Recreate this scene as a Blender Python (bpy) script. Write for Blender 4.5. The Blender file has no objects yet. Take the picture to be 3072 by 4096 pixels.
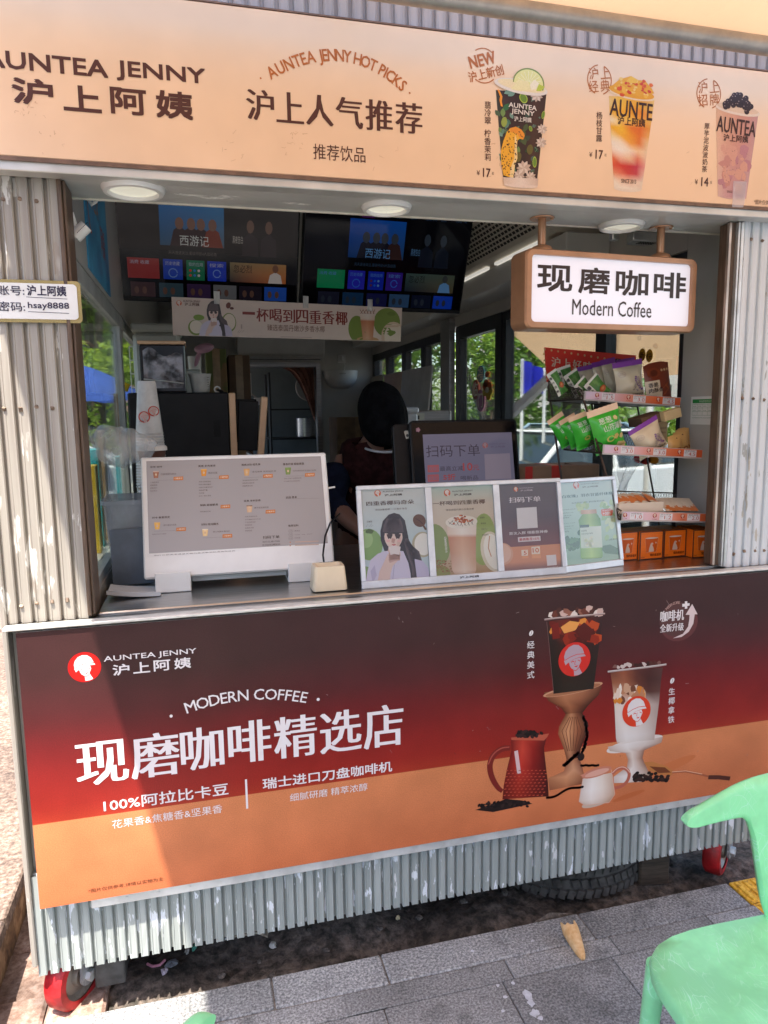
import bpy, bmesh, math, random
from mathutils import Vector, Matrix, Euler
random.seed(7)
scn = bpy.context.scene
col = scn.collection
R_ = math.radians

# ---------------------------------------------------------------- camera
FPX = 2860.0
PITCH, ROLL, YAW = R_(8.05), R_(-0.78), R_(14.4)
EYE = Vector((0, 0, 1.6))
_f = Vector((math.sin(YAW)*math.cos(PITCH), math.cos(YAW)*math.cos(PITCH), -math.sin(PITCH)))
_r = Vector((math.cos(YAW), -math.sin(YAW), 0))
_u = _r.cross(_f)
RIGHT = math.cos(ROLL)*_r + math.sin(ROLL)*_u
UP = -math.sin(ROLL)*_r + math.cos(ROLL)*_u
FWD = _f
cam_d = bpy.data.cameras.new('camera')
cam = bpy.data.objects.new('camera', cam_d)
col.objects.link(cam)
cam.matrix_world = Matrix(((RIGHT.x, UP.x, -FWD.x, EYE.x), (RIGHT.y, UP.y, -FWD.y, EYE.y), (RIGHT.z, UP.z, -FWD.z, EYE.z), (0, 0, 0, 1)))
cam_d.sensor_fit = 'HORIZONTAL'
cam_d.sensor_width = 36.0
cam_d.lens = 36.0*FPX/3072
cam_d.clip_start = 0.02
cam_d.clip_end = 3000
scn.camera = cam

# ---------------------------------------------------------------- sky, sun, exposure
SUN = Vector((0.185, 0.33, -1.0)).normalized()      # direction the light travels
elev = math.asin(-SUN.z)
world = bpy.data.worlds.new('World')
scn.world = world
world.use_nodes = True
wn = world.node_tree
sky = wn.nodes.new('ShaderNodeTexSky')
sky.sky_type = 'NISHITA'
sky.sun_disc = False
sky.sun_elevation = elev
sky.sun_rotation = math.atan2(-SUN.x, -SUN.y)
sky.air_density = 1.0; sky.dust_density = 2.0; sky.ozone_density = 1.0
bgn = wn.nodes['Background']
bgn.inputs['Strength'].default_value = 0.15
wn.links.new(sky.outputs[0], bgn.inputs['Color'])
sun_d = bpy.data.lights.new('sun', 'SUN')
sun_d.energy = 3.2; sun_d.angle = R_(0.6); sun_d.color = (1.0, 0.92, 0.80)
sun = bpy.data.objects.new('sun', sun_d)
col.objects.link(sun)
sun.location = (-1, -2, 6)
sun.rotation_euler = SUN.to_track_quat('-Z', 'Y').to_euler()
scn.view_settings.view_transform = 'Standard'
scn.view_settings.look = 'None'
scn.view_settings.gamma = 1.0
scn.view_settings.exposure = 2.15
scn.render.engine = 'CYCLES'
scn.cycles.max_bounces = 10
scn.cycles.diffuse_bounces = 5
scn.cycles.transparent_max_bounces = 16
scn.cycles.use_denoising = True
scn.cycles.sample_clamp_indirect = 6.0
scn.cycles.caustics_reflective = False
scn.cycles.caustics_refractive = False

# ---------------------------------------------------------------- measuring
SC = 3072/1659.0
def ray(x, y):
    return RIGHT*((x*SC-1536)/FPX) - UP*((y*SC-2048)/FPX) + FWD
def at(x, y, Y):
    d = ray(x, y); return EYE + d*(Y/d.y)
def onz(x, y, Z):
    d = ray(x, y); return EYE + d*((Z-EYE.z)/d.z)
def onx(x, y, X):
    d = ray(x, y); return EYE + d*(X/d.x)
def zc(x0, y0, w, zw=1659.0):        # a crop of the photo -> overview pixels
    k = w/zw
    return lambda x, y: ((x0+x*k)/SC, (y0+y*k)/SC)

# ---------------------------------------------------------------- materials
def lin(c):
    c = c/255.0
    return c/12.92 if c <= 0.04045 else ((c+0.055)/1.055)**2.4
def C(r, g, b, k=1.0):
    return (lin(r)*k, lin(g)*k, lin(b)*k)
MATS = {}
def mat(name, rgb, rough=0.5, metal=0.0, var=0.0, scale=20.0, bump=0.0, bscale=None, rgb2=None, lo=0.4, hi=0.6, spec=0.5, stretch=None, detail=4.0, alpha=1.0, trans=0.0, coat=0.0, emit=0.0, subs=0.0):
    if name in MATS: return MATS[name]
    m = bpy.data.materials.new(name); m.use_nodes = True
    nt = m.node_tree; b = nt.nodes['Principled BSDF']
    b.inputs['Base Color'].default_value = (*rgb, 1)
    b.inputs['Roughness'].default_value = rough
    b.inputs['Metallic'].default_value = metal
    b.inputs['Specular IOR Level'].default_value = spec
    b.inputs['Alpha'].default_value = alpha
    b.inputs['Transmission Weight'].default_value = trans
    b.inputs['Coat Weight'].default_value = coat
    if subs:
        b.inputs['Subsurface Weight'].default_value = subs
        b.inputs['Subsurface Radius'].default_value = (0.02, 0.012, 0.008)
    if emit:
        b.inputs['Emission Color'].default_value = (*rgb, 1)
        b.inputs['Emission Strength'].default_value = emit
    tc = nt.nodes.new('ShaderNodeTexCoord')
    vec = tc.outputs['Object']
    if stretch:
        mp = nt.nodes.new('ShaderNodeMapping'); mp.inputs['Scale'].default_value = stretch
        nt.links.new(vec, mp.inputs[0]); vec = mp.outputs[0]
    if var or rgb2:
        n = nt.nodes.new('ShaderNodeTexNoise'); n.inputs['Scale'].default_value = scale; n.inputs['Detail'].default_value = detail
        n.inputs['Roughness'].default_value = 0.6
        nt.links.new(vec, n.inputs['Vector'])
        rp = nt.nodes.new('ShaderNodeValToRGB')
        if rgb2: c1, c2 = rgb, rgb2
        else:
            c1 = tuple(v*(1-var) for v in rgb); c2 = tuple(min(1, v*(1+var)) for v in rgb)
        rp.color_ramp.elements[0].position = lo; rp.color_ramp.elements[0].color = (*c1, 1)
        rp.color_ramp.elements[1].position = hi; rp.color_ramp.elements[1].color = (*c2, 1)
        nt.links.new(n.outputs['Fac'], rp.inputs['Fac'])
        nt.links.new(rp.outputs['Color'], b.inputs['Base Color'])
        if not metal:
            mr = nt.nodes.new('ShaderNodeMapRange'); mr.inputs['To Min'].default_value = max(0, rough-0.08); mr.inputs['To Max'].default_value = min(1, rough+0.1)
            nt.links.new(n.outputs['Fac'], mr.inputs['Value']); nt.links.new(mr.outputs[0], b.inputs['Roughness'])
    if bump:
        n2 = nt.nodes.new('ShaderNodeTexNoise'); n2.inputs['Scale'].default_value = bscale or scale*3; n2.inputs['Detail'].default_value = 5
        nt.links.new(vec, n2.inputs['Vector'])
        bp = nt.nodes.new('ShaderNodeBump'); bp.inputs['Strength'].default_value = bump; bp.inputs['Distance'].default_value = 0.01
        nt.links.new(n2.outputs['Fac'], bp.inputs['Height']); nt.links.new(bp.outputs[0], b.inputs['Normal'])
    MATS[name] = m
    return m
def print_mat(name, rough=0.45, emit=0.0, coat=0.0, dirt=0.06, dscale=6.0, grain=0.0, spec=0.5, bump=0.0):
    if name in MATS: return MATS[name]
    m = mat(name, (0.5, 0.5, 0.5), rough, coat=coat, spec=spec, bump=bump, bscale=5)
    nt = m.node_tree; b = nt.nodes['Principled BSDF']
    a = nt.nodes.new('ShaderNodeAttribute'); a.attribute_name = 'Col'
    tc = nt.nodes['Texture Coordinate']
    n = nt.nodes.new('ShaderNodeTexNoise'); n.inputs['Scale'].default_value = dscale; n.inputs['Detail'].default_value = 6
    nt.links.new(tc.outputs['Object'], n.inputs['Vector'])
    mr = nt.nodes.new('ShaderNodeMapRange'); mr.inputs['From Min'].default_value = 0.3; mr.inputs['From Max'].default_value = 0.7
    mr.inputs['To Min'].default_value = 1-dirt; mr.inputs['To Max'].default_value = 1+dirt
    nt.links.new(n.outputs['Fac'], mr.inputs['Value'])
    fac = mr.outputs[0]
    if grain:
        n3 = nt.nodes.new('ShaderNodeTexNoise'); n3.inputs['Scale'].default_value = 400; n3.inputs['Detail'].default_value = 2
        nt.links.new(tc.outputs['Object'], n3.inputs['Vector'])
        mr3 = nt.nodes.new('ShaderNodeMapRange'); mr3.inputs['From Min'].default_value = 0.3; mr3.inputs['From Max'].default_value = 0.7
        mr3.inputs['To Min'].default_value = 1-grain; mr3.inputs['To Max'].default_value = 1+grain
        nt.links.new(n3.outputs['Fac'], mr3.inputs['Value'])
        mm = nt.nodes.new('ShaderNodeMath'); mm.operation = 'MULTIPLY'
        nt.links.new(fac, mm.inputs[0]); nt.links.new(mr3.outputs[0], mm.inputs[1]); fac = mm.outputs[0]
    mx = nt.nodes.new('ShaderNodeVectorMath'); mx.operation = 'SCALE'
    nt.links.new(a.outputs['Color'], mx.inputs[0]); nt.links.new(fac, mx.inputs['Scale'])
    nt.links.new(mx.outputs[0], b.inputs['Base Color'])
    if emit:
        nt.links.new(a.outputs['Color'], b.inputs['Emission Color']); b.inputs['Emission Strength'].default_value = emit
    return m
def glass_mat(name, tint=(0.93, 0.97, 0.95), gloss=0.08, rough=0.0):
    if name in MATS: return MATS[name]
    m = bpy.data.materials.new(name); m.use_nodes = True
    nt = m.node_tree; nt.nodes.clear()
    o = nt.nodes.new('ShaderNodeOutputMaterial'); t = nt.nodes.new('ShaderNodeBsdfTransparent'); g = nt.nodes.new('ShaderNodeBsdfGlossy')
    t.inputs[0].default_value = (*tint, 1); g.inputs['Roughness'].default_value = rough
    lw = nt.nodes.new('ShaderNodeLayerWeight'); lw.inputs['Blend'].default_value = 0.35
    mr = nt.nodes.new('ShaderNodeMapRange'); mr.inputs['To Min'].default_value = gloss; mr.inputs['To Max'].default_value = 0.7
    nt.links.new(lw.outputs['Fresnel'], mr.inputs['Value'])
    nz = nt.nodes.new('ShaderNodeTexNoise'); nz.inputs['Scale'].default_value = 5
    mx = nt.nodes.new('ShaderNodeMixShader')
    nt.links.new(mr.outputs[0], mx.inputs[0]); nt.links.new(t.outputs[0], mx.inputs[1]); nt.links.new(g.outputs[0], mx.inputs[2])
    nt.links.new(mx.outputs[0], o.inputs[0])
    MATS[name] = m
    return m
def film_mat(name, rgb, alpha, rough=0.25):
    if name in MATS: return MATS[name]
    m = mat(name, rgb, rough, var=0.1, scale=15)
    m.node_tree.nodes['Principled BSDF'].inputs['Alpha'].default_value = alpha
    return m
def cloth_trans(name, rgb, rgbt, w=0.4, var=0.06):
    if name in MATS: return MATS[name]
    m = mat(name, rgb, 0.8, var=var, scale=4, bump=0.15, bscale=250)
    nt = m.node_tree; b = nt.nodes['Principled BSDF']; o = nt.nodes['Material Output']
    t = nt.nodes.new('ShaderNodeBsdfTranslucent'); t.inputs[0].default_value = (*rgbt, 1)
    mx = nt.nodes.new('ShaderNodeMixShader'); mx.inputs[0].default_value = w
    nt.links.new(b.outputs[0], mx.inputs[1]); nt.links.new(t.outputs[0], mx.inputs[2]); nt.links.new(mx.outputs[0], o.inputs[0])
    return m

# ---------------------------------------------------------------- things and parts
def tag(o, label=None, cat=None, group=None, kind=None):
    if label: o['label'] = label
    if cat: o['category'] = cat
    if group: o['group'] = group
    if kind: o['kind'] = kind
    return o
def thing(name, label, cat, loc=(0, 0, 0), rot=(0, 0, 0), group=None):
    o = bpy.data.objects.new(name, None); col.objects.link(o)
    o.empty_display_size = 0.05
    o.location = loc; o.rotation_euler = rot
    return tag(o, label, cat, group)
def kids(o): return [c for c in bpy.data.objects if c.parent == o]
def copy_tree(o, parent=None):
    c = o.copy(); col.objects.link(c)
    if parent: c.parent = parent
    for ch in kids(o): copy_tree(ch, c)
    return c
def retag(o, label): o['label'] = label; return o

class MB:
    """collects shapes and links them as ONE mesh object"""
    def __init__(s): s.v = []; s.f = []; s.sm = []; s.c = {}
    def add(s, vs, fs, smooth=False, M=None, colr=None):
        n = len(s.v)
        for p in vs:
            p = Vector(p); s.v.append(M @ p if M else p)
        for f in fs:
            if colr is not None: s.c[len(s.f)] = colr
            s.f.append([i+n for i in f]); s.sm.append(smooth)
        return s
    def box(s, c, d, rot=None, bev=0.0, smooth=False, seg=1, colr=None):
        bm = bmesh.new(); bmesh.ops.create_cube(bm, size=1)
        for v in bm.verts: v.co = Vector((v.co.x*d[0], v.co.y*d[1], v.co.z*d[2]))
        if bev: bmesh.ops.bevel(bm, geom=bm.edges[:], offset=bev, segments=seg, affect='EDGES', profile=0.5)
        M = Matrix.Translation(Vector(c))
        if rot is not None: M = M @ (rot if isinstance(rot, Matrix) else Euler(rot).to_matrix().to_4x4())
        s.add([v.co for v in bm.verts], [[v.index for v in f.verts] for f in bm.faces], smooth, M, colr); bm.free(); return s
    def b2(s, lo, hi, bev=0.0, **k):
        return s.box([(a+b)/2 for a, b in zip(lo, hi)], [abs(b-a) for a, b in zip(lo, hi)], None, bev, **k)
    def lathe(s, prof, c=(0, 0, 0), n=32, M=None, smooth=True, cap=True, colr=None):
        vs = []; fs = []
        for r, z in prof:
            for i in range(n):
                a = 2*math.pi*i/n; vs.append((r*math.cos(a), r*math.sin(a), z))
        for j in range(len(prof)-1):
            for i in range(n):
                k = (i+1) % n; fs.append([j*n+i, j*n+k, (j+1)*n+k, (j+1)*n+i])
        if cap:
            fs.append(list(range(n))[::-1]); fs.append([(len(prof)-1)*n+i for i in range(n)])
        T = Matrix.Translation(Vector(c))
        s.add(vs, fs, smooth, T @ M if M else T, colr); return s
    def cyl(s, p0, p1, r0, r1=None, n=16, smooth=True, colr=None):
        p0 = Vector(p0); p1 = Vector(p1); r1 = r0 if r1 is None else r1
        q = (p1-p0).to_track_quat('Z', 'Y').to_matrix().to_4x4(); L = (p1-p0).length
        return s.lathe([(r0, 0), (r1, L)], p0, n, q, smooth, colr=colr)
    def tube(s, pts, r, n=8, close=False, smooth=True, colr=None):
        pts = [Vector(p) for p in pts]; vs = []; fs = []; m = len(pts); up = None
        for i, p in enumerate(pts):
            t = (pts[min(i+1, m-1)]-pts[max(i-1, 0)]).normalized()
            if up is None:
                up = Vector((0, 0, 1)) if abs(t.z) < 0.9 else Vector((1, 0, 0))
            a = (up - t*up.dot(t)).normalized(); b = t.cross(a); up = a
            rr = r[i] if isinstance(r, (list, tuple)) else r
            for k in range(n):
                an = 2*math.pi*k/n; vs.append(p + a*rr*math.cos(an) + b*rr*math.sin(an))
        for i in range(m-1):
            for k in range(n):
                l = (k+1) % n; fs.append([i*n+k, i*n+l, (i+1)*n+l, (i+1)*n+k])
        fs.append(list(range(n))[::-1]); fs.append([(m-1)*n+k for k in range(n)])
        return s.add(vs, fs, smooth, None, colr)
    def ell(s, c, r, rot=None, n=12, m=8, smooth=True, colr=None, jit=0.0):
        vs = []; fs = []
        for j in range(m+1):
            th = math.pi*j/m
            for i in range(n):
                ph = 2*math.pi*i/n; q = 1+random.uniform(-jit, jit)
                vs.append((r[0]*q*math.sin(th)*math.cos(ph), r[1]*q*math.sin(th)*math.sin(ph), r[2]*q*math.cos(th)))
        for j in range(m):
            for i in range(n):
                k = (i+1) % n
                if j == 0: fs.append([i, n+i, n+k])
                elif j == m-1: fs.append([j*n+i, (j+1)*n+i, j*n+k])
                else: fs.append([j*n+i, (j+1)*n+i, (j+1)*n+k, j*n+k])
        M = Matrix.Translation(Vector(c))
        if rot is not None: M = M @ Euler(rot).to_matrix().to_4x4()
        return s.add(vs, fs, smooth, M, colr)
    def ext(s, pts, M, t, smooth=False, colr=None):
        """2-D outline in the local xz plane, thickness t along local +y"""
        n = len(pts)
        vs = [(p[0], 0, p[1]) for p in pts] + [(p[0], t, p[1]) for p in pts]
        fs = [list(range(n)), [n+i for i in range(n)][::-1]] + [[i, n+i, n+(i+1) % n, (i+1) % n] for i in range(n)]
        return s.add(vs, fs, smooth, M, colr)
    def grid(s, nx, ny, fn, smooth=True, close=False, colr=None):
        vs = [fn(i/nx, j/ny) for j in range(ny+1) for i in range(nx+1)]; w = nx+1
        fs = [[j*w+i, j*w+i+1, (j+1)*w+i+1, (j+1)*w+i] for j in range(ny) for i in range(nx)]
        return s.add(vs, fs, smooth, None, colr)
    def build(s, name, m, parent=None, local=False, angle=40, bev=0.0):
        me = bpy.data.meshes.new(name)
        off = Vector((0, 0, 0))
        if parent and not local:
            p = parent
            while p: off += p.location; p = p.parent
        me.from_pydata([v-off for v in s.v], [], s.f)
        me.polygons.foreach_set('use_smooth', s.sm)
        if any(s.sm):
            me.set_sharp_from_angle(angle=R_(angle))
        if s.c:
            a = me.color_attributes.new('Col', 'FLOAT_COLOR', 'CORNER')
            for p in me.polygons:
                cc = s.c.get(p.index, (0.5, 0.5, 0.5))
                for li in p.loop_indices: a.data[li].color = (*cc, 1)
        o = bpy.data.objects.new(name, me); col.objects.link(o)
        if m: me.materials.append(m)
        if parent: o.parent = parent
        if bev:
            md = o.modifiers.new('bevel', 'BEVEL'); md.width = bev; md.segments = 2; md.limit_method = 'ANGLE'
        return o

# ---------------------------------------------------------------- flat printed art: shapes laid on a real panel
GL = {}
def glyphs(s, bold=0.0, res=2):
    k = (s, bold, res)
    if k in GL: return GL[k]
    c = bpy.data.curves.new('txt', 'FONT'); c.body = s; c.offset = bold; c.resolution_u = res; c.fill_mode = 'FRONT'
    o = bpy.data.objects.new('txt', c); m = bpy.data.meshes.new_from_object(o)
    v = [(x.co.x, x.co.y) for x in m.vertices]; f = [list(p.vertices) for p in m.polygons]
    bpy.data.objects.remove(o); bpy.data.curves.remove(c); bpy.data.meshes.remove(m)
    GL[k] = (v, f); return GL[k]
class Art:
    def __init__(s, O, U=(1, 0, 0), V=(0, 0, 1), gain=1.0, ident=None, step=0.00035):
        s.O = Vector(O); s.U = Vector(U); s.V = Vector(V); s.N = s.U.cross(s.V)   # towards the viewer
        s.N = -s.N if s.N.dot(EYE-s.O) < 0 and ident is None else s.N
        s.gain = gain; s.vs = []; s.fs = []; s.cs = []; s.ident = ident; s.step = step
        s.tf = None
    def uv(s, p):
        if s.tf: p = s.tf(*p)
        if s.ident: return s.ident(*p)
        d = ray(*p); t = (s.O-EYE).dot(s.N)/d.dot(s.N); P = EYE+d*t-s.O
        return (P.dot(s.U), P.dot(s.V))
    surf = None
    def raw(s, uvs, faces, cols, layer):
        n = len(s.vs)
        for u, v in uvs: s.vs.append(s.O+s.U*u+s.V*v+s.N*(s.step*layer+(s.surf(u, v) if s.surf else 0)))
        for f, c in zip(faces, cols):
            s.fs.append([i+n for i in f]); s.cs.append(c)
    def K(s, c): return tuple(lin(x)*s.gain for x in c)
    def poly(s, pts, c, layer=1):
        uv = [s.uv(p) for p in pts]
        s.polyuv(uv, c, layer)
    clip = None
    def polyuv(s, uv, c, layer=1):
        if s.clip:                       # the print ends at the edge of its sheet
            for ax, lim, sg in ((0, s.clip[0], 1), (0, s.clip[2], -1), (1, s.clip[1], 1), (1, s.clip[3], -1)):
                out = []
                for i, p in enumerate(uv):
                    q = uv[i-1]; a, b = sg*(q[ax]-lim), sg*(p[ax]-lim)
                    if (a >= 0) != (b >= 0):
                        t = a/(a-b); out.append((q[0]+(p[0]-q[0])*t, q[1]+(p[1]-q[1])*t))
                    if b >= 0: out.append(p)
                uv = out
                if len(uv) < 3: return
        from mathutils.geometry import tessellate_polygon
        tri = tessellate_polygon([[Vector((a, b, 0)) for a, b in uv]])
        k = s.K(c); s.raw(uv, [list(t) for t in tri], [[k]*3]*len(tri), layer)
    def rows(s, rows, layer=1, uv=False):
        """rows = [(left point, right point, [colours across])]; colours blend between rows"""
        n = len(rows[0][2]); vs = []; cc = []
        for L, Rr, cs in rows:
            a = L if uv else s.uv(L); b = Rr if uv else s.uv(Rr)
            for i in range(n):
                t = i/(n-1); vs.append((a[0]+(b[0]-a[0])*t, a[1]+(b[1]-a[1])*t)); cc.append(s.K(cs[i]))
        fs = []; fc = []
        for j in range(len(rows)-1):
            for i in range(n-1):
                f = [j*n+i, j*n+i+1, (j+1)*n+i+1, (j+1)*n+i]; fs.append(f); fc.append([cc[k] for k in f])
        s.raw(vs, fs, fc, layer)
    def ell(s, c, rx, ry, colr, layer=1, rot=0.0, n=24, a0=0, a1=360):
        cu = s.uv(c); pu = s.uv((c[0]+rx, c[1])); pv = s.uv((c[0], c[1]-ry))
        ax = (pu[0]-cu[0]); ay = (pv[1]-cu[1]); pts = []
        for i in range(n if a1-a0 == 360 else n+1):
            a = R_(a0+(a1-a0)*i/n); x = ax*math.cos(a); y = ay*math.sin(a); cr, sr = math.cos(R_(rot)), math.sin(R_(rot))
            pts.append((cu[0]+x*cr-y*sr, cu[1]+x*sr+y*cr))
        s.polyuv(pts, colr, layer)
    def ring(s, c, rx, ry, w, colr, layer=1, a0=0, a1=360, n=40):
        cu = s.uv(c); pu = s.uv((c[0]+rx, c[1])); pv = s.uv((c[0], c[1]-ry))
        ax = (pu[0]-cu[0]); ay = (pv[1]-cu[1])
        pts = [(cu[0]+ax*math.cos(R_(a0+(a1-a0)*i/n)), cu[1]+ay*math.sin(R_(a0+(a1-a0)*i/n))) for i in range(n+1)]
        s.lineuv(pts, w, colr, layer)
    def lineuv(s, pts, w, colr, layer=1):
        k = s.K(colr); vs = []
        if s.clip: pts = [(min(max(p[0], s.clip[0]), s.clip[2]), min(max(p[1], s.clip[1]), s.clip[3])) for p in pts]
        m = len(pts)
        for i, p in enumerate(pts):
            a = pts[max(0, i-1)]; b = pts[min(m-1, i+1)]; dx, dy = b[0]-a[0], b[1]-a[1]; L = math.hypot(dx, dy) or 1
            ww = w[i] if isinstance(w, (list, tuple)) else w
            vs += [(p[0]-dy/L*ww/2, p[1]+dx/L*ww/2), (p[0]+dy/L*ww/2, p[1]-dx/L*ww/2)]
        fs = [[2*i, 2*i+1, 2*i+3, 2*i+2] for i in range(m-1)]
        s.raw(vs, fs, [[k]*4]*len(fs), layer)
    def sline(s, pts, w, colr, layer=1):
        ws = list(w) if isinstance(w, (list, tuple)) else [w]*len(pts); P = [(p[0], p[1], q) for p, q in zip(pts, ws)]
        for _ in range(3):
            Q = [P[0]]
            for a, b in zip(P[:-1], P[1:]): Q += [tuple(a[i]*.75+b[i]*.25 for i in range(3)), tuple(a[i]*.25+b[i]*.75 for i in range(3))]
            P = Q+[P[-1]]
        s.lineuv([s.uv(p[:2]) for p in P], [p[2] for p in P], colr, layer)
    def line(s, pts, w, colr, layer=1): s.lineuv([s.uv(p) for p in pts], w, colr, layer)
    def fit(s, txt, box, colr, layer=2, bold=0.0, smear=0.0, rot=0.0, res=2):
        """letters fitted to the box (u0, v0, u1, v1); smear thickens the upright strokes only"""
        v, f = glyphs(txt, 0, res)
        if not v: return
        x0 = min(a for a, _ in v); x1 = max(a for a, _ in v); y0 = min(b for _, b in v); y1 = max(b for _, b in v)
        u0, v0, u1, v1 = box; em = (u1-u0)/max(1e-6, len(txt))
        bx = bold*em*0.8 if ord(txt[0]) > 0x2e80 or len(txt) > 8 else bold*em*1.2; by = min(bx, (v1-v0)*0.06)
        sx = (u1-u0-smear*em-2*bx)/max(1e-6, x1-x0); sy = (v1-v0-2*by)/max(1e-6, y1-y0)
        cu, cv = (u0+u1)/2, (v0+v1)/2; cr, sr = math.cos(rot), math.sin(rot)
        k = s.K(colr); reps = [(bx, by)] if not smear else [(0.0, by), (smear*em*0.5, by), (smear*em, by)]
        if bold > 0.004: reps += [(0, 0), (2*bx, 0), (0, 2*by), (2*bx, 2*by), (bx, 0), (bx, 2*by)]
        for j, (dx, dy) in enumerate(reps):
            uv = []
            for a, b in v:
                x = u0+(a-x0)*sx+dx-cu; y = v0+(b-y0)*sy+dy-cv
                uv.append((cu+x*cr-y*sr, cv+x*sr+y*cr))
            s.raw(uv, f, [[k]*len(q) for q in f], layer+0.1*j)
    def text(s, txt, ll, ur, colr, layer=2, bold=0.0, smear=0.0, rot=0.0, res=2):
        a = s.uv(ll); b = s.uv(ur)
        s.fit(txt, (a[0], a[1], b[0], b[1]), colr, layer, bold, smear, rot, res)
    def glyph(s, ch, cu, cv, h, ang, colr, layer=2, bold=0.0, wx=1.0):
        v, f = glyphs(ch, 0)
        if not v: return
        x0 = min(a for a, _ in v); x1 = max(a for a, _ in v)
        mx = (x0+x1)/2; my = 0.36 if ord(ch[0]) > 0x2e80 else 0.34
        k = s.K(colr); cr, sr = math.cos(ang), math.sin(ang); q = h/(0.92 if ord(ch[0]) > 0x2e80 else 0.70)
        for j, (ex, ey) in enumerate([(0, 0)] if bold <= 0.003 else [(0, 0), (-bold, -bold), (bold, -bold), (-bold, bold), (bold, bold)]):
            uv = [(cu+((a-mx+ex)*wx*cr-(b-my+ey)*sr)*q, cv+((a-mx+ex)*wx*sr+(b-my+ey)*cr)*q) for a, b in v]
            s.raw(uv, f, [[k]*len(p) for p in f], layer+0.1*j)
    def vtext(s, txt, top, bot, h, colr, layer=2, bold=0.0):
        a = s.uv(top); b = s.uv(bot); n = len(txt)
        for i, ch in enumerate(txt):
            t = i/max(1, n-1)
            if ch != ' ': s.glyph(ch, a[0]+(b[0]-a[0])*t, a[1]+(b[1]-a[1])*t, h, 0, colr, layer, bold)
    def arc(s, txt, p0, p1, p2, h, colr, layer=2, bold=0.0, wx=1.0):
        a, m, b = s.uv(p0), s.uv(p1), s.uv(p2)
        q = (2*m[0]-(a[0]+b[0])/2, 2*m[1]-(a[1]+b[1])/2)
        def B(t): return tuple((1-t)**2*a[i]+2*t*(1-t)*q[i]+t*t*b[i] for i in (0, 1))
        W = []
        for ch in txt:
            v, _ = glyphs(ch, 0)
            W.append((max(x for x, _ in v)-min(x for x, _ in v)+0.12) if v else 0.3)
        tot = sum(W); acc = 0
        for ch, w in zip(txt, W):
            t = (acc+w/2)/tot; acc += w
            p = B(t); p2_ = B(min(1, t+0.01)); p1_ = B(max(0, t-0.01))
            s.glyph(ch, p[0], p[1], h, math.atan2(p2_[1]-p1_[1], p2_[0]-p1_[0]), colr, layer, bold, wx)
    def logo(s, cu, cv, r, red=(226, 42, 32), white=(240, 232, 232), layer=2, ring=None, rx=1.0):
        E = lambda pts: [(cu+x*r*rx, cv+y*r) for x, y in pts]
        circ = [(math.cos(i*math.pi/20), math.sin(i*math.pi/20)) for i in range(40)]
        if ring: s.polyuv(E([(x*1.06, y*1.06) for x, y in circ]), ring, layer)
        s.polyuv(E(circ), red, layer+0.5)
        s.polyuv(E([(-.62, -.02), (-.66, .22), (-.58, .5), (-.38, .74), (-.08, .86), (.22, .82), (.46, .62), (.58, .36), (.6, .26), (.2, .26), (-.2, .14)]), white, layer+1)       # crown of the hat
        s.polyuv(E([(-.66, -.04), (-.3, .14), (.2, .26), (.62, .24), (.7, .12), (.3, .1), (-.1, 0), (-.44, -.2), (-.56, -.3)]), white, layer+1.35)                                # brim
        s.lineuv(E([(-.6, -.0), (-.25, .17), (.15, .28), (.6, .27)]), 0.035*r, red, layer+1.7)
        s.polyuv(E([(-.34, -.14), (-.06, .0), (.36, .08), (.42, -.14), (.3, -.4), (.14, -.6), (-.02, -.62), (-.2, -.5), (-.3, -.34)]), white, layer+1.2)                         # face
        s.polyuv(E([(-.12, -.52), (.28, -.42), (.36, -.62), (.5, -.86), (.3, -.95), (.0, -.97), (-.02, -.72)]), white, layer+.8)                                                 # neck
        s.lineuv(E([(-.22, -.16), (-.12, -.1), (-.02, -.14)]), 0.05*r, red, layer+1.5)
        s.lineuv(E([(.2, -.06), (.3, -.1), (.36, -.16)]), 0.04*r, red, layer+1.5)
        s.lineuv(E([(.06, -.08), (.0, -.3), (.08, -.32)]), 0.03*r, red, layer+1.5)
        s.polyuv(E([(-.02, -.42), (.1, -.39), (.24, -.38), (.12, -.48)]), red, layer+1.5)
        s.lineuv(E([(-.08, -.62), (.1, -.68), (.3, -.5)]), 0.04*r, red, layer+1.5)
    def build(s, name, m, parent=None, local=False):
        me = bpy.data.meshes.new(name); off = Vector((0, 0, 0))
        if parent and not local:
            p = parent
            while p: off += p.location; p = p.parent
        me.from_pydata([v-off for v in s.vs], [], s.fs)
        a = me.color_attributes.new('Col', 'FLOAT_COLOR', 'CORNER')
        i = 0; buf = []
        for c in s.cs:
            for k in c: buf += [k[0], k[1], k[2], 1.0]
        a.data.foreach_set('color', buf)
        me.materials.append(m)
        o = bpy.data.objects.new(name, me); col.objects.link(o)
        if parent: o.parent = parent
        s.vs = []; s.fs = []; s.cs = []
        return o
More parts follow.
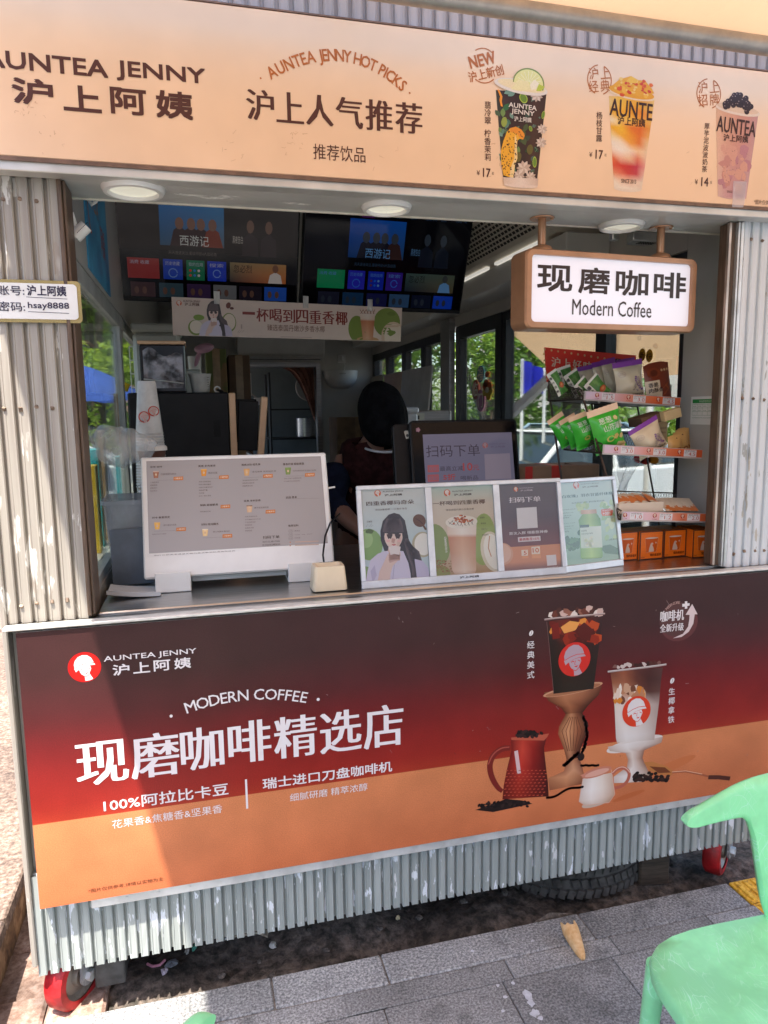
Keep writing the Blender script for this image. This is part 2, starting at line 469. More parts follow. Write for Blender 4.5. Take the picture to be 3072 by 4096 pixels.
# ================================================================ the setting
def paint_peel(name, base, base2, patch, patch2, lo, stretch=(9, 9, 2.2), scale=3.0, rough=0.55):
    """weathered paint: streaked base coat with sharp-edged flaked patches"""
    m = mat(name, base, rough, rgb2=base2, lo=0.35, hi=0.65, scale=1.0, stretch=(60, 60, 1.2), detail=6)
    nt = m.node_tree; b = nt.nodes['Principled BSDF']; src = b.inputs['Base Color'].links[0].from_socket
    tc = nt.nodes['Texture Coordinate']
    mp = nt.nodes.new('ShaderNodeMapping'); mp.inputs['Scale'].default_value = stretch; nt.links.new(tc.outputs['Object'], mp.inputs[0])
    n = nt.nodes.new('ShaderNodeTexNoise'); n.inputs['Scale'].default_value = scale; n.inputs['Detail'].default_value = 7; n.inputs['Roughness'].default_value = 0.55
    nt.links.new(mp.outputs[0], n.inputs['Vector'])
    r = nt.nodes.new('ShaderNodeValToRGB'); r.color_ramp.elements[0].position = lo; r.color_ramp.elements[1].position = lo+0.012
    r.color_ramp.elements[0].color = (0, 0, 0, 1); r.color_ramp.elements[1].color = (1, 1, 1, 1)
    nt.links.new(n.outputs['Fac'], r.inputs['Fac'])
    n2 = nt.nodes.new('ShaderNodeTexNoise'); n2.inputs['Scale'].default_value = 2.2; nt.links.new(mp.outputs[0], n2.inputs['Vector'])
    r2 = nt.nodes.new('ShaderNodeValToRGB'); r2.color_ramp.elements[0].position = 0.5; r2.color_ramp.elements[1].position = 0.56
    r2.color_ramp.elements[0].color = (*patch, 1); r2.color_ramp.elements[1].color = (*patch2, 1)
    nt.links.new(n2.outputs['Fac'], r2.inputs['Fac'])
    mx = nt.nodes.new('ShaderNodeMix'); mx.data_type = 'RGBA'
    nt.links.new(r.outputs['Color'], mx.inputs['Factor']); nt.links.new(src, mx.inputs['A']); nt.links.new(r2.outputs['Color'], mx.inputs['B'])
    nt.links.new(mx.outputs['Result'], b.inputs['Base Color'])
    return m
def speckle(name, c1, c2, c3, scale, rough=0.8, big=2.0, bump=0.25, bigvar=0.25):
    m = mat(name, c1, rough, bump=bump, bscale=scale*1.2)
    nt = m.node_tree; b = nt.nodes['Principled BSDF']; tc = nt.nodes['Texture Coordinate']
    v = nt.nodes.new('ShaderNodeTexNoise'); v.inputs['Scale'].default_value = scale; v.inputs['Detail'].default_value = 3; v.inputs['Roughness'].default_value = 0.7
    nt.links.new(tc.outputs['Object'], v.inputs['Vector'])
    r = nt.nodes.new('ShaderNodeValToRGB'); e = r.color_ramp.elements
    e[0].position = 0.36; e[0].color = (*c2, 1); e[1].position = 0.64; e[1].color = (*c3, 1)
    x = r.color_ramp.elements.new(0.5); x.color = (*c1, 1)
    nt.links.new(v.outputs['Fac'], r.inputs['Fac'])
    n = nt.nodes.new('ShaderNodeTexNoise'); n.inputs['Scale'].default_value = big; n.inputs['Detail'].default_value = 6
    nt.links.new(tc.outputs['Object'], n.inputs['Vector'])
    mr = nt.nodes.new('ShaderNodeMapRange'); mr.inputs['From Min'].default_value = 0.3; mr.inputs['From Max'].default_value = 0.7
    mr.inputs['To Min'].default_value = 1-bigvar; mr.inputs['To Max'].default_value = 1+bigvar
    nt.links.new(n.outputs['Fac'], mr.inputs['Value'])
    mx = nt.nodes.new('ShaderNodeVectorMath'); mx.operation = 'SCALE'
    nt.links.new(r.outputs['Color'], mx.inputs[0]); nt.links.new(mr.outputs[0], mx.inputs['Scale']); nt.links.new(mx.outputs[0], b.inputs['Base Color'])
    return m
M_granite = speckle('granite', (0.255, 0.26, 0.265), (0.13, 0.13, 0.135), (0.42, 0.425, 0.43), 160, big=3.5)
M_granite2 = speckle('granite_border', (0.235, 0.242, 0.25), (0.11, 0.113, 0.12), (0.41, 0.415, 0.42), 140, big=3.0)
M_pink = speckle('pink_granite', (0.18, 0.125, 0.095), (0.09, 0.06, 0.045), (0.29, 0.215, 0.17), 60, big=2.5)
M_brick = speckle('red_paving', (0.22, 0.145, 0.115), (0.14, 0.085, 0.065), (0.3, 0.22, 0.19), 45, big=6, bigvar=0.4)
M_dirt = speckle('dirt', (0.085, 0.07, 0.06), (0.03, 0.027, 0.022), (0.16, 0.13, 0.11), 28, rough=0.95, big=5, bump=0.9, bigvar=0.5)
M_joint = mat('joint_mortar', (0.16, 0.14, 0.12), 0.95, var=0.4, scale=40)
M_yellow = speckle('yellow_paving', (0.75, 0.42, 0.03), (0.45, 0.24, 0.03), (0.85, 0.55, 0.08), 60, big=6)
M_asphalt = speckle('asphalt', (0.09, 0.09, 0.09), (0.05, 0.05, 0.05), (0.15, 0.145, 0.14), 60, big=0.6)
M_riser = speckle('stained_riser', (0.2, 0.12, 0.06), (0.07, 0.04, 0.025), (0.36, 0.25, 0.15), 14, big=5, bigvar=0.5)

for m_ in (M_granite, M_granite2, M_pink, M_brick):
    nt = m_.node_tree; bs = nt.nodes['Principled BSDF']; src = bs.inputs['Base Color'].links[0].from_socket
    ge = nt.nodes.new('ShaderNodeNewGeometry'); mr = nt.nodes.new('ShaderNodeMapRange'); mr.inputs['To Min'].default_value = .82; mr.inputs['To Max'].default_value = 1.16; nt.links.new(ge.outputs['Random Per Island'], mr.inputs['Value'])
    st = nt.nodes.new('ShaderNodeTexNoise'); st.inputs['Scale'].default_value = 9; st.inputs['Detail'].default_value = 8; nt.links.new(nt.nodes['Texture Coordinate'].outputs['Object'], st.inputs['Vector'])
    rr_ = nt.nodes.new('ShaderNodeMapRange'); rr_.inputs['From Min'].default_value = .56; rr_.inputs['From Max'].default_value = .72; rr_.inputs['To Min'].default_value = 1.0; rr_.inputs['To Max'].default_value = .55; nt.links.new(st.outputs['Fac'], rr_.inputs['Value'])
    mu = nt.nodes.new('ShaderNodeMath'); mu.operation = 'MULTIPLY'; nt.links.new(mr.outputs[0], mu.inputs[0]); nt.links.new(rr_.outputs[0], mu.inputs[1])
    sc_ = nt.nodes.new('ShaderNodeVectorMath'); sc_.operation = 'SCALE'; nt.links.new(src, sc_.inputs[0]); nt.links.new(mu.outputs[0], sc_.inputs['Scale']); nt.links.new(sc_.outputs[0], bs.inputs['Base Color'])
GEDGE = 1.87       # the pavement's edge under the kiosk front
# lower ground under everything, out to the horizon
g = MB()
g.grid(8, 8, lambda u, v: ((u-0.5)*1600, (v-0.5)*1600, -0.11))
tag(g.build('ground', M_asphalt), kind='structure')
g = MB()
def dirt(u, v):
    x = -0.64+u*2.75; y = GEDGE-0.02+v*1.6
    return (x, y, -0.062+0.022*math.sin(x*9+y*5)*math.sin(y*13-x*3)+random.uniform(-0.006, 0.006))
g.grid(150, 90, dirt)
tag(g.build('earth', M_dirt), kind='structure')
# red paving strip at the left of the kiosk
g = MB()
for i in range(14):
    y0 = 1.2+i*0.2
    for j in range(2):
        g.b2((-0.64+j*0.16+(i % 2)*0.0, y0+0.004, -0.09), (-0.484+j*0.16, y0+0.196, -0.022+random.uniform(-0.006, 0.006)), bev=0.008)
tag(g.build('paving', M_brick), kind='structure')
# grey granite pavement: border course, then big slabs
g = MB(); rowsY = [(1.757, GEDGE-0.003)]
bx = [-0.6, 0.128, 0.45, 1.101, 1.664]
for a, b in zip(bx[:-1], bx[1:]):
    g.b2((a+0.002, 1.757, -0.1), (b-0.002, GEDGE, random.uniform(-0.001, 0.001)), bev=0.004)
tag(g.build('pavement', M_granite2), kind='structure')
g = MB()
yy = 1.753; ri = 0
while yy > -6:
    y2 = yy-(0.075 if ri == 0 else 0.46); off = 0.757 if ri != 0 and ri % 2 else 0.45
    w = 0.345 if ri else 0.66
    k0 = int(-4/w)
    for k in range(k0, int(6/w)):
        x = off+k*w
        if x+w < -0.6: continue
        if ri == 0 and x > 0.3: continue
        g.b2((max(x, -0.6)+0.0016, y2+0.0016, -0.1), (x+w-0.0016, yy-0.0016, random.uniform(-0.0015, 0.0015)), bev=0.002)
    if ri == 0:
        for k in range(6):
            x = 0.45+k*0.345*1.0
            g.b2((x-0.14 if k == 0 else x+0.0016, y2+0.0016, -0.1), (x+0.345-0.0016, yy-0.0016, random.uniform(-0.001, 0.001)), bev=0.002)
    yy = y2; ri += 1
tag(g.build('pavement', M_granite), kind='structure')
g = MB(); g.b2((-0.6, -6.0, -0.105), (6, GEDGE-0.004, -0.006))
tag(g.build('pavement_bed', M_joint), kind='structure')
g = MB()
for i in range(3):
    for j in range(3):
        x = 1.667+i*0.11; y = 1.76-j*0.11 if True else 0
        g.b2((x, y-0.0, -0.1), (x+0.106, y+0.106, 0.002), bev=0.003)
        for q in range(3):
            g.b2((x+0.012+q*0.032, y+0.008, 0.0), (x+0.028+q*0.032, y+0.098, 0.007), bev=0.003)
tag(g.build('tactile_paving', M_yellow), kind='structure')
# raised ledge at the left
LZ = 0.165
g = MB()
y = -1.0; 
while y < 9:
    L = 0.62
    for k in range(7):
        g.b2((-0.606-(k+1)*0.75+0.004, y+0.004, LZ-0.05), (-0.606-k*0.75-0.0, y+L-0.003, LZ+random.uniform(-0.003, 0.003)), bev=0.006)
    y += L
tag(g.build('raised_pavement', M_pink), kind='structure')
g = MB(); g.b2((-6, -1, -0.1), (-0.625, 9, LZ-0.045))
tag(g.build('ledge_riser', M_riser), kind='structure')

# ---------------------------------------------------------------- the kiosk
YB = 1.875         # face of the corrugated skin
XL, XR = -0.475, 1.79
JL, JR = -0.272, 1.552
PY = 6.85
CZ = 1.10          # counter top
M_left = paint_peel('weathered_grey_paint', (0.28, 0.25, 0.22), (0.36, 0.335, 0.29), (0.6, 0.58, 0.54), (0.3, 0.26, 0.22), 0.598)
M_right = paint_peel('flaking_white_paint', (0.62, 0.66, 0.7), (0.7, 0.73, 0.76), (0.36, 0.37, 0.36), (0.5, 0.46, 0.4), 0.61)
M_skirt = paint_peel('weathered_green_grey_paint', (0.27, 0.30, 0.29), (0.37, 0.40, 0.385), (0.68, 0.72, 0.76), (0.6, 0.62, 0.62), 0.605, scale=5.0)
M_fascia = paint_peel('blue_grey_sheet', (0.33, 0.355, 0.40), (0.42, 0.45, 0.49), (0.6, 0.62, 0.65), (0.5, 0.5, 0.5), 0.72)
M_steel = mat('brushed_steel', (0.52, 0.51, 0.5), 0.3, 1.0, var=0.12, scale=3, stretch=(1, 40, 40), bump=0.02)
M_alu = mat('dull_aluminium', (0.62, 0.63, 0.63), 0.42, 0.7, var=0.15, scale=9)
M_white = mat('white_panel', (0.62, 0.61, 0.58), 0.4, var=0.05, scale=3)
M_grey = mat('grey_panel', (0.42, 0.40, 0.37), 0.45, var=0.06, scale=3)
M_soffit = mat('grey_soffit', (0.5, 0.49, 0.47), 0.35, var=0.08, scale=5)
M_dark = mat('dark_frame', (0.02, 0.022, 0.025), 0.4, var=0.15, scale=20)
M_brown = mat('brown_jamb', (0.1, 0.062, 0.04), 0.45, var=0.25, scale=15, stretch=(8, 8, 1))
M_floor = mat('kiosk_floor', (0.2, 0.19, 0.18), 0.5, var=0.2, scale=6)
M_black = mat('black_plastic', (0.010, 0.010, 0.011), 0.4, var=0.15, scale=30, spec=0.2)
M_whitep = mat('white_plastic', (0.75, 0.74, 0.72), 0.35, var=0.04, scale=6)
M_glass = glass_mat('window_glass')
M_rust = mat('dirty_steel', (0.28, 0.25, 0.22), 0.6, 0.6, rgb2=(0.2, 0.11, 0.06), lo=0.45, hi=0.7, scale=25)
M_red = mat('red_polyurethane', (0.42, 0.012, 0.016), 0.45, var=0.35, scale=14)

kiosk = thing('kiosk', 'corrugated metal drinks kiosk on casters with an open serving hatch', 'kiosk', (0.6, 1.9, 0))
def corrugated(x0, x1, z0, z1, y, per=0.033, dep=0.009, step=0.0, fill=0.06):
    b = MB(); pr = []; x = x0; k = 0
    while x < x1-1e-4:
        w = min(per, x1-x)
        for fx, fy in ((0, 0), (0.10, -0.0025), (0.16, -0.001), (0.56, -0.001), (0.64, -0.0025), (0.72, 0.0), (0.75, dep), (0.96, dep)):
            if fx*per <= w: pr.append((x+fx*per, y+fy))
        x += per; k += 1
    pr.append((x1, y))
    n = len(pr); vs = []; fs = []
    lev = [z0+(z1-z0)*i/6 for i in range(7)]
    for li, z in enumerate(lev):
        for i, (px, py) in enumerate(pr):
            zz = z
            if li == 0 and step: zz = z-(step if py <= y else 0)
            vs.append((px, py+(random.uniform(-0.0006, 0.0006)), zz))
    for j in range(6):
        for i in range(n-1):
            fs.append([j*n+i, j*n+i+1, (j+1)*n+i+1, (j+1)*n+i])
    b.add(vs, fs)
    b.b2((x0, y+dep+0.001, z0), (x1, y+fill, z1))
    return b
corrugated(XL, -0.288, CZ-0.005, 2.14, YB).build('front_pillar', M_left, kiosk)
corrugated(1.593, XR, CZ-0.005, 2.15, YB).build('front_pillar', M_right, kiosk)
b = MB()
for x in (-.44, -.405, -.37, -.335, 1.62, 1.66, 1.70, 1.735, 1.77):
    for z in (1.14, 1.62, 2.09): b.cyl((x, YB+.0005, z+random.uniform(-.01, .01)), (x, YB-.0035, z), .0045, n=10)
b.build('screws', mat('rusty_screw', (.22, .16, .12), .6, .4, var=.3, scale=60), kiosk)
corrugated(XL, XR, 0.14, 0.42, YB, per=0.0285, step=0.004).build('skirting', M_skirt, kiosk)
corrugated(-0.7, 2.2, 2.50, 2.80, YB-0.01, per=0.036).build('fascia', M_fascia, kiosk)
b = MB(); b.b2((-0.56, 1.57, 2.805), (2.2, 8.6, 2.86)); b.build('roof', M_grey, kiosk)  # unseen front eave added to keep the sun off fascia and sign
b = MB(); b.b2((XL+0.002, YB+0.03, 0.42), (XR-0.002, YB+0.08, CZ-0.03)); b.build('front_wall', M_grey, kiosk)
b = MB(); b.b2((-0.7, YB+0.002, 2.16), (2.2, YB+0.06, 2.5)); b.build('lintel', M_grey, kiosk)
# corner posts and jambs
b = MB(); b.b2((XL-0.012, YB-0.012, 0.17), (XL+0.001, YB+0.05, 2.14), 0.003); b.build('corner_post', M_left, kiosk)
b = MB(); b.b2((-0.289, YB-0.01, CZ+0.002), (-0.279, YB+0.05, 2.139), 0.002); b.b2((-0.279, YB+0.0, CZ+0.002), (JL, YB+0.10, 2.139), 0.002)
b.build('door_jamb', M_brown, kiosk)
b = MB(); b.b2((JR-0.001, YB+0.006, CZ+0.002), (JR+0.007, YB+0.02, 2.139), 0.002); b.build('steel_edge', mat('warm_steel', (0.5, 0.42, 0.36), 0.35, 0.8, var=0.2, scale=8), kiosk)
b = MB(); b.b2((JR+0.0075, YB+0.012, CZ+0.002), (JR+0.0235, YB+0.06, 2.139)); b.build('door_jamb', M_brown, kiosk)
b = MB(); b.b2((JR+0.024, YB-0.002, CZ-0.002), (JR+0.030, YB+0.07, 2.139), 0.002); b.b2((JR+0.031, YB-0.007, CZ-0.002), (1.592, YB+0.05, 2.139), 0.003)
b.build('corner_post', M_alu, kiosk)
# counter: steel top with bright front lip
b = MB(); b.b2((XL+0.003, YB-0.012, CZ-0.022), (XR, YB+0.02, CZ-0.006), 0.004); b.b2((JL+0.003, YB+0.021, CZ-0.02), (1.659, 2.62, CZ), 0.003)
b.build('counter', M_steel, kiosk)
b = MB()
b.b2((XL-0.002, YB-0.047, CZ-0.012), (XR, YB-0.013, CZ-0.004), 0.002)
b.build('counter_lip', mat('pale_flashing', (0.68, 0.67, 0.63), 0.4, 0.25, var=0.15, scale=25, stretch=(1, 8, 8)), kiosk)
b = MB(); b.b2((-0.33, 1.845, 0.322), (1.62, 1.864, 0.351), 0.002)
for i in range(24): b.cyl((-0.24+i*0.08, 1.8455, 0.337), (-0.24+i*0.08, 1.8435, 0.337), 0.003, n=8)
b.build('skirting_rail', mat('pale_rail', (0.6, 0.6, 0.58), 0.45, 0.3, var=0.12, scale=12), kiosk)
# soffit over the hatch, ceiling, floor, walls
b = MB(); b.b2((-0.30, 1.842, 2.141), (1.66, 2.02, 2.152)); b.build('soffit', M_soffit, kiosk)
b = MB(); b.b2((-0.28, 2.021, 2.138), (1.66, 2.032, 2.19), 0.002); b.build('soffit_edge', mat('cream_edge', (0.7, 0.66, 0.56), 0.5, var=0.1, scale=10), kiosk)
b = MB(); b.b2((-0.285, 2.033, 2.52), (1.66, PY, 2.56)); b.b2((-0.285, 1.93, 2.16), (1.66, 2.02, 2.55)); b.build('ceiling', M_white, kiosk)
b = MB(); b.b2((XL, YB+0.07, 0.10), (XR, 8.6, 0.17)); b.build('floor', M_floor, kiosk)
b = MB(); b.b2((XL, 8.5, 0.17), (XR, 8.6, 2.6)); b.b2((XL, 1.95, 2.57), (XR, 8.6, 2.62)); b.build('rear_wall', mat('teal_grey_wall', (.16, .2, .21), .6, var=.08, scale=3), kiosk)
b = MB()
b.b2((XL+0.003, YB+0.08, 0.17), (-0.285, 8.5, 1.12)); b.b2((-0.32, YB+0.11, 2.005), (-0.285, 8.5, 2.57)); b.b2((-0.32, 5.6, 1.121), (-0.285, 7.0, 2.004)); b.b2((-0.32, 8.2, 1.121), (-0.285, 8.5, 2.004))  # back-room stretch left open: an added gap that lets daylight in
b.b2((XL+0.003, YB+0.062, 1.12), (-0.30, YB+0.10, 2.57))
b.build('side_wall', M_grey, kiosk)
b = MB()
b.b2((1.6605, YB+0.0605, CZ-0.02), (XR, 2.217, 2.57)); b.b2((1.66, 2.218, 0.17), (1.76, PY, 1.05)); b.b2((1.66, 2.218, 2.135), (1.76, 8.5, 2.57)); b.b2((1.66, PY+0.001, 0.17), (1.76, 8.5, 2.134)); b.b2((1.66, YB+0.08, 0.17), (1.76, 2.217, CZ-0.021))
b.b2((1.66, 5.25, 1.051), (1.74, PY, 1.5)); b.b2((1.66, 4.70, 1.051), (1.74, 5.249, 1.2))
b.build('side_wall', M_grey, kiosk)
b = MB(); b.b2((1.46, 2.7, 2.20), (1.658, PY-0.02, 2.30), 0.004); b.build('bulkhead', M_white, kiosk)
# partition with a doorway
b = MB(); b.b2((-0.284, PY, 0.17), (0.36, PY+0.08, 2.519)); b.b2((1.15, PY, 0.17), (1.659, PY+0.08, 2.519)); b.b2((0.361, PY, 2.06), (1.149, PY+0.08, 2.519))
b.build('partition_wall', M_white, kiosk)
b = MB(); b.b2((0.35, PY-0.02, 0.17), (0.40, PY+0.09, 2.06)); b.b2((1.11, PY-0.02, 0.17), (1.155, PY+0.09, 2.06)); b.b2((0.401, PY-0.02, 2.02), (1.109, PY+0.09, 2.06))
b.build('door_frame', M_steel, kiosk)
# windows of the right side
def window(x, y0, y1, z0, z1, fr=0.05, t=0.05, name='window'):
    w = MB(); w.b2((x, y0, z0), (x+t, y0+fr, z1)); w.b2((x, y1-fr, z0), (x+t, y1, z1)); w.b2((x+0.001, y0+fr, z0), (x+t-0.001, y1-fr, z0+fr)); w.b2((x+0.001, y0+fr, z1-fr), (x+t-0.001, y1-fr, z1))
    o = w.build(name, M_dark, kiosk)
    p = MB(); p.b2((x+t/2-0.003, y0+fr, z0+fr), (x+t/2+0.003, y1-fr, z1-fr)); q = p.build('pane', M_glass, o)
    return o
window(1.67, 2.218, 2.766, 1.051, 2.133, 0.035)
window(1.67, 2.767, 3.79, 1.051, 2.133, 0.045)
window(1.66, 3.791, 4.52, 0.5, 2.133, 0.08, name='sliding_door')
for i in range(4):
    window(1.67, 4.72+i*0.532, 4.72+(i+1)*0.532-0.001, 1.501 if i else 1.201, 2.133, 0.06)
b = MB(); b.b2((1.62, 4.53, 0.18), (1.659, 4.71, 2.19)); b.build('steel_post', M_steel, kiosk)
# windows of the left side with a sloping-looking rail
for i in range(3):
    y0 = 1.99+i*1.19
    w = MB(); w.b2((-0.318, y0, 1.121), (-0.288, y0+0.03, 2.004)); w.b2((-0.318, y0+1.15, 1.121), (-0.288, y0+1.185, 2.004)); w.b2((-0.317, y0+0.03, 1.955), (-0.289, y0+1.15, 2.004)); w.b2((-0.317, y0+0.03, 1.122), (-0.289, y0+1.15, 1.15))
    o = w.build('window', mat('pale_frame', (0.45, 0.46, 0.44), 0.4, 0.3, var=0.1, scale=8), kiosk)
    p = MB(); p.b2((-0.306, y0+0.03, 1.15), (-0.300, y0+1.15, 1.955)); p.build('pane', glass_mat('side_glass', (0.88, 0.94, 0.92), 0.14), o)
# recessed lights in the soffit and the ceiling
def downlight(c, r):
    t = MB(); t.lathe([(r*0.76, -0.004), (r*0.80, -0.013), (r*0.93, -0.012), (r, -0.003), (r, 0.0)], c, 48, cap=False)
    o = t.build('downlight', M_whitep, kiosk)
    l = MB(); l.lathe([(0.001, -0.002), (r*0.5, -0.0025), (r*0.70, -0.003), (r*0.77, -0.0045)], c, 48, cap=False)
    l.build('lens', mat('lamp_lens', (0.85, 0.82, 0.68), 0.25, var=0.03, scale=8, emit=0.10), o)
for px, py in ((288, 407), (835, 446), (1342, 485)):
    downlight(onz(px, py, 2.141), 0.0745 if px < 400 else 0.067)
downlight(Vector((1.12, 2.9, 2.519)), 0.07)
# scraped patches of old tape on the soffit
b = MB()
for px, py, w in ((412, 421, 0.05), (468, 428, 0.055), (490, 424, 0.03), (640, 440, 0.045)):
    c = onz(px, py, 2.1405)
    pts = [(c.x+w*math.cos(a)*random.uniform(0.6, 1.1), c.y+0.011*math.sin(a)*random.uniform(0.5, 1.2)) for a in [i*math.pi/9 for i in range(18)]]
    b.add([(x, y, 2.1403) for x, y in pts]+[(x, y, 2.1408) for x, y in pts], [list(range(18)), [18+i for i in range(18)][::-1]])
b.build('tape_residue', mat('tape_residue', (0.72, 0.71, 0.68), 0.6, var=0.2, scale=60), kiosk)
# casters
def caster(x, y, zc_, rot, paint):
    A = Matrix.Translation((x, y, zc_)) @ Matrix.Rotation(rot, 4, 'Z')      # local x = axle
    r = 0.094
    ty = MB(); Rz = A @ Matrix.Rotation(math.pi/2, 4, 'Y')
    ty.lathe([(r*0.72, -0.028), (r*0.93, -0.028), (r, -0.02), (r*1.005, 0), (r, 0.02), (r*0.93, 0.028), (r*0.72, 0.028)], (0, 0, 0), 40, Rz, cap=False)
    rm = MB(); rm.lathe([(0.012, -0.03), (0.03, -0.03), (0.034, -0.016), (r*0.6, -0.012), (r*0.73, -0.024), (r*0.73, 0.024), (r*0.6, 0.012), (0.034, 0.016), (0.03, 0.03), (0.012, 0.03)], (0, 0, 0), 32, Rz)
    fk = MB()
    for s in (-1, 1):
        fk.box((s*0.042, 0.0, 0.055), (0.007, 0.05, 0.13), (0.0, 0, 0))
        fk.cyl((s*0.039, 0, 0), (s*0.046, 0, 0), 0.028, n=20)
    fk.box((0, 0, 0.118), (0.1, 0.1, 0.012))
    fk.v = [A @ v for v in fk.v]
    bo = MB()
    for s in (-1, 1): bo.cyl((s*0.046, 0, 0), (s*0.06, 0, 0), 0.016, n=6, smooth=False)
    bo.v = [A @ v for v in bo.v]
    w = ty.build('wheel_tyre', M_red, None)
    root = fk.build('caster_wheel', mat('blue_fork' if paint[2] > .3 else 'galvanised_fork', paint if paint[2] > .3 else (.42, .44, .46), .45, .4, rgb2=(.5, .5, .5), lo=.5, hi=.62, scale=40), kiosk)
    bpy.data.objects.remove(w)
    ty.build('tyre', M_red, root); rm.build('rim', M_rust, root); bo.build('bolt', M_alu, root)
caster(-0.405, 1.965, 0.062, R_(-32), (0.3, 0.3, 0.31))
caster(1.715, 1.985, 0.052, R_(-52), (0.05, 0.15, 0.4))
b = MB()
b.b2((-0.35, 1.93, 0.02), (-0.27, 2.03, 0.10), 0.004)
b.build('chassis_block', mat('dark_bracket', (0.05, 0.05, 0.05), 0.6, var=0.3, scale=30), kiosk)
# ================================================================ signs on the kiosk front
P_vinyl = print_mat('printed_vinyl', 0.42, dirt=0.05, dscale=3, grain=0.06)
P_paper = print_mat('printed_paper', 0.5, dirt=0.03)
P_gloss = print_mat('printed_gloss', 0.3, dirt=0.04, spec=0.25)
ZS = zc(0, 0, 1536)            # crops the coordinates were read in
ZT = zc(1536, 0, 1536)
ZU = zc(1850, 200, 450)
ZV = zc(2300, 230, 772)
ZW = zc(0, 2400, 1700)
ZX = zc(2050, 2380, 950)
BR = (78, 30, 22); OR = (196, 104, 36); DK = (84, 36, 30)

sign = thing('shop_sign', 'long peach drinks sign with brown lettering and three printed cups above the hatch', 'sign', (0.6, 1.83, 2.17))
b = MB(); b.b2((-0.66, 1.8165, 2.166), (2.1, 1.862, 2.527), 0.002)
b.build('sign_panel', mat('peach_vinyl', C(243, 204, 168, 0.95), 0.42, var=0.05, scale=2.2, bump=0.12, bscale=6), sign)
b = MB(); b.b2((-0.665, 1.815, 2.157), (2.1, 1.821, 2.1655)); b.b2((-0.665, 1.815, 2.5275), (2.1, 1.865, 2.531)); b.build('sign_trim', mat('brown_edge', (0.16, 0.09, 0.06), 0.5, var=0.2, scale=30), sign)
b = MB(); b.b2((-0.665, 1.8215, 2.138), (2.1, 1.868, 2.1645), 0.002); b.build('sign_frame', mat('sign_frame_metal', (0.58, 0.57, 0.54), 0.4, 0.4, var=0.12, scale=4), sign)
A = Art((0, 1.8162, 2.17), gain=0.86)
A.tf = ZS
# AUNTEA JENNY + four characters (brand lettering)
def fitpx(A, txt, quad, c, **k):     # quad given as px: left-bottom, right-top of the letters on the real panel
    A.text(txt, quad[0], quad[1], c, **k)
A.text('AUNTEA', (-75, 287), (464, 263), BR, bold=0.022)
A.text('JENNY', (505, 348), (886, 298), BR, bold=0.022)
for ch, l, r in (('沪', (55, 446), (226, 348)), ('上', (276, 477), (434, 378)), ('阿', (480, 490), (630, 388)), ('姨', (676, 508), (831, 402))):
    A.text(ch, l, r, BR, bold=0.028)
A.build('brand_lettering', P_vinyl, sign)
A.tf = None
A.arc('AUNTEA JENNY HOT PICKS', (577, 162), (735, 120), (875, 190), 0.0265, OR, bold=0.012, wx=0.82)
A.ell((563, 169), 2, 2, OR); A.ell((885, 201), 2, 2, OR)
A.build('arched_lettering', P_vinyl, sign)
for i, ch in enumerate('沪上人气推荐'):
    x0 = 533+i*64.2; y0 = 254+i*5.6
    A.text(ch, (x0, y0+4), (x0+58, y0-57), BR, bold=0.0, smear=0.055)
A.text('推荐饮品', (677, 344), (789, 319), BR, bold=0.004)
A.build('heading_lettering', P_vinyl, sign)
# stamps
A.tf = ZT
A.text('NEW', (365, 279), (483, 239), OR, bold=0.03, rot=R_(17))
A.text('沪上新创', (362, 332), (518, 303), OR, bold=0.012, rot=R_(17))
A.ring((430, 283), 62, 74, 0.0025, OR, a0=50, a1=125); A.ring((430, 286), 62, 73, 0.0025, OR, a0=-125, a1=-45)
def stamp(cx, cy, t):
    for i, ch in enumerate(t):
        x = cx+(-26 if i % 2 == 0 else 24); y = cy+(-22 if i < 2 else 33)-(i % 2)*3
        A.text(ch, (x-22, y+21), (x+21, y-25), OR, bold=0.004, rot=R_(9))
    A.ring((cx, cy+3), 51, 64, 0.0028, OR, a0=-70, a1=70); A.ring((cx, cy+3), 51, 64, 0.0028, OR, a0=100, a1=250)
stamp(931, 342, '沪上经典'); stamp(1403, 402, '沪上招牌')
A.build('stamp_lettering', P_vinyl, sign)
A.vtext('翡冷翠', (448, 455), (448, 522), 0.0175, BR, bold=0.004); A.vtext('柠香茉莉', (447, 577), (448, 680), 0.0175, BR, bold=0.004)
A.vtext('杨枝甘露', (930, 500), (929, 598), 0.0175, BR, bold=0.004); A.vtext('厚芋泥波波奶茶', (1395, 546), (1384, 731), 0.0165, BR, bold=0.004)
for (x, y, p) in ((400, 765, '17'), (886, 686, '17'), (1342, 804, '14')):
    A.text('¥', (x, y-8), (x+14, y-28), BR, bold=0.0); A.text(p, (x+27, y), (x+60, y-36), BR, bold=0.03)
    A.text('起', (x+66, y-12+2), (x+75, y-22), BR)
A.text('*图片仅供参考', (1597, 882), (1690, 868), BR)
A.build('price_lettering', P_vinyl, sign)
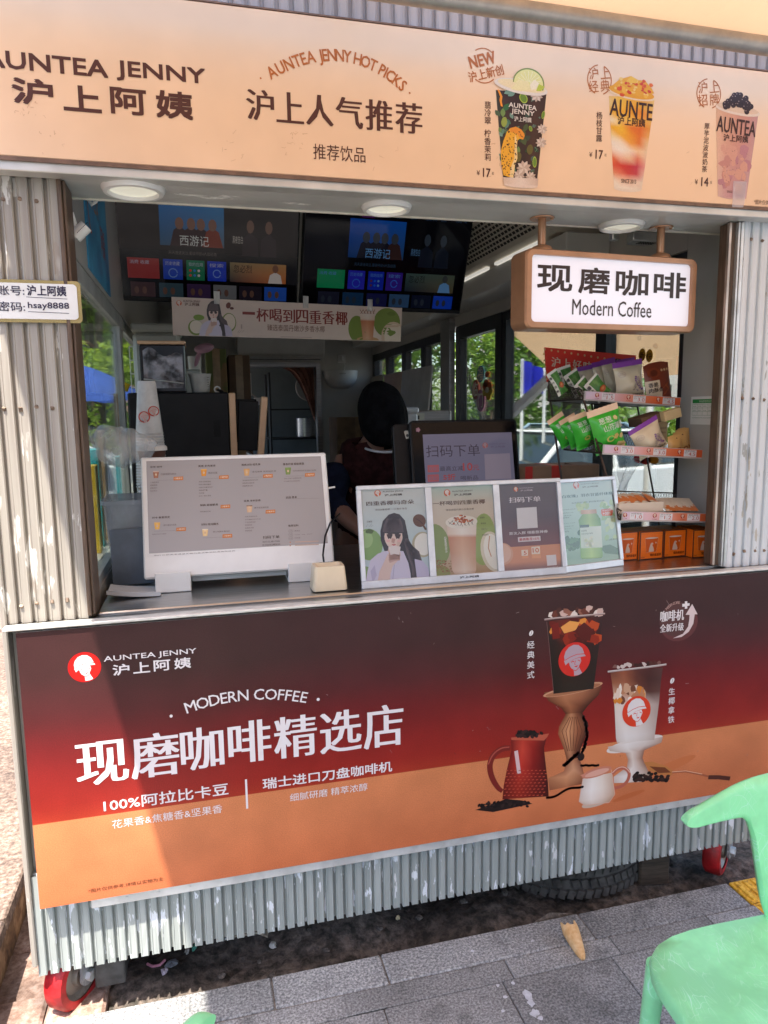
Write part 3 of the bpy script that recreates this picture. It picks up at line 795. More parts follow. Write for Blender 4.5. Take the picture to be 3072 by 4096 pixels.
# --- printed cups
random.seed(3)
def blob(A, cx, cy, rx, ry, c, layer, rot=0, j=0.18, n=14):
    pts = []
    for i in range(n):
        a = 2*math.pi*i/n; q = random.uniform(1-j, 1+j); x = rx*q*math.cos(a); y = ry*q*math.sin(a)
        pts.append((cx+x*math.cos(rot)-y*math.sin(rot), cy+x*math.sin(rot)+y*math.cos(rot)))
    A.poly(pts, c, layer)
def leaf(A, cx, cy, L, w, ang, c, layer, vein=None):
    ca, sa = math.cos(ang), math.sin(ang)
    pts = [(cx+(t*L)*ca-(w*math.sin(math.pi*t)*s)*sa, cy+(t*L)*sa+(w*math.sin(math.pi*t)*s)*ca) for s, ts in ((1, [i/6 for i in range(7)]), (-1, [1-i/6 for i in range(1, 6)])) for t in ts]
    A.poly(pts, c, layer)
    if vein: A.line([(cx, cy), (cx+L*ca, cy+L*sa)], 0.0006, vein, layer+0.3)
A.tf = ZU
edge = lambda t: (490+t*110, 1238-t*140)
rw = []
for i in range(9):
    t = i/8; y = 590+t*1330
    l, r = edge(t)
    rw.append(((l, y), (r, y+50-30*t), [(50, 52, 50), (52, 28, 34), (44, 16, 18), (40, 14, 14), (66, 34, 24), (52, 26, 22)]))
A.rows(rw, 1)
GR = [(86, 128, 108), (58, 112, 84), (110, 140, 74), (38, 104, 62), (120, 156, 140), (70, 96, 70)]
for k in range(46):
    x = random.uniform(510, 1150); y = random.uniform(640, 1850); t = (y-590)/1330; l, r = edge(t)
    L = random.uniform(70, 150)
    x = min(max(x, l+30), r-60)
    dim = 1.0 if x < 860 else 0.6
    c = random.choice(GR); leaf(A, x, y, L*(1 if x+L*0.9 < r-10 else 0.4), L*0.28, random.uniform(-2.6, -0.4), tuple(int(v*dim) for v in c), 1.5+0.05*k, (150, 180, 150) if k % 3 == 0 else None)
for x, y, w, h, a in ((895, 715, 55, 78, .5), (1060, 1655, 30, 82, 0), (1000, 1163, 24, 42, .3), (1188, 960, 24, 60, -.2)):
    if a == 0 or True: blob(A, x, y, w, h, (176, 190, 70), 4.2, -a, 0.02, 18); blob(A, x, y, w*.78, h*.82, (104, 140, 44), 4.5, -a, 0.02, 18)
for x, y in ((612, 1065), (822, 1580), (990, 1470)): blob(A, x, y, 44, 75, (150, 164, 70) if x < 700 else (96, 86, 30), 4.2, 0.1, 0.05)
def flower(x, y, s):
    for k in range(9):
        a = k*0.7+0.3; leaf(A, x, y, s, s*0.24, a, (226, 204, 188) if k % 2 else (200, 172, 154), 4.6+0.05*k)
flower(1090, 680, 95); flower(1170, 1170, 80); flower(1155, 1370, 85); flower(900, 1740, 110); flower(830, 1850, 90); flower(1000, 1870, 80)
A.poly([(510, 590), (535, 585), (585, 690), (575, 760), (590, 840), (560, 830), (540, 740), (550, 690)], (244, 150, 46), 5)
# the spotted cat printed on the cup
A.poly([(560, 1500), (600, 1340), (650, 1210), (700, 1155), (780, 1135), (860, 1175), (905, 1235), (914, 1270), (890, 1325), (840, 1312), (805, 1340), (798, 1440), (806, 1600), (770, 1700), (760, 1800), (745, 1890), (690, 1880), (600, 1850), (570, 1700)], (246, 176, 44), 5.5)
A.poly([(770, 1250), (800, 1340), (798, 1440), (806, 1600), (770, 1700), (745, 1890), (690, 1880), (700, 1760), (760, 1600)], (250, 214, 150), 5.7)
A.poly([(700, 1155), (780, 1135), (860, 1175), (905, 1235), (914, 1270), (890, 1325), (840, 1300), (800, 1240), (700, 1210)], (240, 148, 40), 5.8)
for k in range(95):
    y = random.uniform(1180, 1860); x = random.uniform(575, 800)
    if x < 560+max(0, (1500-y))*0.36 or x > 800 - max(0, (y-1600))*.15: continue
    blob(A, x, y, random.uniform(5, 12), random.uniform(6, 13), (70, 24, 12), 6.2, 0, .3, 7)
blob(A, 835, 1213, 16, 7, (50, 16, 8), 6.4, 0.3); A.line([(850, 1240), (858, 1275), (890, 1290)], 0.0014, (70, 24, 12), 6.4)
A.rows([((592, 1880), (1112, 1900), [(220, 190, 170), (236, 214, 198), (214, 180, 160)]), ((606, 1975), (1104, 2005), [(224, 196, 176), (240, 216, 200), (220, 188, 168)])], 6.5)
A.ell((855, 2000), 249, 38, (236, 210, 194), 6.4)
A.ell((860, 550), 394, 105, (240, 222, 206), 6.6, rot=-5); A.ell((865, 535), 350, 75, (250, 222, 172), 6.9, rot=-5)
A.ell((970, 500), 230, 226, (120, 140, 60), 7.0, a0=-22, a1=180); A.ell((968, 504), 215, 210, (240, 226, 150), 7.2, a0=-22, a1=180)
for k in range(9):
    a = R_(10+k*20); A.line([(968+25*math.cos(a), 500-25*math.sin(a)), (968+180*math.cos(a), 500-180*math.sin(a))], 0.0012, (250, 240, 196), 7.3)
A.poly([(705, 585), (820, 440), (960, 470), (1010, 590), (860, 615)], (248, 228, 168), 7.4); A.poly([(985, 520), (1060, 440), (1120, 500), (1080, 580), (1010, 600)], (252, 234, 200), 7.5)
A.poly([(1080, 610), (1120, 510), (1210, 550), (1150, 615)], (196, 200, 70), 7.6)
A.text('AUNTEA', (674, 854), (1088, 824), (236, 222, 210), layer=7.6, bold=0.02, rot=R_(-2)); A.text('JENNY', (712, 964), (1055, 906), (236, 222, 210), layer=7.6, bold=0.02, rot=R_(-2)); A.text('沪上阿姨', (755, 1055), (1010, 1004), (236, 222, 210), layer=7.6, bold=0.02)
A.build('printed_cup', P_vinyl, sign)
# mango cup
A.tf = ZV
def cup(rows_, rim, rimc, layer=1):
    A.rows(rows_, layer)
n_rows = []
mang = [[(236, 190, 120), (244, 190, 70), (240, 170, 60), (236, 150, 50), (244, 200, 120)], [(240, 200, 130), (246, 186, 60), (244, 166, 40), (240, 170, 60), (240, 190, 110)], [(244, 176, 50), (246, 170, 30), (244, 160, 34), (238, 130, 30), (240, 180, 90)], [(244, 224, 190), (248, 196, 100), (246, 190, 80), (242, 160, 50), (238, 180, 90)],
        [(240, 170, 30), (246, 186, 40), (232, 120, 30), (226, 100, 26), (232, 150, 60)], [(242, 210, 150), (244, 176, 50), (238, 150, 30), (228, 110, 30), (236, 170, 90)], [(244, 226, 208), (246, 222, 196), (240, 160, 60), (226, 120, 44), (240, 200, 150)], [(244, 214, 190), (248, 230, 214), (246, 220, 196), (244, 196, 150), (240, 206, 170)],
        [(226, 110, 60), (240, 180, 150), (240, 190, 150), (226, 120, 90), (238, 190, 160)], [(220, 80, 44), (210, 50, 34), (200, 36, 40), (196, 40, 70), (230, 150, 140)], [(230, 140, 100), (226, 110, 80), (206, 56, 50), (200, 60, 70), (236, 180, 160)], [(244, 220, 196), (242, 200, 170), (240, 190, 160), (242, 206, 180), (240, 214, 190)], [(240, 218, 196), (246, 226, 206), (246, 226, 206), (242, 220, 198), (236, 208, 184)]]
for i, cs in enumerate(mang):
    t = i/(len(mang)-1); y = 330+t*790
    n_rows.append(((290+t*45, y), (684-t*112, y+25-t*5), cs))
A.rows(n_rows, 1)
A.ell((453, 1130), 118, 26, (240, 216, 194), 0.9)
A.ell((490, 318), 205, 45, (244, 210, 170), 1.5, rot=-4); A.ell((486, 300), 196, 48, (238, 160, 40), 1.8, rot=-5)
A.poly([(286, 268), (380, 190), (480, 160), (540, 195), (600, 200), (660, 270), (680, 310), (560, 330), (400, 320)], (240, 164, 40), 2.0)
for k in range(40): blob(A, 490+random.gauss(0, 80), 255+random.gauss(0, 30), random.uniform(8, 24), random.uniform(7, 18), random.choice([(222, 80, 30), (236, 110, 40), (248, 180, 60), (214, 60, 30), (250, 200, 110)]), 2.2+k*0.03, random.random())
A.poly([(440, 205), (480, 160), (540, 195), (520, 225), (470, 220)], (246, 184, 60), 3.6)
A.text('AUNTE', (296, 505), (668, 395), (56, 22, 16), layer=3, bold=0.02, rot=R_(-2)); A.text('沪上阿姨', (364, 578), (604, 530), (56, 22, 16), layer=3, bold=0.02, rot=R_(-1)); A.text('SINCE 2013', (396, 1078), (524, 1052), (60, 24, 18), layer=3, bold=0.01)
A.build('printed_cup', P_vinyl, sign)
# taro cup
n_rows = []
for i in range(9):
    t = i/8; y = 425+t*770; L = lambda a, c: tuple(int(a[k]+(c[k]-a[k])*t) for k in range(3))
    n_rows.append(((1212+t*14, y), (1578-t*108, y+45-t*25), [L((236, 180, 140), (232, 190, 176)), L((232, 168, 130), (214, 160, 158)), L((226, 156, 124), (204, 146, 150)), L((220, 150, 126), (196, 140, 148)), L((206, 148, 140), (206, 164, 166))]))
A.rows(n_rows, 1); A.ell((1348, 1190), 122, 28, (220, 168, 160), 0.9)
for k in range(30):
    t = random.random(); blob(A, random.uniform(1260, 1480), 760+t*380, random.uniform(10, 40), random.uniform(10, 60), random.choice([(206, 140, 130), (222, 160, 140), (194, 130, 138)]), 1.2+k*.02)
for k in range(26): blob(A, random.uniform(1260, 1480), random.uniform(800, 1100), 3, 3, (120, 70, 70), 2.0)
A.ell((1400, 455), 192, 42, (244, 212, 184), 1.9, rot=-4); A.ell((1398, 440), 180, 36, (238, 196, 160), 2.1, rot=-4)
for k in range(46):
    x = 1395+random.gauss(0, 70); y = 395+random.gauss(0, 28)-max(0, 40-abs(x-1390)*0.5)
    if 1240 < x < 1550: A.ell((x, y), 22, 24, (52, 26, 22), 2.3+k*.04); A.ell((x-7, y-8), 5, 5, (170, 140, 130), 2.33+k*.04, n=8)
A.text('AUNTEA', (1212, 645), (1556, 545), (62, 30, 26), layer=4.3, bold=0.02, rot=R_(-3)); A.text('沪上阿姨', (1272, 718), (1488, 678), (62, 30, 26), layer=4.3, bold=0.015); A.text('SINCE', (1304, 1162), (1350, 1146), (70, 34, 30), layer=4.3)
A.build('printed_cup', P_vinyl, sign)
# a strip of clear tape and scuffs at the right end
b = MB(); p = [ZV(1362, 1062), ZV(1478, 1066), ZV(1455, 1262), ZV(1442, 1289), ZV(1350, 1286)]
q = [at(x, y, 1.8145) for x, y in p]; b.add(q, [[0, 1, 2, 3, 4]]); b.build('clear_tape', film_mat('clear_tape_film', (0.75, 0.72, 0.78), 0.42, 0.12), sign)
A.tf = None
for k in range(60):
    x, y = random.choice([(95, 290), (480, 320), (800, 330), (640, 310), (1080, 330), (1530, 360), (60, 230), (980, 360)])
    x += random.gauss(0, 25); y += random.gauss(0, 22)
    pts = [(x+random.gauss(0, 3), y+random.gauss(0, 3)) for _ in range(3)]
    A.line(pts, random.uniform(0.0004, 0.0012), (214, 168, 134), 0.6)
A.build('scuff_marks', P_vinyl, sign)

# ---------------------------------------------------------------- the coffee banner under the counter
ban = thing('coffee_banner', 'wide coffee banner fading from dark brown to orange below the counter', 'banner', (0.6, 1.84, 0.36))
TZ, BZ = 1.0815, 0.353
XR2 = 1.772
b = MB(); b.b2((-0.449, 1.8352, BZ), (XR2, 1.871, TZ), 0.001); b.build('banner_board', mat('board_edge', (0.3, 0.28, 0.26), 0.5, var=0.2, scale=20), ban)
A = Art((0, 1.835, 0), gain=0.84)
HZ = (onz(128/SC, 3302/SC, 0), 0)[1]
hz = at(128/SC, 3302/SC, 1.835).z
stops = [(TZ, (66, 40, 40)), (TZ-0.12, (68, 40, 40)), (TZ-0.22, (84, 36, 38)), (TZ-0.30, (112, 32, 34)), (TZ-0.38, (134, 34, 32)), (TZ-0.46, (152, 40, 32)), (hz, (168, 54, 36))]
def gradrows(x0, x1, st, layer, n=24):
    rw = []
    for i in range(n+1):
        z = st[0][0]+(st[-1][0]-st[0][0])*i/n
        for (za, ca), (zb, cb) in zip(st[:-1], st[1:]):
            if zb-1e-9 <= z <= za+1e-9:
                t = (za-z)/max(1e-9, za-zb); c = tuple(ca[k]+(cb[k]-ca[k])*t for k in range(3)); break
        rw.append(((x0, z), (x1, z), [c]*2))
    A.rows(rw, layer, uv=True)
gradrows(-0.449, XR2, stops, 0)
A.rows([((-0.449, hz), (XR2, hz), [(216, 134, 88)]*2), ((-0.449, hz-0.1), (XR2, hz-0.1), [(212, 128, 84)]*2), ((-0.449, BZ), (XR2, BZ), [(206, 116, 74)]*2)], 0, uv=True)
A.build('banner_print', print_mat('banner_vinyl', 0.36, dirt=0.12, dscale=7, grain=0.18, spec=0.22, bump=0.25), ban)
W = (238, 230, 232)
A.tf = ZW
A.text('AUNTEA JENNY', (406, 247), (766, 187), W, bold=0.012); 
for i, ch in enumerate('沪上阿姨'): A.text(ch, (441+i*80, 296-i*8.5), (504+i*80, 247-i*8.5), W, bold=0.02)
lc = A.uv((330, 262)); A.logo(lc[0], lc[1], 0.0365, red=(226, 30, 26), white=(244, 236, 236), layer=1.0, ring=(190, 20, 24))
A.build('brand_lettering', P_gloss, ban)
A.arc('MODERN COFFEE', (722, 424), (960, 371), (1202, 382), 0.03, W, bold=0.004)
A.ell((668, 453), 6, 6, W); A.ell((1242, 388), 6, 6, W)
A.build('arched_lettering', P_gloss, ban)
for ch, x0, x1, y0, y1 in (('现', 302, 496, 722, 548), ('磨', 515, 697, 693, 517), ('咖', 709, 870, 662, 496), ('啡', 894, 1055, 634, 470), ('精', 1072, 1235, 614, 450), ('选', 1250, 1410, 594, 430), ('店', 1420, 1574, 576, 410)):
    A.text(ch, (x0, y0+9), (x1, y1-9), W, smear=0.045)
A.build('heading_lettering', P_gloss, ban)
A.text('100%阿拉比卡豆', (406, 828), (890, 712), W, bold=0.018); A.build('caption_lettering', P_gloss, ban)
A.text('瑞士进口刀盘咖啡机', (1026, 740), (1530, 627), W, bold=0.018); A.build('caption_lettering', P_gloss, ban)
A.text('花果香&焦糖香&坚果香', (439, 893), (866, 797), W); A.build('caption_lettering', P_gloss, ban)
A.text('细腻研磨 精萃浓醇', (1132, 787), (1434, 713), W); A.build('caption_lettering', P_gloss, ban)
A.line([(960, 700), (965, 814)], 0.0055, W)
A.build('divider_line', P_gloss, ban)
A.text('*图片仅供参考,详情以实物为主', (345, 1144), (637, 1080), (84, 44, 28), bold=0.0)
A.build('small_print', P_gloss, ban)
A.tf = ZX
A.vtext('经典美式', (127, 348), (127, 558), 0.0225, W, bold=0.006); A.vtext('生椰拿铁', (1112, 674), (1107, 870), 0.0225, W, bold=0.006)
for x, y in ((130, 266), (1115, 598)):
    A.ell((x, y), 13, 20, W, 2, rot=-28); A.line([(x+5, y-15), (x-4, y+15)], 0.0014, (90, 60, 60), 2.3)
A.build('drink_names', P_gloss, ban)
A.ell((1165, 195), 128, 128, (104, 56, 56), 0.5); A.ell((1150, 170), 122, 118, (92, 58, 56), 0.7)
A.arc('MODERN COFFEE', (1074, 98), (1118, 62), (1168, 52), 0.0085, (200, 160, 150))
A.text('咖啡机', (1030, 190), (1200, 97), W, bold=0.004, smear=0.05); A.text('全新升级', (1028, 263), (1197, 190), W, bold=0.0, smear=0.05)
A.poly([(1185, 62), (1203, 60), (1203, 44), (1220, 43), (1220, 58), (1236, 56), (1236, 74), (1220, 76), (1220, 94), (1203, 96), (1203, 80), (1185, 82)], W, 2)
A.poly([(1208, 138), (1254, 62), (1292, 134), (1272, 134), (1262, 200), (1230, 256), (1180, 292), (1120, 302), (1190, 270), (1226, 220), (1234, 170), (1236, 138)], (226, 206, 206), 2)
A.build('badge', P_gloss, ban)
# glass of iced black coffee on its stand
random.seed(11)
A.rows([((236, 180), (628, 150), [(60, 34, 32), (104, 40, 30), (120, 44, 30), (90, 36, 32), (60, 38, 38)]), ((250, 280), (616, 262), [(50, 34, 32), (110, 36, 26), (130, 40, 26), (96, 28, 26), (52, 32, 32)]), ((262, 360), (604, 350), [(46, 32, 30), (60, 32, 28), (62, 30, 26), (56, 28, 26), (50, 34, 32)]), ((286, 690), (566, 655), [(42, 32, 28), (50, 36, 32), (52, 38, 34), (50, 36, 32), (46, 34, 32)])], 1)
for k in range(34):
    x = random.uniform(280, 590); y = random.uniform(180, 330)-abs(x-430)*0.12
    blob(A, x, y, random.uniform(18, 48), random.uniform(18, 50), random.choice([(150, 44, 26), (110, 30, 22), (190, 74, 34), (226, 140, 60), (86, 26, 22), (130, 36, 24)]), 1.2+k*.03, random.random(), .3, 8)
for pts, c in (([(335, 225), (400, 180), (470, 190), (440, 245), (360, 268)], (236, 160, 84)), ([(430, 250), (500, 190), (560, 240), (540, 320), (480, 310)], (92, 28, 24)), ([(270, 210), (320, 190), (330, 300), (280, 310)], (120, 30, 24))): A.poly(pts, c, 2.4)
for k in range(14):
    x = 275+k*26; y = 148-random.uniform(0, 60)*math.sin(math.pi*(k+1)/15)-k*1.5; blob(A, x, y, random.uniform(20, 34), random.uniform(20, 36), random.choice([(150, 96, 80), (214, 180, 170), (110, 56, 44), (80, 44, 38), (230, 214, 206)]), 2.3+k*.03, random.random(), .35, 6)
A.line([(222, 172), (300, 160), (430, 150), (560, 138), (645, 130)], 0.006, (150, 120, 116), 3); A.line([(222, 168), (430, 146), (645, 127)], 0.002, (214, 196, 192), 3.2)
A.line([(238, 186), (286, 680)], 0.0016, (120, 90, 88), 3)
cu = A.uv((432, 448)); A.logo(cu[0], cu[1], 0.0525, red=(214, 50, 44), white=(186, 160, 172), layer=3)
A.build('printed_cup', P_gloss, ban)
# carved stand
A.ell((424, 660), 206, 30, (206, 150, 118), 0.6, rot=5); A.ell((424, 664), 190, 22, (170, 110, 80), 0.75, rot=5)
A.rows([((218, 680), (627, 635), [(120, 66, 44), (190, 126, 90), (176, 112, 82), (110, 56, 40)]), ((250, 740), (600, 700), [(104, 54, 36), (180, 116, 82), (160, 98, 70), (84, 40, 30)]), ((340, 790), (530, 770), [(96, 46, 30), (166, 102, 70), (120, 66, 46), (66, 30, 24)]), ((370, 830), (490, 822), [(84, 40, 28), (150, 90, 60), (110, 60, 42), (60, 28, 22)])], 0.5)
A.rows([((372, 830), (486, 822), [(110, 60, 40), (190, 130, 94), (130, 76, 54), (60, 30, 24)]), ((325, 920), (530, 900), [(140, 84, 56), (214, 150, 108), (150, 90, 62), (70, 34, 26)]), ((318, 970), (520, 960), [(150, 90, 60), (220, 156, 112), (156, 92, 64), (72, 34, 26)]), ((360, 1080), (478, 1070), [(130, 76, 52), (196, 136, 98), (130, 76, 52), (64, 32, 26)]), ((378, 1150), (466, 1140), [(120, 66, 46), (180, 120, 88), (110, 62, 46), (60, 32, 26)])], 0.55)
for k in range(6): x = 345+k*28; A.line([(400+k*10, 850), (x, 950), (385+k*12, 1090)], 0.0022, (104, 58, 40), 0.9)
A.rows([((375, 1150), (468, 1145), [(140, 82, 58), (190, 128, 92), (110, 66, 50)]), ((360, 1230), (490, 1210), [(170, 108, 78), (216, 158, 120), (140, 86, 66)]), ((250, 1280), (500, 1260), [(176, 116, 82), (216, 152, 110), (160, 98, 70)]), ((258, 1365), (490, 1320), [(140, 84, 56), (180, 116, 80), (120, 68, 46)])], 0.5)
for k in range(70):
    t = k/69
    if t < .5: x = 500+40*math.sin(t*5)-t*80; y = 850+t*500
    else: x = 460-(t-.5)*200; y = 1100+(t-.5)*180
    A.ell((x+random.uniform(-8, 8), y), 10, 11, (44, 26, 26), 1.4, n=8)
A.ell((478, 1130), 24, 28, (40, 24, 24), 1.5)
for k in range(40):
    A.ell((240+k*6.4, 1415-k*2.2+10*math.sin(k*.2)), 8, 9, (46, 28, 26), 1.5, n=8); 
    if k < 18: A.ell((480+k*7, 1190+2*math.sin(k)), 8, 9, (46, 28, 26), 1.4, n=8)
A.build('printed_stand', P_gloss, ban)
# iced latte on the white stand
A.ell((855, 1040), 194, 42, (226, 214, 206), 0.6, rot=6)
A.rows([((664, 1060), (1050, 990), [(200, 180, 170), (236, 228, 224), (226, 214, 208), (190, 164, 152)]), ((680, 1090), (1040, 1030), [(190, 166, 154), (230, 220, 214), (214, 198, 190), (176, 146, 132)]), ((790, 1105), (920, 1085), [(186, 150, 132), (230, 214, 204), (200, 172, 158), (150, 110, 94)]), ((806, 1150), (908, 1140), [(180, 140, 120), (226, 208, 196), (196, 164, 148), (140, 100, 84)]), ((800, 1200), (930, 1190), [(190, 160, 144), (232, 218, 210), (204, 178, 164), (150, 112, 94)]), ((706, 1270), (960, 1255), [(210, 194, 186), (240, 232, 228), (222, 206, 198), (180, 150, 134)]), ((708, 1314), (900, 1306), [(200, 180, 170), (230, 220, 214), (214, 198, 190), (180, 150, 134)])], 0.7)
A.rows([((682, 535), (1050, 505), [(110, 62, 50), (150, 84, 60), (96, 52, 44), (80, 44, 40), (92, 60, 56)]), ((694, 610), (1038, 588), [(150, 90, 64), (160, 96, 70), (104, 56, 44), (74, 40, 36), (84, 54, 50)]), ((704, 690), (1030, 672), [(200, 160, 140), (196, 140, 110), (150, 96, 76), (90, 52, 46), (100, 66, 60)]), ((712, 780), (1022, 760), [(226, 206, 196), (230, 212, 204), (222, 200, 192), (200, 176, 168), (176, 152, 144)]), ((722, 1000), (996, 960), [(210, 196, 190), (232, 224, 220), (228, 218, 214), (216, 204, 198), (190, 172, 164)]), ((730, 1032), (990, 1012), [(206, 190, 182), (228, 218, 212), (222, 210, 204), (210, 196, 188), (186, 166, 156)])], 1)
for k in range(26):
    x = random.uniform(715, 920); y = 640+random.uniform(0, 110); blob(A, x, y, random.uniform(8, 24), random.uniform(18, 46), random.choice([(230, 206, 190), (206, 160, 130), (120, 70, 50), (190, 130, 96), (240, 226, 214), (214, 130, 50)]), 1.2+k*.03, random.uniform(-.6, .6), .3, 8)
A.line([(664, 536), (760, 524), (900, 508), (1000, 496), (1074, 484)], 0.006, (176, 156, 152), 2.4); A.line([(664, 532), (870, 508), (1074, 481)], 0.0022, (226, 214, 210), 2.6)
for k in range(13):
    x = 712+k*26; blob(A, x, 506-k*2.2-random.uniform(0, 12), random.uniform(12, 22), random.uniform(10, 18), random.choice([(66, 36, 32), (90, 50, 44), (210, 190, 184), (130, 90, 84)]), 2.2+k*.02, random.random(), .35, 6)
cu = A.uv((865, 812)); A.logo(cu[0], cu[1], 0.0495, red=(222, 66, 38), white=(232, 222, 222), layer=2.7)
A.build('printed_cup', P_gloss, ban)
# red pitcher of beans
A.tf = zc(1700, 2300, 1372)
A.rows([((416, 790), (592, 772), [(110, 30, 26), (190, 62, 46), (160, 44, 36), (110, 30, 28)]), ((418, 850), (575, 836), [(120, 30, 26), (206, 70, 54), (150, 36, 30), (90, 26, 24)]), ((398, 930), (584, 920), [(120, 30, 26), (196, 56, 44), (136, 32, 28), (76, 24, 22)]), ((380, 1020), (595, 1010), [(110, 28, 22), (160, 44, 32), (120, 30, 26), (66, 24, 22)]), ((374, 1085), (598, 1070), [(96, 26, 20), (140, 40, 28), (104, 28, 22), (60, 24, 20)])], 1)
A.line([(440, 850), (455, 960)], 0.012, (226, 190, 190), 1.6)
for j in range(9):
    for k in range(10): A.line([(392+k*20+(j % 2)*9-j*1.5, 946+j*15), (402+k*20+(j % 2)*9-j*1.5, 944+j*15)], 0.0028, (190, 84, 60), 1.6)
A.sline([(412, 836), (372, 838), (330, 868), (310, 920), (322, 980), (352, 1030), (374, 1046)], [0.016, 0.019, 0.019, 0.018, 0.017, 0.015, 0.012], (124, 40, 34), 0.8); A.sline([(408, 832), (366, 836), (326, 868), (306, 916)], 0.004, (176, 84, 70), 1.0)
A.poly([(416, 786), (560, 772), (600, 766), (590, 785), (575, 800), (418, 798)], (190, 92, 70), 1.4)
for k in range(42): A.ell((435+random.random()*130, 782-random.random()*34*math.sin(math.pi*(k % 21+1)/22)), 11, 7, random.choice([(40, 26, 26), (60, 38, 36), (30, 20, 20)]), 1.8+k*.01, rot=random.uniform(-60, 60), n=8)
A.poly([(242, 1136), (330, 1108), (390, 1082), (470, 1090), (520, 1106), (470, 1116), (330, 1146)], (40, 28, 26), 1.7)
for k in range(60): A.ell((260+random.random()*240, 1122-random.random()*26+0), 9, 6, random.choice([(34, 24, 22), (56, 40, 36), (28, 20, 20)]), 1.9+k*.01, rot=random.uniform(-60, 60), n=8)
A.build('printed_pitcher', P_gloss, ban)
A.ell((831, 1098), 72, 20, (206, 182, 164), .9, rot=8); A.rows([((762, 985), (906, 955), [(214, 196, 184), (240, 230, 222), (232, 214, 200), (210, 180, 160)]), ((750, 1050), (912, 1020), [(220, 204, 194), (244, 236, 230), (236, 222, 210), (206, 174, 152)]), ((744, 1096), (918, 1062), [(214, 194, 180), (240, 228, 220), (230, 210, 196), (200, 160, 134)]), ((770, 1114), (890, 1100), [(200, 176, 156), (224, 204, 190), (214, 190, 172), (190, 150, 124)])], 1)
A.line([(764, 985), (745, 1090), (770, 1114), (890, 1100), (918, 1060), (900, 940)], 0.002, (226, 180, 160), 1.5)
A.ell((830, 954), 72, 22, (206, 130, 106), 1.2, rot=8); A.ell((832, 956), 58, 14, (226, 170, 150), 1.4, rot=8); A.poly([(750, 968), (778, 958), (780, 984)], (214, 140, 116), 1.3)
A.sline([(904, 962), (930, 936), (965, 930), (990, 955), (982, 995), (950, 1024), (916, 1030)], 0.011, (190, 104, 84), 1.3); A.sline([(906, 956), (932, 931), (966, 926), (992, 955)], 0.003, (236, 190, 170), 1.6)
A.ell((985, 1068), 78, 12, (196, 106, 62), 0.5, rot=10); A.ell((1200, 920), 110, 22, (206, 118, 72), 0.5, rot=14); A.ell((1040, 990), 60, 10, (180, 96, 60), .5)
A.build('printed_milk_jug', P_gloss, ban)
A.poly([(1058, 905), (1100, 902), (1170, 925), (1205, 950), (1190, 970), (1130, 965), (1085, 945)], (196, 126, 70), 1); A.poly([(1085, 925), (1160, 930), (1190, 955), (1130, 958)], (120, 64, 36), 1.2)
A.line([(1195, 955), (1260, 950), (1340, 966), (1400, 982)], 0.0065, (170, 96, 66), 1.2); A.line([(1195, 952), (1260, 947), (1340, 962)], 0.002, (236, 190, 160), 1.5); A.line([(1370, 978), (1420, 978), (1475, 984)], 0.014, (84, 44, 34), 1.4)
for k in range(60): A.ell((1010+random.random()*170, 995-random.random()*40*min(1, (k % 30)/15)), 10, 8, random.choice([(34, 22, 20), (60, 36, 30), (28, 18, 18)]), 1.5+k*.01, n=8)
A.build('printed_spoon', P_gloss, ban)
A.tf = None
for k in range(46):
    x = random.uniform(700, 1640); y = random.uniform(1300, 1640)
    A.line([(x, y), (x+random.gauss(0, 2), y+random.gauss(0, 2)), (x+random.gauss(0, 3), y+random.gauss(0, 3))], random.uniform(0.0004, 0.0012), random.choice([(150, 130, 128), (60, 40, 38), (176, 160, 160)]), 0.5)
A.build('scuff_marks', P_gloss, ban)

# ---------------------------------------------------------------- account plaque on the left pillar
pl = thing('plaque', 'small white plaque with gold border and two lines of login text on the left pillar', 'plaque', (-0.42, 1.872, 1.86))
def rrect(x0, z0, x1, z1, r, n=6):
    pts = []
    for cx, cz, a in ((x1-r, z1-r, 0), (x0+r, z1-r, 90), (x0+r, z0+r, 180), (x1-r, z0+r, 270)):
        for i in range(n+1): pts.append((cx+r*math.cos(R_(a+90*i/n)), cz+r*math.sin(R_(a+90*i/n))))
    return pts
b = MB(); b.ext(rrect(-0.60, 1.8155, -0.2525, 1.9115, 0.010), Matrix.Translation((0, 1.866, 0)), 0.004); b.build('gold_border', mat('gold_mirror', (0.72, 0.5, 0.2), 0.22, 0.9, var=0.1, scale=6), pl)
b = MB(); b.ext(rrect(-0.592, 1.823, -0.2605, 1.9035, 0.009), Matrix.Translation((0, 1.862, 0)), 0.004); b.build('white_face', M_whitep, pl)
A = Art((0, 1.8618, 0), gain=0.8); A.tf = zc(0, 600, 500, 1106)
NV = (66, 60, 84)
A.text('账号:', (-20, 1283), (212, 1205), NV, bold=0.012); A.text('沪上阿姨', (242, 1288), (583, 1205), NV, bold=0.03)
A.text('密码:', (-15, 1425), (218, 1345), NV, bold=0.012); A.text('hsay8888', (250, 1416), (610, 1352), NV, bold=0.02)
A.line([(232, 1300), (596, 1319)], 0.0012, NV); A.line([(248, 1430), (612, 1446)], 0.0012, NV)
A.build('lettering', P_gloss, pl)

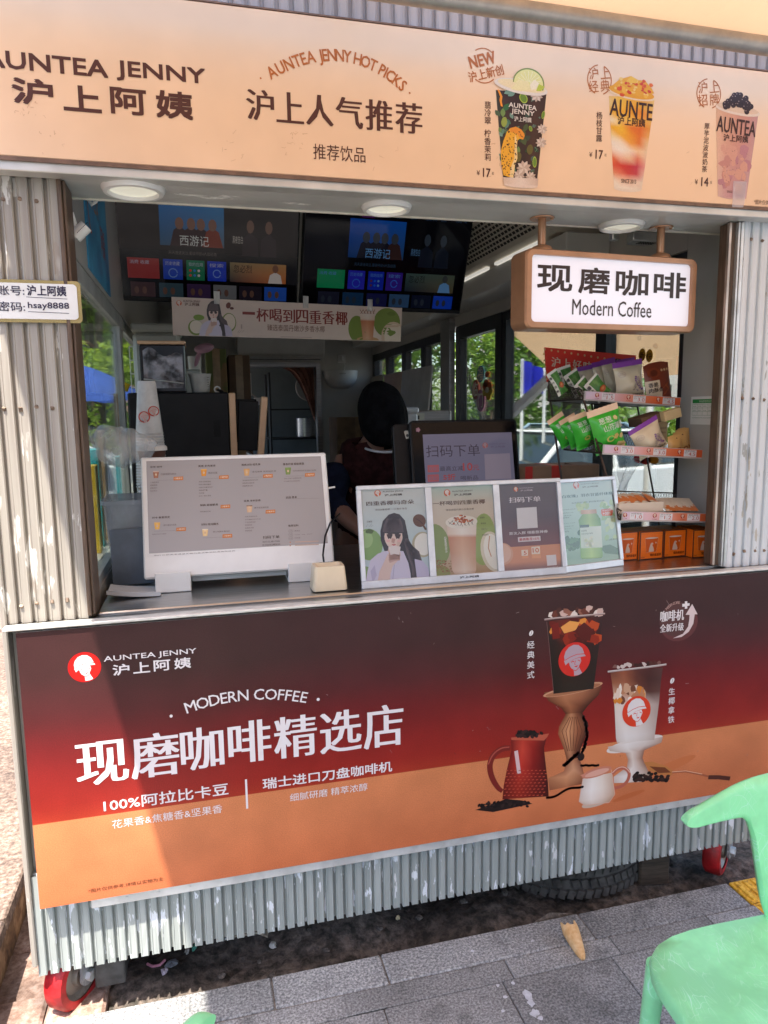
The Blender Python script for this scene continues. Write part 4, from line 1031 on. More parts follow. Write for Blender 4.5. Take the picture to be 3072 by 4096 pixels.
# ---------------------------------------------------------------- hanging light-box sign
cs = thing('hanging_sign', 'white light box sign in a bronze rounded frame hanging on two short poles', 'sign', (1.206, 1.95, 1.83))
yw = R_(4.5); UX = Vector((math.cos(yw), math.sin(yw), 0)); NY = Vector((-math.sin(yw), math.cos(yw), 0))
cs_o = Vector((1.206, 1.93, 1.826))
Mcs = Matrix(((UX.x, NY.x, 0, cs_o.x), (UX.y, NY.y, 0, cs_o.y), (0, 0, 1, cs_o.z), (0, 0, 0, 1)))
M_bronze = mat('bronze_paint', (0.42, 0.22, 0.12), 0.33, 0.35, var=0.08, scale=10)
o_ = rrect(-0.298, 0.0, 0.298, 0.22, 0.022, 8); i_ = rrect(-0.279, 0.0185, 0.279, 0.2035, 0.013, 8)
b = MB(); n = len(o_); D_ = 0.085
vs = [(p[0], 0.006, p[1]) for p in o_] + [((p[0]*0.985), 0.0, (p[1]-0.11)*0.97+0.11) for p in o_] + [(p[0], 0.0, p[1]) for p in i_] + [(p[0], 0.012, p[1]) for p in i_] + [(p[0], D_, p[1]) for p in o_]
fs = []
for k in range(n):
    l = (k+1) % n
    fs += [[k, l, n+l, n+k], [n+k, n+l, 2*n+l, 2*n+k], [2*n+k, 2*n+l, 3*n+l, 3*n+k], [4*n+k, 4*n+l, l, k]]
fs.append([4*n+k for k in range(n)])
b.add(vs, fs, False, Mcs); b.build('frame', M_bronze, cs)
b = MB(); b.ext([(p[0], p[1]) for p in i_], Mcs @ Matrix.Translation((0, 0.0119, 0)), 0.004)
b.build('light_panel', mat('opal_panel', (0.74, 0.72, 0.80), 0.22, emit=0.10), cs)
A = Art(Mcs @ Vector((0, 0.0112, 0)), UX, (0, 0, 1), gain=0.8); A.tf = zc(1800, 800, 1272)
CB = (70, 56, 52)
for ch, l, r in (('现', (453, 474), (640, 345)), ('磨', (668, 486), (836, 358)), ('咖', (862, 497), (1037, 372)), ('啡', (1060, 508), (1234, 383))): A.text(ch, l, r, CB, bold=0.02)
A.text('Modern Coffee', (636, 600), (1052, 535), (78, 66, 64), bold=0.008, rot=R_(-0.4))
A.build('lettering', P_gloss, cs)
for px, py, qx, qy in ((1187, 462, 1190, 527), (1453, 482, 1452, 545)):
    t = onz(px, py, 2.140); t.y = 1.975+(t.x-1.2)*0.078*0.9; bz = 2.046
    p = MB(); p.cyl((t.x, t.y, bz+0.012), (t.x, t.y, 2.137), 0.0115, n=20); p.lathe([(0.032, 0), (0.032, 0.006), (0.027, 0.014), (0.012, 0.02)], (t.x, t.y, bz), 24)
    q = p.build('pole', M_bronze, cs)
    f = MB(); f.lathe([(0.034, 0), (0.035, 0.003), (0.034, 0.0035)], (t.x, t.y, 2.1365), 28)
    for k in (0, 1): f.cyl((t.x+(k*2-1)*0.024, t.y-0.012, 2.1366), (t.x+(k*2-1)*0.024, t.y-0.012, 2.133), 0.004, n=8)
    f.build('ceiling_plate', M_bronze, q)
# ================================================================ counter and interior
def FR(o, yaw=0.0, tilt=0.0, roll=0.0):
    """frame of a leaning board: local x to the right, y away from the viewer, z up the board"""
    y, t = R_(yaw), R_(tilt)
    U = Vector((math.cos(y), math.sin(y), 0)); N0 = Vector((-math.sin(y), math.cos(y), 0))
    V = math.cos(t)*Vector((0, 0, 1))+math.sin(t)*N0; N = U.cross(V)*-1
    if N.dot(N0) < 0: N = -N
    M = Matrix(((U.x, N.x, V.x, o[0]), (U.y, N.y, V.y, o[1]), (U.z, N.z, V.z, o[2]), (0, 0, 0, 1)))
    return M @ Matrix.Rotation(R_(roll), 4, 'Y') if roll else M
def axes(M): return M.to_3x3() @ Vector((1, 0, 0)), M.to_3x3() @ Vector((0, 0, 1))
def artM(M, y=0.0, gain=0.8, ident=None, step=0.00035):
    U, V = axes(M); A = Art(M @ Vector((0, y, 0)), U, V, gain, ident, step)
    A.N = -(M.to_3x3() @ Vector((0, 1, 0))); return A
LOC = lambda u, v: (u, v)          # art given directly in the board's own metres
class LB(MB):
    """mesh builder in a board's frame"""
    def __init__(s, M): super().__init__(); s.M = M
    def build(s, *a, **k):
        s.v = [s.M @ v for v in s.v]; return super().build(*a, **k)

# ---- worktop behind the counter
wt = thing('work_table', 'stainless work table along the left wall under the machines', 'table', (0.1, 3.4, 0.17))
b = MB(); b.b2((-0.283, 2.66, 0.96), (0.42, 5.2, 1.0), 0.004); b.build('table_top', M_steel, wt)
for x, y in ((-0.26, 2.7), (0.39, 2.7), (-0.26, 5.15), (0.39, 5.15)):
    b = MB(); b.cyl((x, y, 0.17), (x, y, 0.96), 0.02); b.build('leg', M_steel, wt)
b = MB(); b.b2((-0.27, 2.68, 0.3), (0.40, 5.18, 0.32)); b.build('lower_shelf', M_steel, wt)

# ---- menu display on two feet
Mm = FR((0.105, 2.072, 1.14), -0.5, 20.0); W2 = 0.545/2
md = thing('menu_display', 'white framed menu screen leaning back on two feet at the left of the counter', 'display', (0.105, 2.1, 1.10))
b = LB(Mm); b.b2((-W2, 0, 0), (W2, 0.018, 0.357), 0.004); b.build('casing', M_whitep, md)
P_scr = print_mat('display_picture', 0.22, emit=0.10, dirt=0.02)
A = artM(Mm, -0.0006, 0.62)
A.rows([((-W2+0.016, 0.345), (W2-0.016, 0.345), [(154, 148, 150)]*2), ((-W2+0.016, 0.072), (W2-0.016, 0.072), [(162, 156, 158)]*2)], 0, uv=True)
A.tf = zc(200, 1300, 1300)
BT = (70, 50, 50); LT = (104, 88, 90); OB = (190, 112, 62)
for t, a, c in (('现萃·咖啡', (511, 730), (573, 719)), ('真果·多肉果茶', (757, 726), (845, 713)), ('清爽冰奶·轻乳茶', (977, 720), (1074, 706)), ('膳食纤维·超级果蔬', (1189, 717), (1296, 702)), ('鲜爽·超值解渴', (767, 926), (856, 911)), ('经典·多料奶茶', (990, 904), (1075, 890)), ('烘焙·零食', (1204, 887), (1260, 873)), ('时令·春夏限定', (522, 990), (612, 975)), ('好料·现炖糖水', (773, 1025), (861, 1009)), ('推荐加料', (1216, 1031), (1268, 1017))):
    A.text(t, a, c, BT, bold=0.01)
for i, (t, x, y, x2) in enumerate((('四重香椰玛奇朵', 566, 767, 644), ('杨枝甘露', 808, 761, 854), ('浅浅清茉 茉莉轻乳茶', 1030, 754, 1154), ('白玫瑰羽衣甘蓝纤体瓶', 1240, 749, 1358), ('厚切金芒冰茶', 579, 1027, 645), ('黑心桃胶木薯炖奶', 832, 1060, 918), ('厚芋泥波波奶茶', 1043, 938, 1116))):
    A.text(t, (x, y), (x2, y-12), LT, bold=0.004)
rows_t = [(512, 808, ['小青柑拿铁', '经典拿铁', '经典美式', '加浓美式']), (760, 804, ['杨枝甘露轻盈版', '杨枝甘露清爽版', '超鲜芒奇葡萄金杯', '海盐咸柠爽', '大红柚', '好大一桶水果茶']), (982, 797, ['浅浅清茉茉莉轻乳茶', '厚厚茶红轻乳茶', '芭蕾茉莉冰奶']), (1195, 787, ['羽衣甘蓝牛油果酸奶昔', '牛油果巴旦木酸奶昔']), (996, 982, ['厚芋泥波波奶茶', '手作黑糖波波牛乳茶', '千目抹茶波波', '琥珀奶茶', '血糯米奶茶', '茉莉奶绿']), (522, 1072, ['超鲜多肉芝士葡萄']), (767, 957, ['鲜泡茉莉花茶'])]
for x, y, ts in rows_t:
    for i, t in enumerate(ts): A.text(t, (x, y+i*14.6+0), (x+8.8*len(t), y-9+i*14.6), LT, res=1)
for x, y in ((630, 784), (862, 777), (1087, 771), (1301, 765), (870, 927), (1100, 953), (644, 1043), (880, 1077)):
    A.poly([(x+1, y-8), (x+50, y-11), (x+50, y+8), (x, y+10)], OB, 1.5); A.text('小程序价', (x+5, y+5), (x+46, y-6), (240, 220, 200), bold=0.004, layer=3)
def minicup(x, y, c, t):
    A.rows([((x-15, y-14), (x+15, y-15), [t, t, t]), ((x-15, y-6), (x+15, y-7), [c, tuple(min(255, v+20) for v in c), c]), ((x-11, y+22), (x+11, y+21), [c, tuple(min(255, v+14) for v in c), c])], 1)
    A.ell((x, y+4), 5, 6, (200, 170, 140), 1.6)
for x, y, c, t in ((541, 760, (150, 92, 70), (200, 180, 170)), (785, 750, (204, 130, 50), (220, 170, 90)), (1004, 748, (196, 150, 100), (190, 140, 90)), (1215, 742, (110, 130, 70), (120, 150, 80)), (547, 1022, (214, 160, 70), (216, 170, 90)), (792, 1056, (216, 180, 130), (220, 206, 190)), (1018, 935, (196, 160, 130), (110, 84, 74))): minicup(x, y, c, t)
for (a, c) in (((548, 794), (628, 790)), ((770, 786), (860, 782)), ((990, 780), (1085, 776)), ((1204, 773), (1300, 769)), ((1204, 887), (1376, 884)), ((530, 1053), (642, 1049)), ((780, 1087), (878, 1083))): A.line([a, c], 0.0004, LT)
A.text('扫码下单', (1087, 1093), (1171, 1073), (60, 48, 50), bold=0.006); A.text('当日立减3元起', (1085, 1112), (1173, 1098), (70, 56, 58)); A.text('次日[5折]喝新品', (1083, 1130), (1175, 1114), (70, 56, 58))
for i in range(3):
    A.ring((1229, 1052+i*18.5), 12, 8, 0.0004, LT); A.text('+1元', (1221, 1056+i*18.5), (1237, 1048+i*18.5), LT); A.text(['茉莉冻', '大芋圆、布蕾、脆啵啵', '芝士奶盖'][i], (1248, 1055+i*18), (1276+(i == 1)*62, 1047+i*18), LT, res=1)
for i in range(2): A.line([(1250, 1108+i*17), (1372, 1103+i*17)], 0.002, (196, 160, 140)); A.ell((1226, 1109+i*17), 3, 3, OB)
A.text('图片仅供参考请以实物为准点单须知请咨询店员', (532, 1180), (945, 1150), (120, 104, 106), res=1)
A.build('screen', P_scr, md)
for px, w in ((0.0, 0.088), (0.0, 0.075)): pass
for x0, x1, yf in ((-0.137, -0.040, 2.055), (0.238, 0.325, 2.07)):
    b = MB()
    b.b2((x0, yf, 1.1005), (x1, yf+0.008, 1.158), 0.002); b.b2((x0, yf+0.0085, 1.1005), (x1, yf+0.15, 1.107), 0.002)
    b.build('foot', M_whitep, md)
b = MB(); b.b2((-0.038, 2.11, 1.115), (0.237, 2.118, 1.15), 0.002); b.build('cross_bar', M_whitep, md)
b = LB(Mm); b.cyl((W2, 0.01, 0.245), (W2+0.022, 0.01, 0.248), 0.003, n=8); b.build('side_pin', M_whitep, md)

# ---- cream coin-shaped scanner box with its cable
bx_ = thing('scanner_box', 'small cream payment scanner box with a square well on the counter edge', 'scanner', (0.338, 1.955, 1.10))
def tub(b, w0, d0, w1, d1, h, c, well=None):
    vs = []
    for k, (w, d, z) in enumerate(((w0, d0, 0.004), (w0*1.0, d0*1.0, 0.012), (w1, d1, h-0.006), (w1*0.96, d1*0.96, h))):
        for p in rrect(-w/2, -d/2, w/2, d/2, min(w, d)*0.16, 5): vs.append((c[0]+p[0], c[1]+p[1], c[2]+z))
    n = len(vs)//4; fs = [list(range(n))[::-1]]
    for k in range(3): fs += [[k*n+i, k*n+(i+1) % n, (k+1)*n+(i+1) % n, (k+1)*n+i] for i in range(n)]
    if well:
        m = len(vs)
        for s_, z in ((0.78, h), (0.68, h-well)):
            for p in rrect(-w1*s_/2, -d1*s_/2, w1*s_/2, d1*s_/2, min(w1, d1)*0.1, 5): vs.append((c[0]+p[0], c[1]+p[1]+0.0, c[2]+z))
        fs += [[3*n+i, 3*n+(i+1) % n, m+(i+1) % n, m+i] for i in range(n)]
        fs += [[m+i, m+(i+1) % n, m+n+(i+1) % n, m+n+i] for i in range(n)]; fs.append([m+n+i for i in range(n)])
    else: fs.append([3*n+i for i in range(n)])
    b.add(vs, fs, True)
b = MB(); tub(b, 0.098, 0.075, 0.088, 0.066, 0.072, (0.338, 1.965, 1.0995), 0.02); b.build('body', mat('cream_plastic', (0.72, 0.60, 0.42), 0.35, var=0.05, scale=8), bx_)
A = Art((0.338, 1.935, 1.1722), (1, 0, 0), (0, 1, 0), 0.7, LOC); A.N = Vector((0, 0, 1))
A.fit('沪上阿姨', (-0.02, 0.052, 0.02, 0.059), (90, 84, 80), 1, bold=0.01); A.build('lettering', P_gloss, bx_)
cb = MB(); cb.tube([(0.335, 2.0, 1.15), (0.332, 2.01, 1.19), (0.345, 2.04, 1.24), (0.37, 2.09, 1.27), (0.42, 2.2, 1.28)], 0.0028); cb.build('cable', M_black, bx_)

# ---- triple poster frame and single poster frame
def poster_frame(name, label, M, w, h, n, mats):
    t = thing(name, label, 'poster frame', M @ Vector((0, 0.02, 0)))
    b = LB(M); fr = 0.0125; xs = [-w/2+i*w/n for i in range(n+1)]
    b.b2((-w/2, 0, 0), (w/2, 0.012, 0.022), 0.002); b.b2((-w/2, 0, h-fr), (w/2, 0.012, h), 0.002)
    for i, x in enumerate(xs):
        ww = fr if i in (0, n) else fr*1.5; x0 = min(max(x-ww/2, -w/2), w/2-ww)
        b.b2((x0, 0.0003, 0.0222), (x0+ww, 0.0117, h-fr-0.0002), 0.0)
    b.build('frame', mat('silver_frame', (0.66, 0.68, 0.71), 0.35, 0.35, var=0.08, scale=18), t)
    b = LB(M); b.b2((-w/2+0.003, 0.008, 0.003), (w/2-0.003, 0.0115, h-0.003)); b.build('backing', M_grey, t)
    b = LB(M); b.b2((-0.05, 0.013, 0.15), (0.05, 0.016, 0.152)); b.add([(-0.03, 0.013, 0.2), (0.03, 0.013, 0.2), (0.03, 0.12, -0.015), (-0.03, 0.12, -0.015)], [[0, 1, 2, 3]]); b.build('strut', M_grey, t)
    return t
Mt = FR((0.749, 1.928, 1.1005), 0.1, 10.6)
tp = poster_frame('poster_frame', 'silver frame holding three posters side by side on the counter', Mt, 0.641, 0.294, 3, None)
ZP = zc(1400, 1880, 1150)
def woman(A, cx, cy, s, layer=2, hand=True):
    """printed half figure with long dark hair and a pale shirt"""
    E = lambda pts: [(cx+x*s, cy+y*s) for x, y in pts]
    HR = (58, 48, 54); HL = (96, 80, 84); SKN = (240, 212, 200); SH = (222, 212, 232)
    A.poly(E([(-.46, .5), (-.60, .1), (-.62, -.35), (-.5, -.85), (-.22, -1.16), (.05, -1.25), (.32, -1.18), (.58, -.88), (.70, -.3), (.82, .3), (1.05, .8), (1.35, 1.3), (1.5, 1.8), (1.4, 2.2), (.4, 2.2), (-.2, 1.2)]), HR, layer)
    A.poly(E([(-1.35, 2.25), (-1.25, 1.6), (-1.1, 1.05), (-.75, .75), (-.4, .62), (.0, .58), (.5, .62), (.75, 1.2), (.85, 1.7), (.9, 2.25)]), SH, layer+.4)
    A.poly(E([(1.05, 1.0), (1.45, 1.1), (1.72, 1.45), (1.85, 2.2), (1.2, 2.2)]), (206, 196, 222), layer+.35)
    A.poly(E([(-1.1, 1.6), (-.9, 1.3), (-.8, 1.8), (-1.0, 2.2)]), (200, 188, 214), layer+.45)
    A.poly(E([(-.2, .3), (.28, .3), (.32, .62), (.06, .95), (-.26, .62)]), (226, 190, 178), layer+.6)
    face = [(.02+.45*math.cos(k*.2618)*(1-.16*max(0, math.sin(k*.2618))**2), -.12+.66*math.sin(k*.2618)) for k in range(24)]
    A.poly(E(face), SKN, layer+.8)
    A.poly(E([(.2, .1), (.4, -.1), (.42, .08), (.3, .38), (.14, .5), (.2, .3)]), (228, 194, 182), layer+.9)
    for x in (-.24, .30): A.ell((cx+x*s, cy+.12*s), .10*s, .06*s, (240, 190, 184), layer+.95)
    A.poly(E([(-.54, .18), (-.56, -.5), (-.34, -.92), (0, -1.02), (.34, -.92), (.58, -.5), (.58, .18), (.47, .02), (.44, -.26), (.3, -.24), (.16, -.20), (.0, -.22), (-.14, -.20), (-.28, -.24), (-.40, -.26), (-.45, .02)]), HR, layer+1.2)
    for k in range(6): A.line(E([(-.40+k*.16, -.30), (-.34+k*.14, -.62), (-.2+k*.09, -.95)]), .012*s/100, HL, layer+1.3)
    for k in range(5): A.line(E([(.62+k*.05, .0+k*.1), (.78+k*.10, .7), (1.0+k*.09, 1.3), (1.08+k*.08, 2.1)]), .012*s/100, HL, layer+.2)
    for x in (-.17, .23):
        A.ell((cx+x*s, cy-.07*s), .095*s, .05*s, (250, 240, 236), layer+1.35); A.ell((cx+x*s, cy-.07*s), .05*s, .05*s, (60, 40, 40), layer+1.4); A.line(E([(x-.11, -.08), (x, -.13), (x+.11, -.08)]), .012*s/100, (70, 50, 52), layer+1.45)
    A.line(E([(.03, .0), (.0, .16), (.07, .17)]), .009*s/100, (212, 166, 154), layer+1.4)
    A.poly(E([(-.08, .30), (-.01, .275), (.04, .285), (.09, .275), (.16, .30), (.04, .36)]), (206, 100, 104), layer+1.4)
    if hand:
        A.poly(E([(-.78, 2.2), (-.66, 1.6), (-.42, 1.1), (-.28, .78), (-.12, .66), (.22, .60), (.36, .68), (.36, .86), (.2, 1.12), (-.02, 1.35), (-.12, 1.7), (-.18, 2.2)]), (236, 204, 192), layer+1.6)
        for k in range(4): A.line(E([(-.2, .80+k*.10), (.1, .73+k*.09), (.33, .76+k*.07)]), .010*s/100, (212, 170, 158), layer+1.8)
        A.line(E([(-.18, .62), (.05, .55), (.34, .60)]), .02*s/100, (240, 226, 222), layer+1.9)
    A.line(E([(-.1, .98), (.06, 1.3), (.0, 2.2)]), 0.0008*s/100*2, (190, 178, 204), layer+1.2)
def brandline(A, lx, ly, s, c, red=(222, 110, 66), white=(236, 226, 216)):
    u = A.uv((lx, ly)); u2 = A.uv((lx+s, ly)); r = abs(u2[0]-u[0])
    A.logo(u[0], u[1], r, red, white, layer=2)
    A.text('AUNTEA JENNY', (lx+s*1.5, ly-s*0.12), (lx+s*7.8, ly-s*0.92), c, bold=0.006); A.text('沪上阿姨', (lx+s*2.1, ly+s*0.92), (lx+s*7.4, ly+s*0.05), c, bold=0.018)
A = artM(Mt, 0.0078, 1.05)
W3 = 0.641/3; zl, zh = 0.022, 0.2815
def pane(i): return (-0.3205+i*W3+0.010, -0.3205+(i+1)*W3-0.010)
x0, x1 = pane(0); A.clip = (x0, zl, x1, zh); A.rows([((x0, zh), (x1, zh), [(212, 214, 208)]*2), ((x0, 0.12), (x1, 0.12), [(198, 214, 218)]*2), ((x0, zl), (x1, zl), [(196, 210, 214)]*2)], 0, uv=True)
A.tf = ZP
A.ell((110, 430), 78, 92, (140, 174, 104), 1, rot=8); A.ell((92, 400), 40, 50, (166, 196, 130), 1.2); blob(A, 112, 353, 24, 14, (90, 110, 60), 1.5); A.ell((90, 600), 40, 44, (150, 180, 110), 1)
A.ell((420, 430), 62, 74, (190, 180, 150), 1); A.ell((424, 428), 52, 64, (244, 240, 230), 1.2)
A.ell((400, 292), 38, 36, (110, 70, 50), 1.4, rot=-35); A.line([(378, 280), (400, 292), (420, 312)], 0.0018, (60, 34, 26), 1.7); A.line([(420, 315), (438, 345)], 0.006, (104, 70, 50), 1.3)
woman(A, 248, 395, 118, 2)
A.poly([(60, 655), (48, 300), (62, 296), (70, 655)], (198, 206, 206), 0.2)
brandline(A, 159, 134, 19, (84, 70, 62)); A.text('四重香椰玛奇朵', (94, 208), (368, 170), (92, 62, 50), smear=0.035); A.text('原创4重香椰 一口漫步海岛', (146, 236), (327, 216), (120, 100, 92))
A.text('田曦薇', (98, 304), (126, 292), (120, 108, 104), res=1)
A.line([(92, 330), (104, 312), (108, 332), (124, 310), (120, 330), (134, 318)], 0.0006, (110, 96, 90), 2)
A.build('poster', P_paper, tp); A.tf = None
x0, x1 = pane(1); A.clip = (x0, zl, x1, zh); A.rows([((x0, zh), (x1, zh), [(186, 204, 190)]*2), ((x0, 0.23), (x1, 0.23), [(218, 204, 186)]*2), ((x0, 0.12), (x1, 0.12), [(214, 196, 172)]*2), ((x0, zl), (x1, zl), [(186, 150, 110)]*2)], 0, uv=True)
A.tf = ZP
A.ell((500, 430), 75, 120, (142, 158, 96), 1, rot=8); A.ell((770, 400), 70, 150, (160, 176, 104), 1, rot=-6); A.ell((520, 600), 60, 50, (150, 150, 80), 1)
A.ell((822, 470), 66, 118, (226, 214, 190), 1.2, rot=10); A.ell((826, 470), 52, 104, (246, 240, 226), 1.4, rot=10); A.line([(805, 380), (798, 450), (815, 500)], 0.003, (206, 150, 110), 1.6)
A.rows([((556, 300), (730, 300), [(226, 206, 190), (248, 238, 228), (236, 222, 210)]), ((562, 370), (728, 368), [(232, 206, 186), (250, 238, 226), (236, 216, 200)]), ((566, 390), (726, 388), [(206, 140, 110), (226, 176, 144), (206, 146, 116)]), ((578, 480), (726, 478), [(206, 150, 120), (230, 190, 160), (210, 160, 130)]), ((590, 580), (728, 574), [(224, 190, 166), (240, 216, 196), (226, 190, 164)]), ((604, 600), (722, 594), [(216, 180, 156), (232, 206, 186), (216, 176, 150)])], 2)
A.ell((643, 300), 92, 38, (240, 230, 216), 2.3)
for k in range(7): A.line([(565+k*22, 285+abs(k-3)*4), (590+k*20, 326-abs(k-3)*3)], 0.0011, (70, 40, 34), 2.6); A.line([(570+k*22, 322-abs(k-3)*3), (596+k*19, 278+abs(k-3)*4)], 0.0011, (70, 40, 34), 2.6)
for k in range(30): blob(A, 640+random.gauss(0, 24), 292+random.gauss(0, 10), 7, 5, random.choice([(190, 96, 50), (214, 120, 66), (160, 76, 40)]), 2.8+k*.01)
for k in range(60): blob(A, random.uniform(500, 590), random.uniform(520, 590), 5, 3, random.choice([(150, 96, 56), (170, 116, 76)]), 1.6, 0, .3, 6)
brandline(A, 560, 132, 19, (92, 78, 66)); A.text('一杯喝到四重香椰', (478, 208), (778, 168), (104, 72, 54), smear=0.035); A.text('臻选泰国丹嫩沙多香水椰', (553, 237), (714, 218), (130, 108, 92))
for i, t in enumerate(('香椰碎', '香椰酱', '香椰冰沙', '泰国香椰乳')): A.text(t, (750+i*4, 281+i*33), (776+i*8, 269+i*33), (110, 104, 80), res=1); A.line([(700, 278+i*33), (745, 276+i*33)], 0.0005, (110, 104, 80))
A.vtext('四重香椰玛奇朵', (549, 392), (556, 470), 0.0075, (246, 240, 230))
A.text('沪上阿姨', (628, 626), (738, 605), (60, 56, 60), bold=0.02, layer=24); A.text('AUNTEA JENNY', (630, 640), (741, 630), (70, 66, 70), bold=0.01, layer=24)
A.build('poster', P_paper, tp); A.tf = None
x0, x1 = pane(2); A.clip = (x0, zl, x1, zh); A.rows([((x0, zh), (x1, zh), [(118, 112, 118)]*2), ((x0, 0.18), (x1, 0.18), [(110, 98, 106)]*2), ((x0, 0.092), (x1, 0.092), [(140, 100, 104)]*2)], 0, uv=True)
A.rows([((x0, 0.092), (x1, 0.092), [(226, 160, 126)]*2), ((x0, 0.045), (x1, 0.045), [(222, 158, 128)]*2), ((x0, zl), (x1, zl), [(150, 116, 116)]*2)], 0, uv=True)
A.tf = ZP
A.ell((880, 485), 62, 64, (226, 176, 150), 1.0); A.ell((876, 482), 54, 56, (236, 196, 176), 1.2)
brandline(A, 956, 111, 13, (214, 200, 206)); A.text('扫码下单', (917, 190), (1098, 150), (240, 232, 236), smear=0.04)
A.poly([(960, 220), (1076, 213), (1083, 333), (967, 340)], (232, 228, 230), 1.5)
A.text('首次入群 得膨胀神券', (918, 376), (1140, 345), (244, 238, 240), bold=0.008)
A.poly([(968, 388), (1098, 380), (1100, 408), (970, 416)], (236, 226, 228), 1.5); A.text('最高膨至10元', (976, 410), (1092, 386), (196, 70, 66), bold=0.01, layer=3)
A.poly([(990, 466), (1026, 464), (1030, 508), (994, 510)], (236, 170, 130), 1.5); A.poly([(1046, 446), (1096, 440), (1102, 508), (1050, 510)], (240, 176, 134), 1.5)
A.poly([(988, 462), (1026, 460), (1026, 494), (990, 496)], (246, 230, 214), 1.8); A.poly([(1046, 444), (1095, 440), (1096, 484), (1048, 486)], (246, 230, 214), 1.8)
A.text('5', (1002, 490), (1018, 466), (220, 120, 80), bold=0.02, layer=3); A.text('10', (1054, 478), (1088, 448), (220, 120, 80), bold=0.02, layer=3)
A.poly([(1132, 492), (1188, 488), (1193, 548), (1138, 552)], (232, 224, 224), 1.5); A.text('不辩券 直接下单', (1138, 566), (1200, 556), (236, 224, 224), res=1)
A.build('poster', P_paper, tp)
b = LB(Mt); 
for i in range(3):
    x0, x1 = pane(i); b.add([(x0-0.002, 0.0045, zl), (x1+0.002, 0.0045, zl), (x1+0.002, 0.0045, zh), (x0-0.002, 0.0045, zh)], [[0, 1, 2, 3]])
b.build('cover_glass', glass_mat('frame_glass', (0.97, 0.98, 0.98), 0.06, 0.03), tp)
Ms = FR((1.182, 1.955, 1.1005), 10.2, 10.6)
sp = poster_frame('poster_frame', 'silver frame with a single green bottle poster right of the triple frame', Ms, 0.236, 0.289, 1, None)
A = artM(Ms, 0.0078, 1.05); x0, x1 = -0.107, 0.107; A.clip = (x0, .022, x1, .277)
A.rows([((x0, 0.277), (x1, 0.277), [(196, 216, 204), (208, 226, 214)]), ((x0, 0.2), (x1, 0.2), [(186, 210, 196), (200, 222, 210)]), ((x0, 0.1), (x1, 0.1), [(150, 184, 166), (176, 206, 190)]), ((x0, 0.045), (x1, 0.045), [(120, 160, 140), (150, 186, 166)]), ((x0, 0.022), (x1, 0.022), [(140, 176, 156), (156, 190, 170)])], 0, uv=True)
A.tf = ZP
for k in range(30): blob(A, 1280+random.gauss(0, 22), 420+random.gauss(0, 30), 14, 16, random.choice([(60, 106, 70), (84, 130, 84), (50, 90, 60)]), 1+k*.02, random.random(), .3, 8)
for k in range(30): blob(A, 1490+random.gauss(0, 24), 270+random.gauss(0, 56), 12, 18, random.choice([(190, 216, 160), (214, 230, 190), (164, 200, 140)]), 1+k*.02, random.random(), .3, 8)
for k in range(20): blob(A, 1340+random.gauss(0, 20), 215+random.gauss(0, 16), 12, 12, random.choice([(196, 214, 150), (180, 206, 140)]), 1+k*.02, random.random(), .3, 8)
A.poly([(1440, 440), (1500, 430), (1570, 462), (1560, 490), (1470, 480)], (70, 110, 86), 1.6)
A.rows([((1340, 256), (1422, 250), [(130, 170, 90), (180, 206, 120), (120, 160, 80)]), ((1318, 290), (1444, 282), [(110, 156, 80), (170, 200, 110), (100, 150, 70)]), ((1324, 330), (1448, 322), [(110, 160, 84), (176, 206, 120), (110, 160, 80)]), ((1330, 505), (1458, 498), [(120, 176, 70), (176, 214, 110), (110, 166, 70)]), ((1340, 515), (1450, 508), [(90, 140, 60), (130, 176, 80), (90, 140, 60)])], 2)
A.rows([((1332, 232), (1420, 226), [(206, 160, 120), (230, 196, 160), (196, 150, 110)]), ((1334, 256), (1424, 250), [(196, 150, 110), (226, 190, 156), (186, 140, 104)])], 2.3)
A.rows([((1326, 330), (1448, 322), [(206, 220, 206), (226, 234, 222)]), ((1332, 452), (1456, 446), [(196, 214, 196), (220, 230, 214)])], 2.4); A.text('白玫瑰', (1334, 358), (1364, 344), (90, 116, 90), layer=3); A.text('羽衣甘蓝纤体瓶', (1334, 375), (1400, 359), (90, 116, 90), layer=3)
for k in range(14): blob(A, 1378+random.gauss(0, 16), 415+random.gauss(0, 16), 9, 10, random.choice([(236, 238, 214), (214, 224, 180)]), 2.8, random.random(), .3, 8)
A.poly([(1324, 318), (1378, 315), (1378, 330), (1326, 333)], (60, 80, 66), 3)
brandline(A, 1304, 88, 17, (140, 150, 134)); A.text('「白玫瑰」羽衣甘蓝纤体瓶', (1210, 165), (1514, 124), (84, 116, 96), bold=0.0, smear=0.02); A.text('天选羽衣甘蓝 更轻盈更好喝', (1278, 196), (1466, 172), (110, 138, 120))
A.poly([(1448, 228), (1500, 222), (1518, 236), (1512, 262), (1456, 266), (1448, 250)], (226, 110, 70), 2.5); A.text('+30%', (1458, 260), (1504, 240), (246, 232, 220), bold=0.012, layer=4); A.text('每日纤维', (1455, 238), (1504, 227), (246, 232, 220), layer=4)
for i, y in enumerate((228, 248, 264, 276, 308, 326, 340)): A.text(['羽衣甘蓝·白玫瑰', '天选甘蓝中心小叶', '不苦不涩', '膳食纤维丰富', '羽衣甘蓝·绿宝石', '每份含膳食纤维', '轻盈之选'][i], (1222, y+5), (1300-(i % 4)*12, y-6), (96, 124, 104), res=1)
A.text('50%', (1240, 360), (1262, 350), (80, 108, 90)); A.text('≈12根黄瓜', (1478, 410), (1542, 392), (80, 108, 90))
A.build('poster', P_paper, sp)
b = LB(Ms); b.add([(x0, 0.0045, 0.022), (x1, 0.0045, 0.022), (x1, 0.0045, 0.277), (x0, 0.0045, 0.277)], [[0, 1, 2, 3]]); b.build('cover_glass', MATS['frame_glass'], sp)

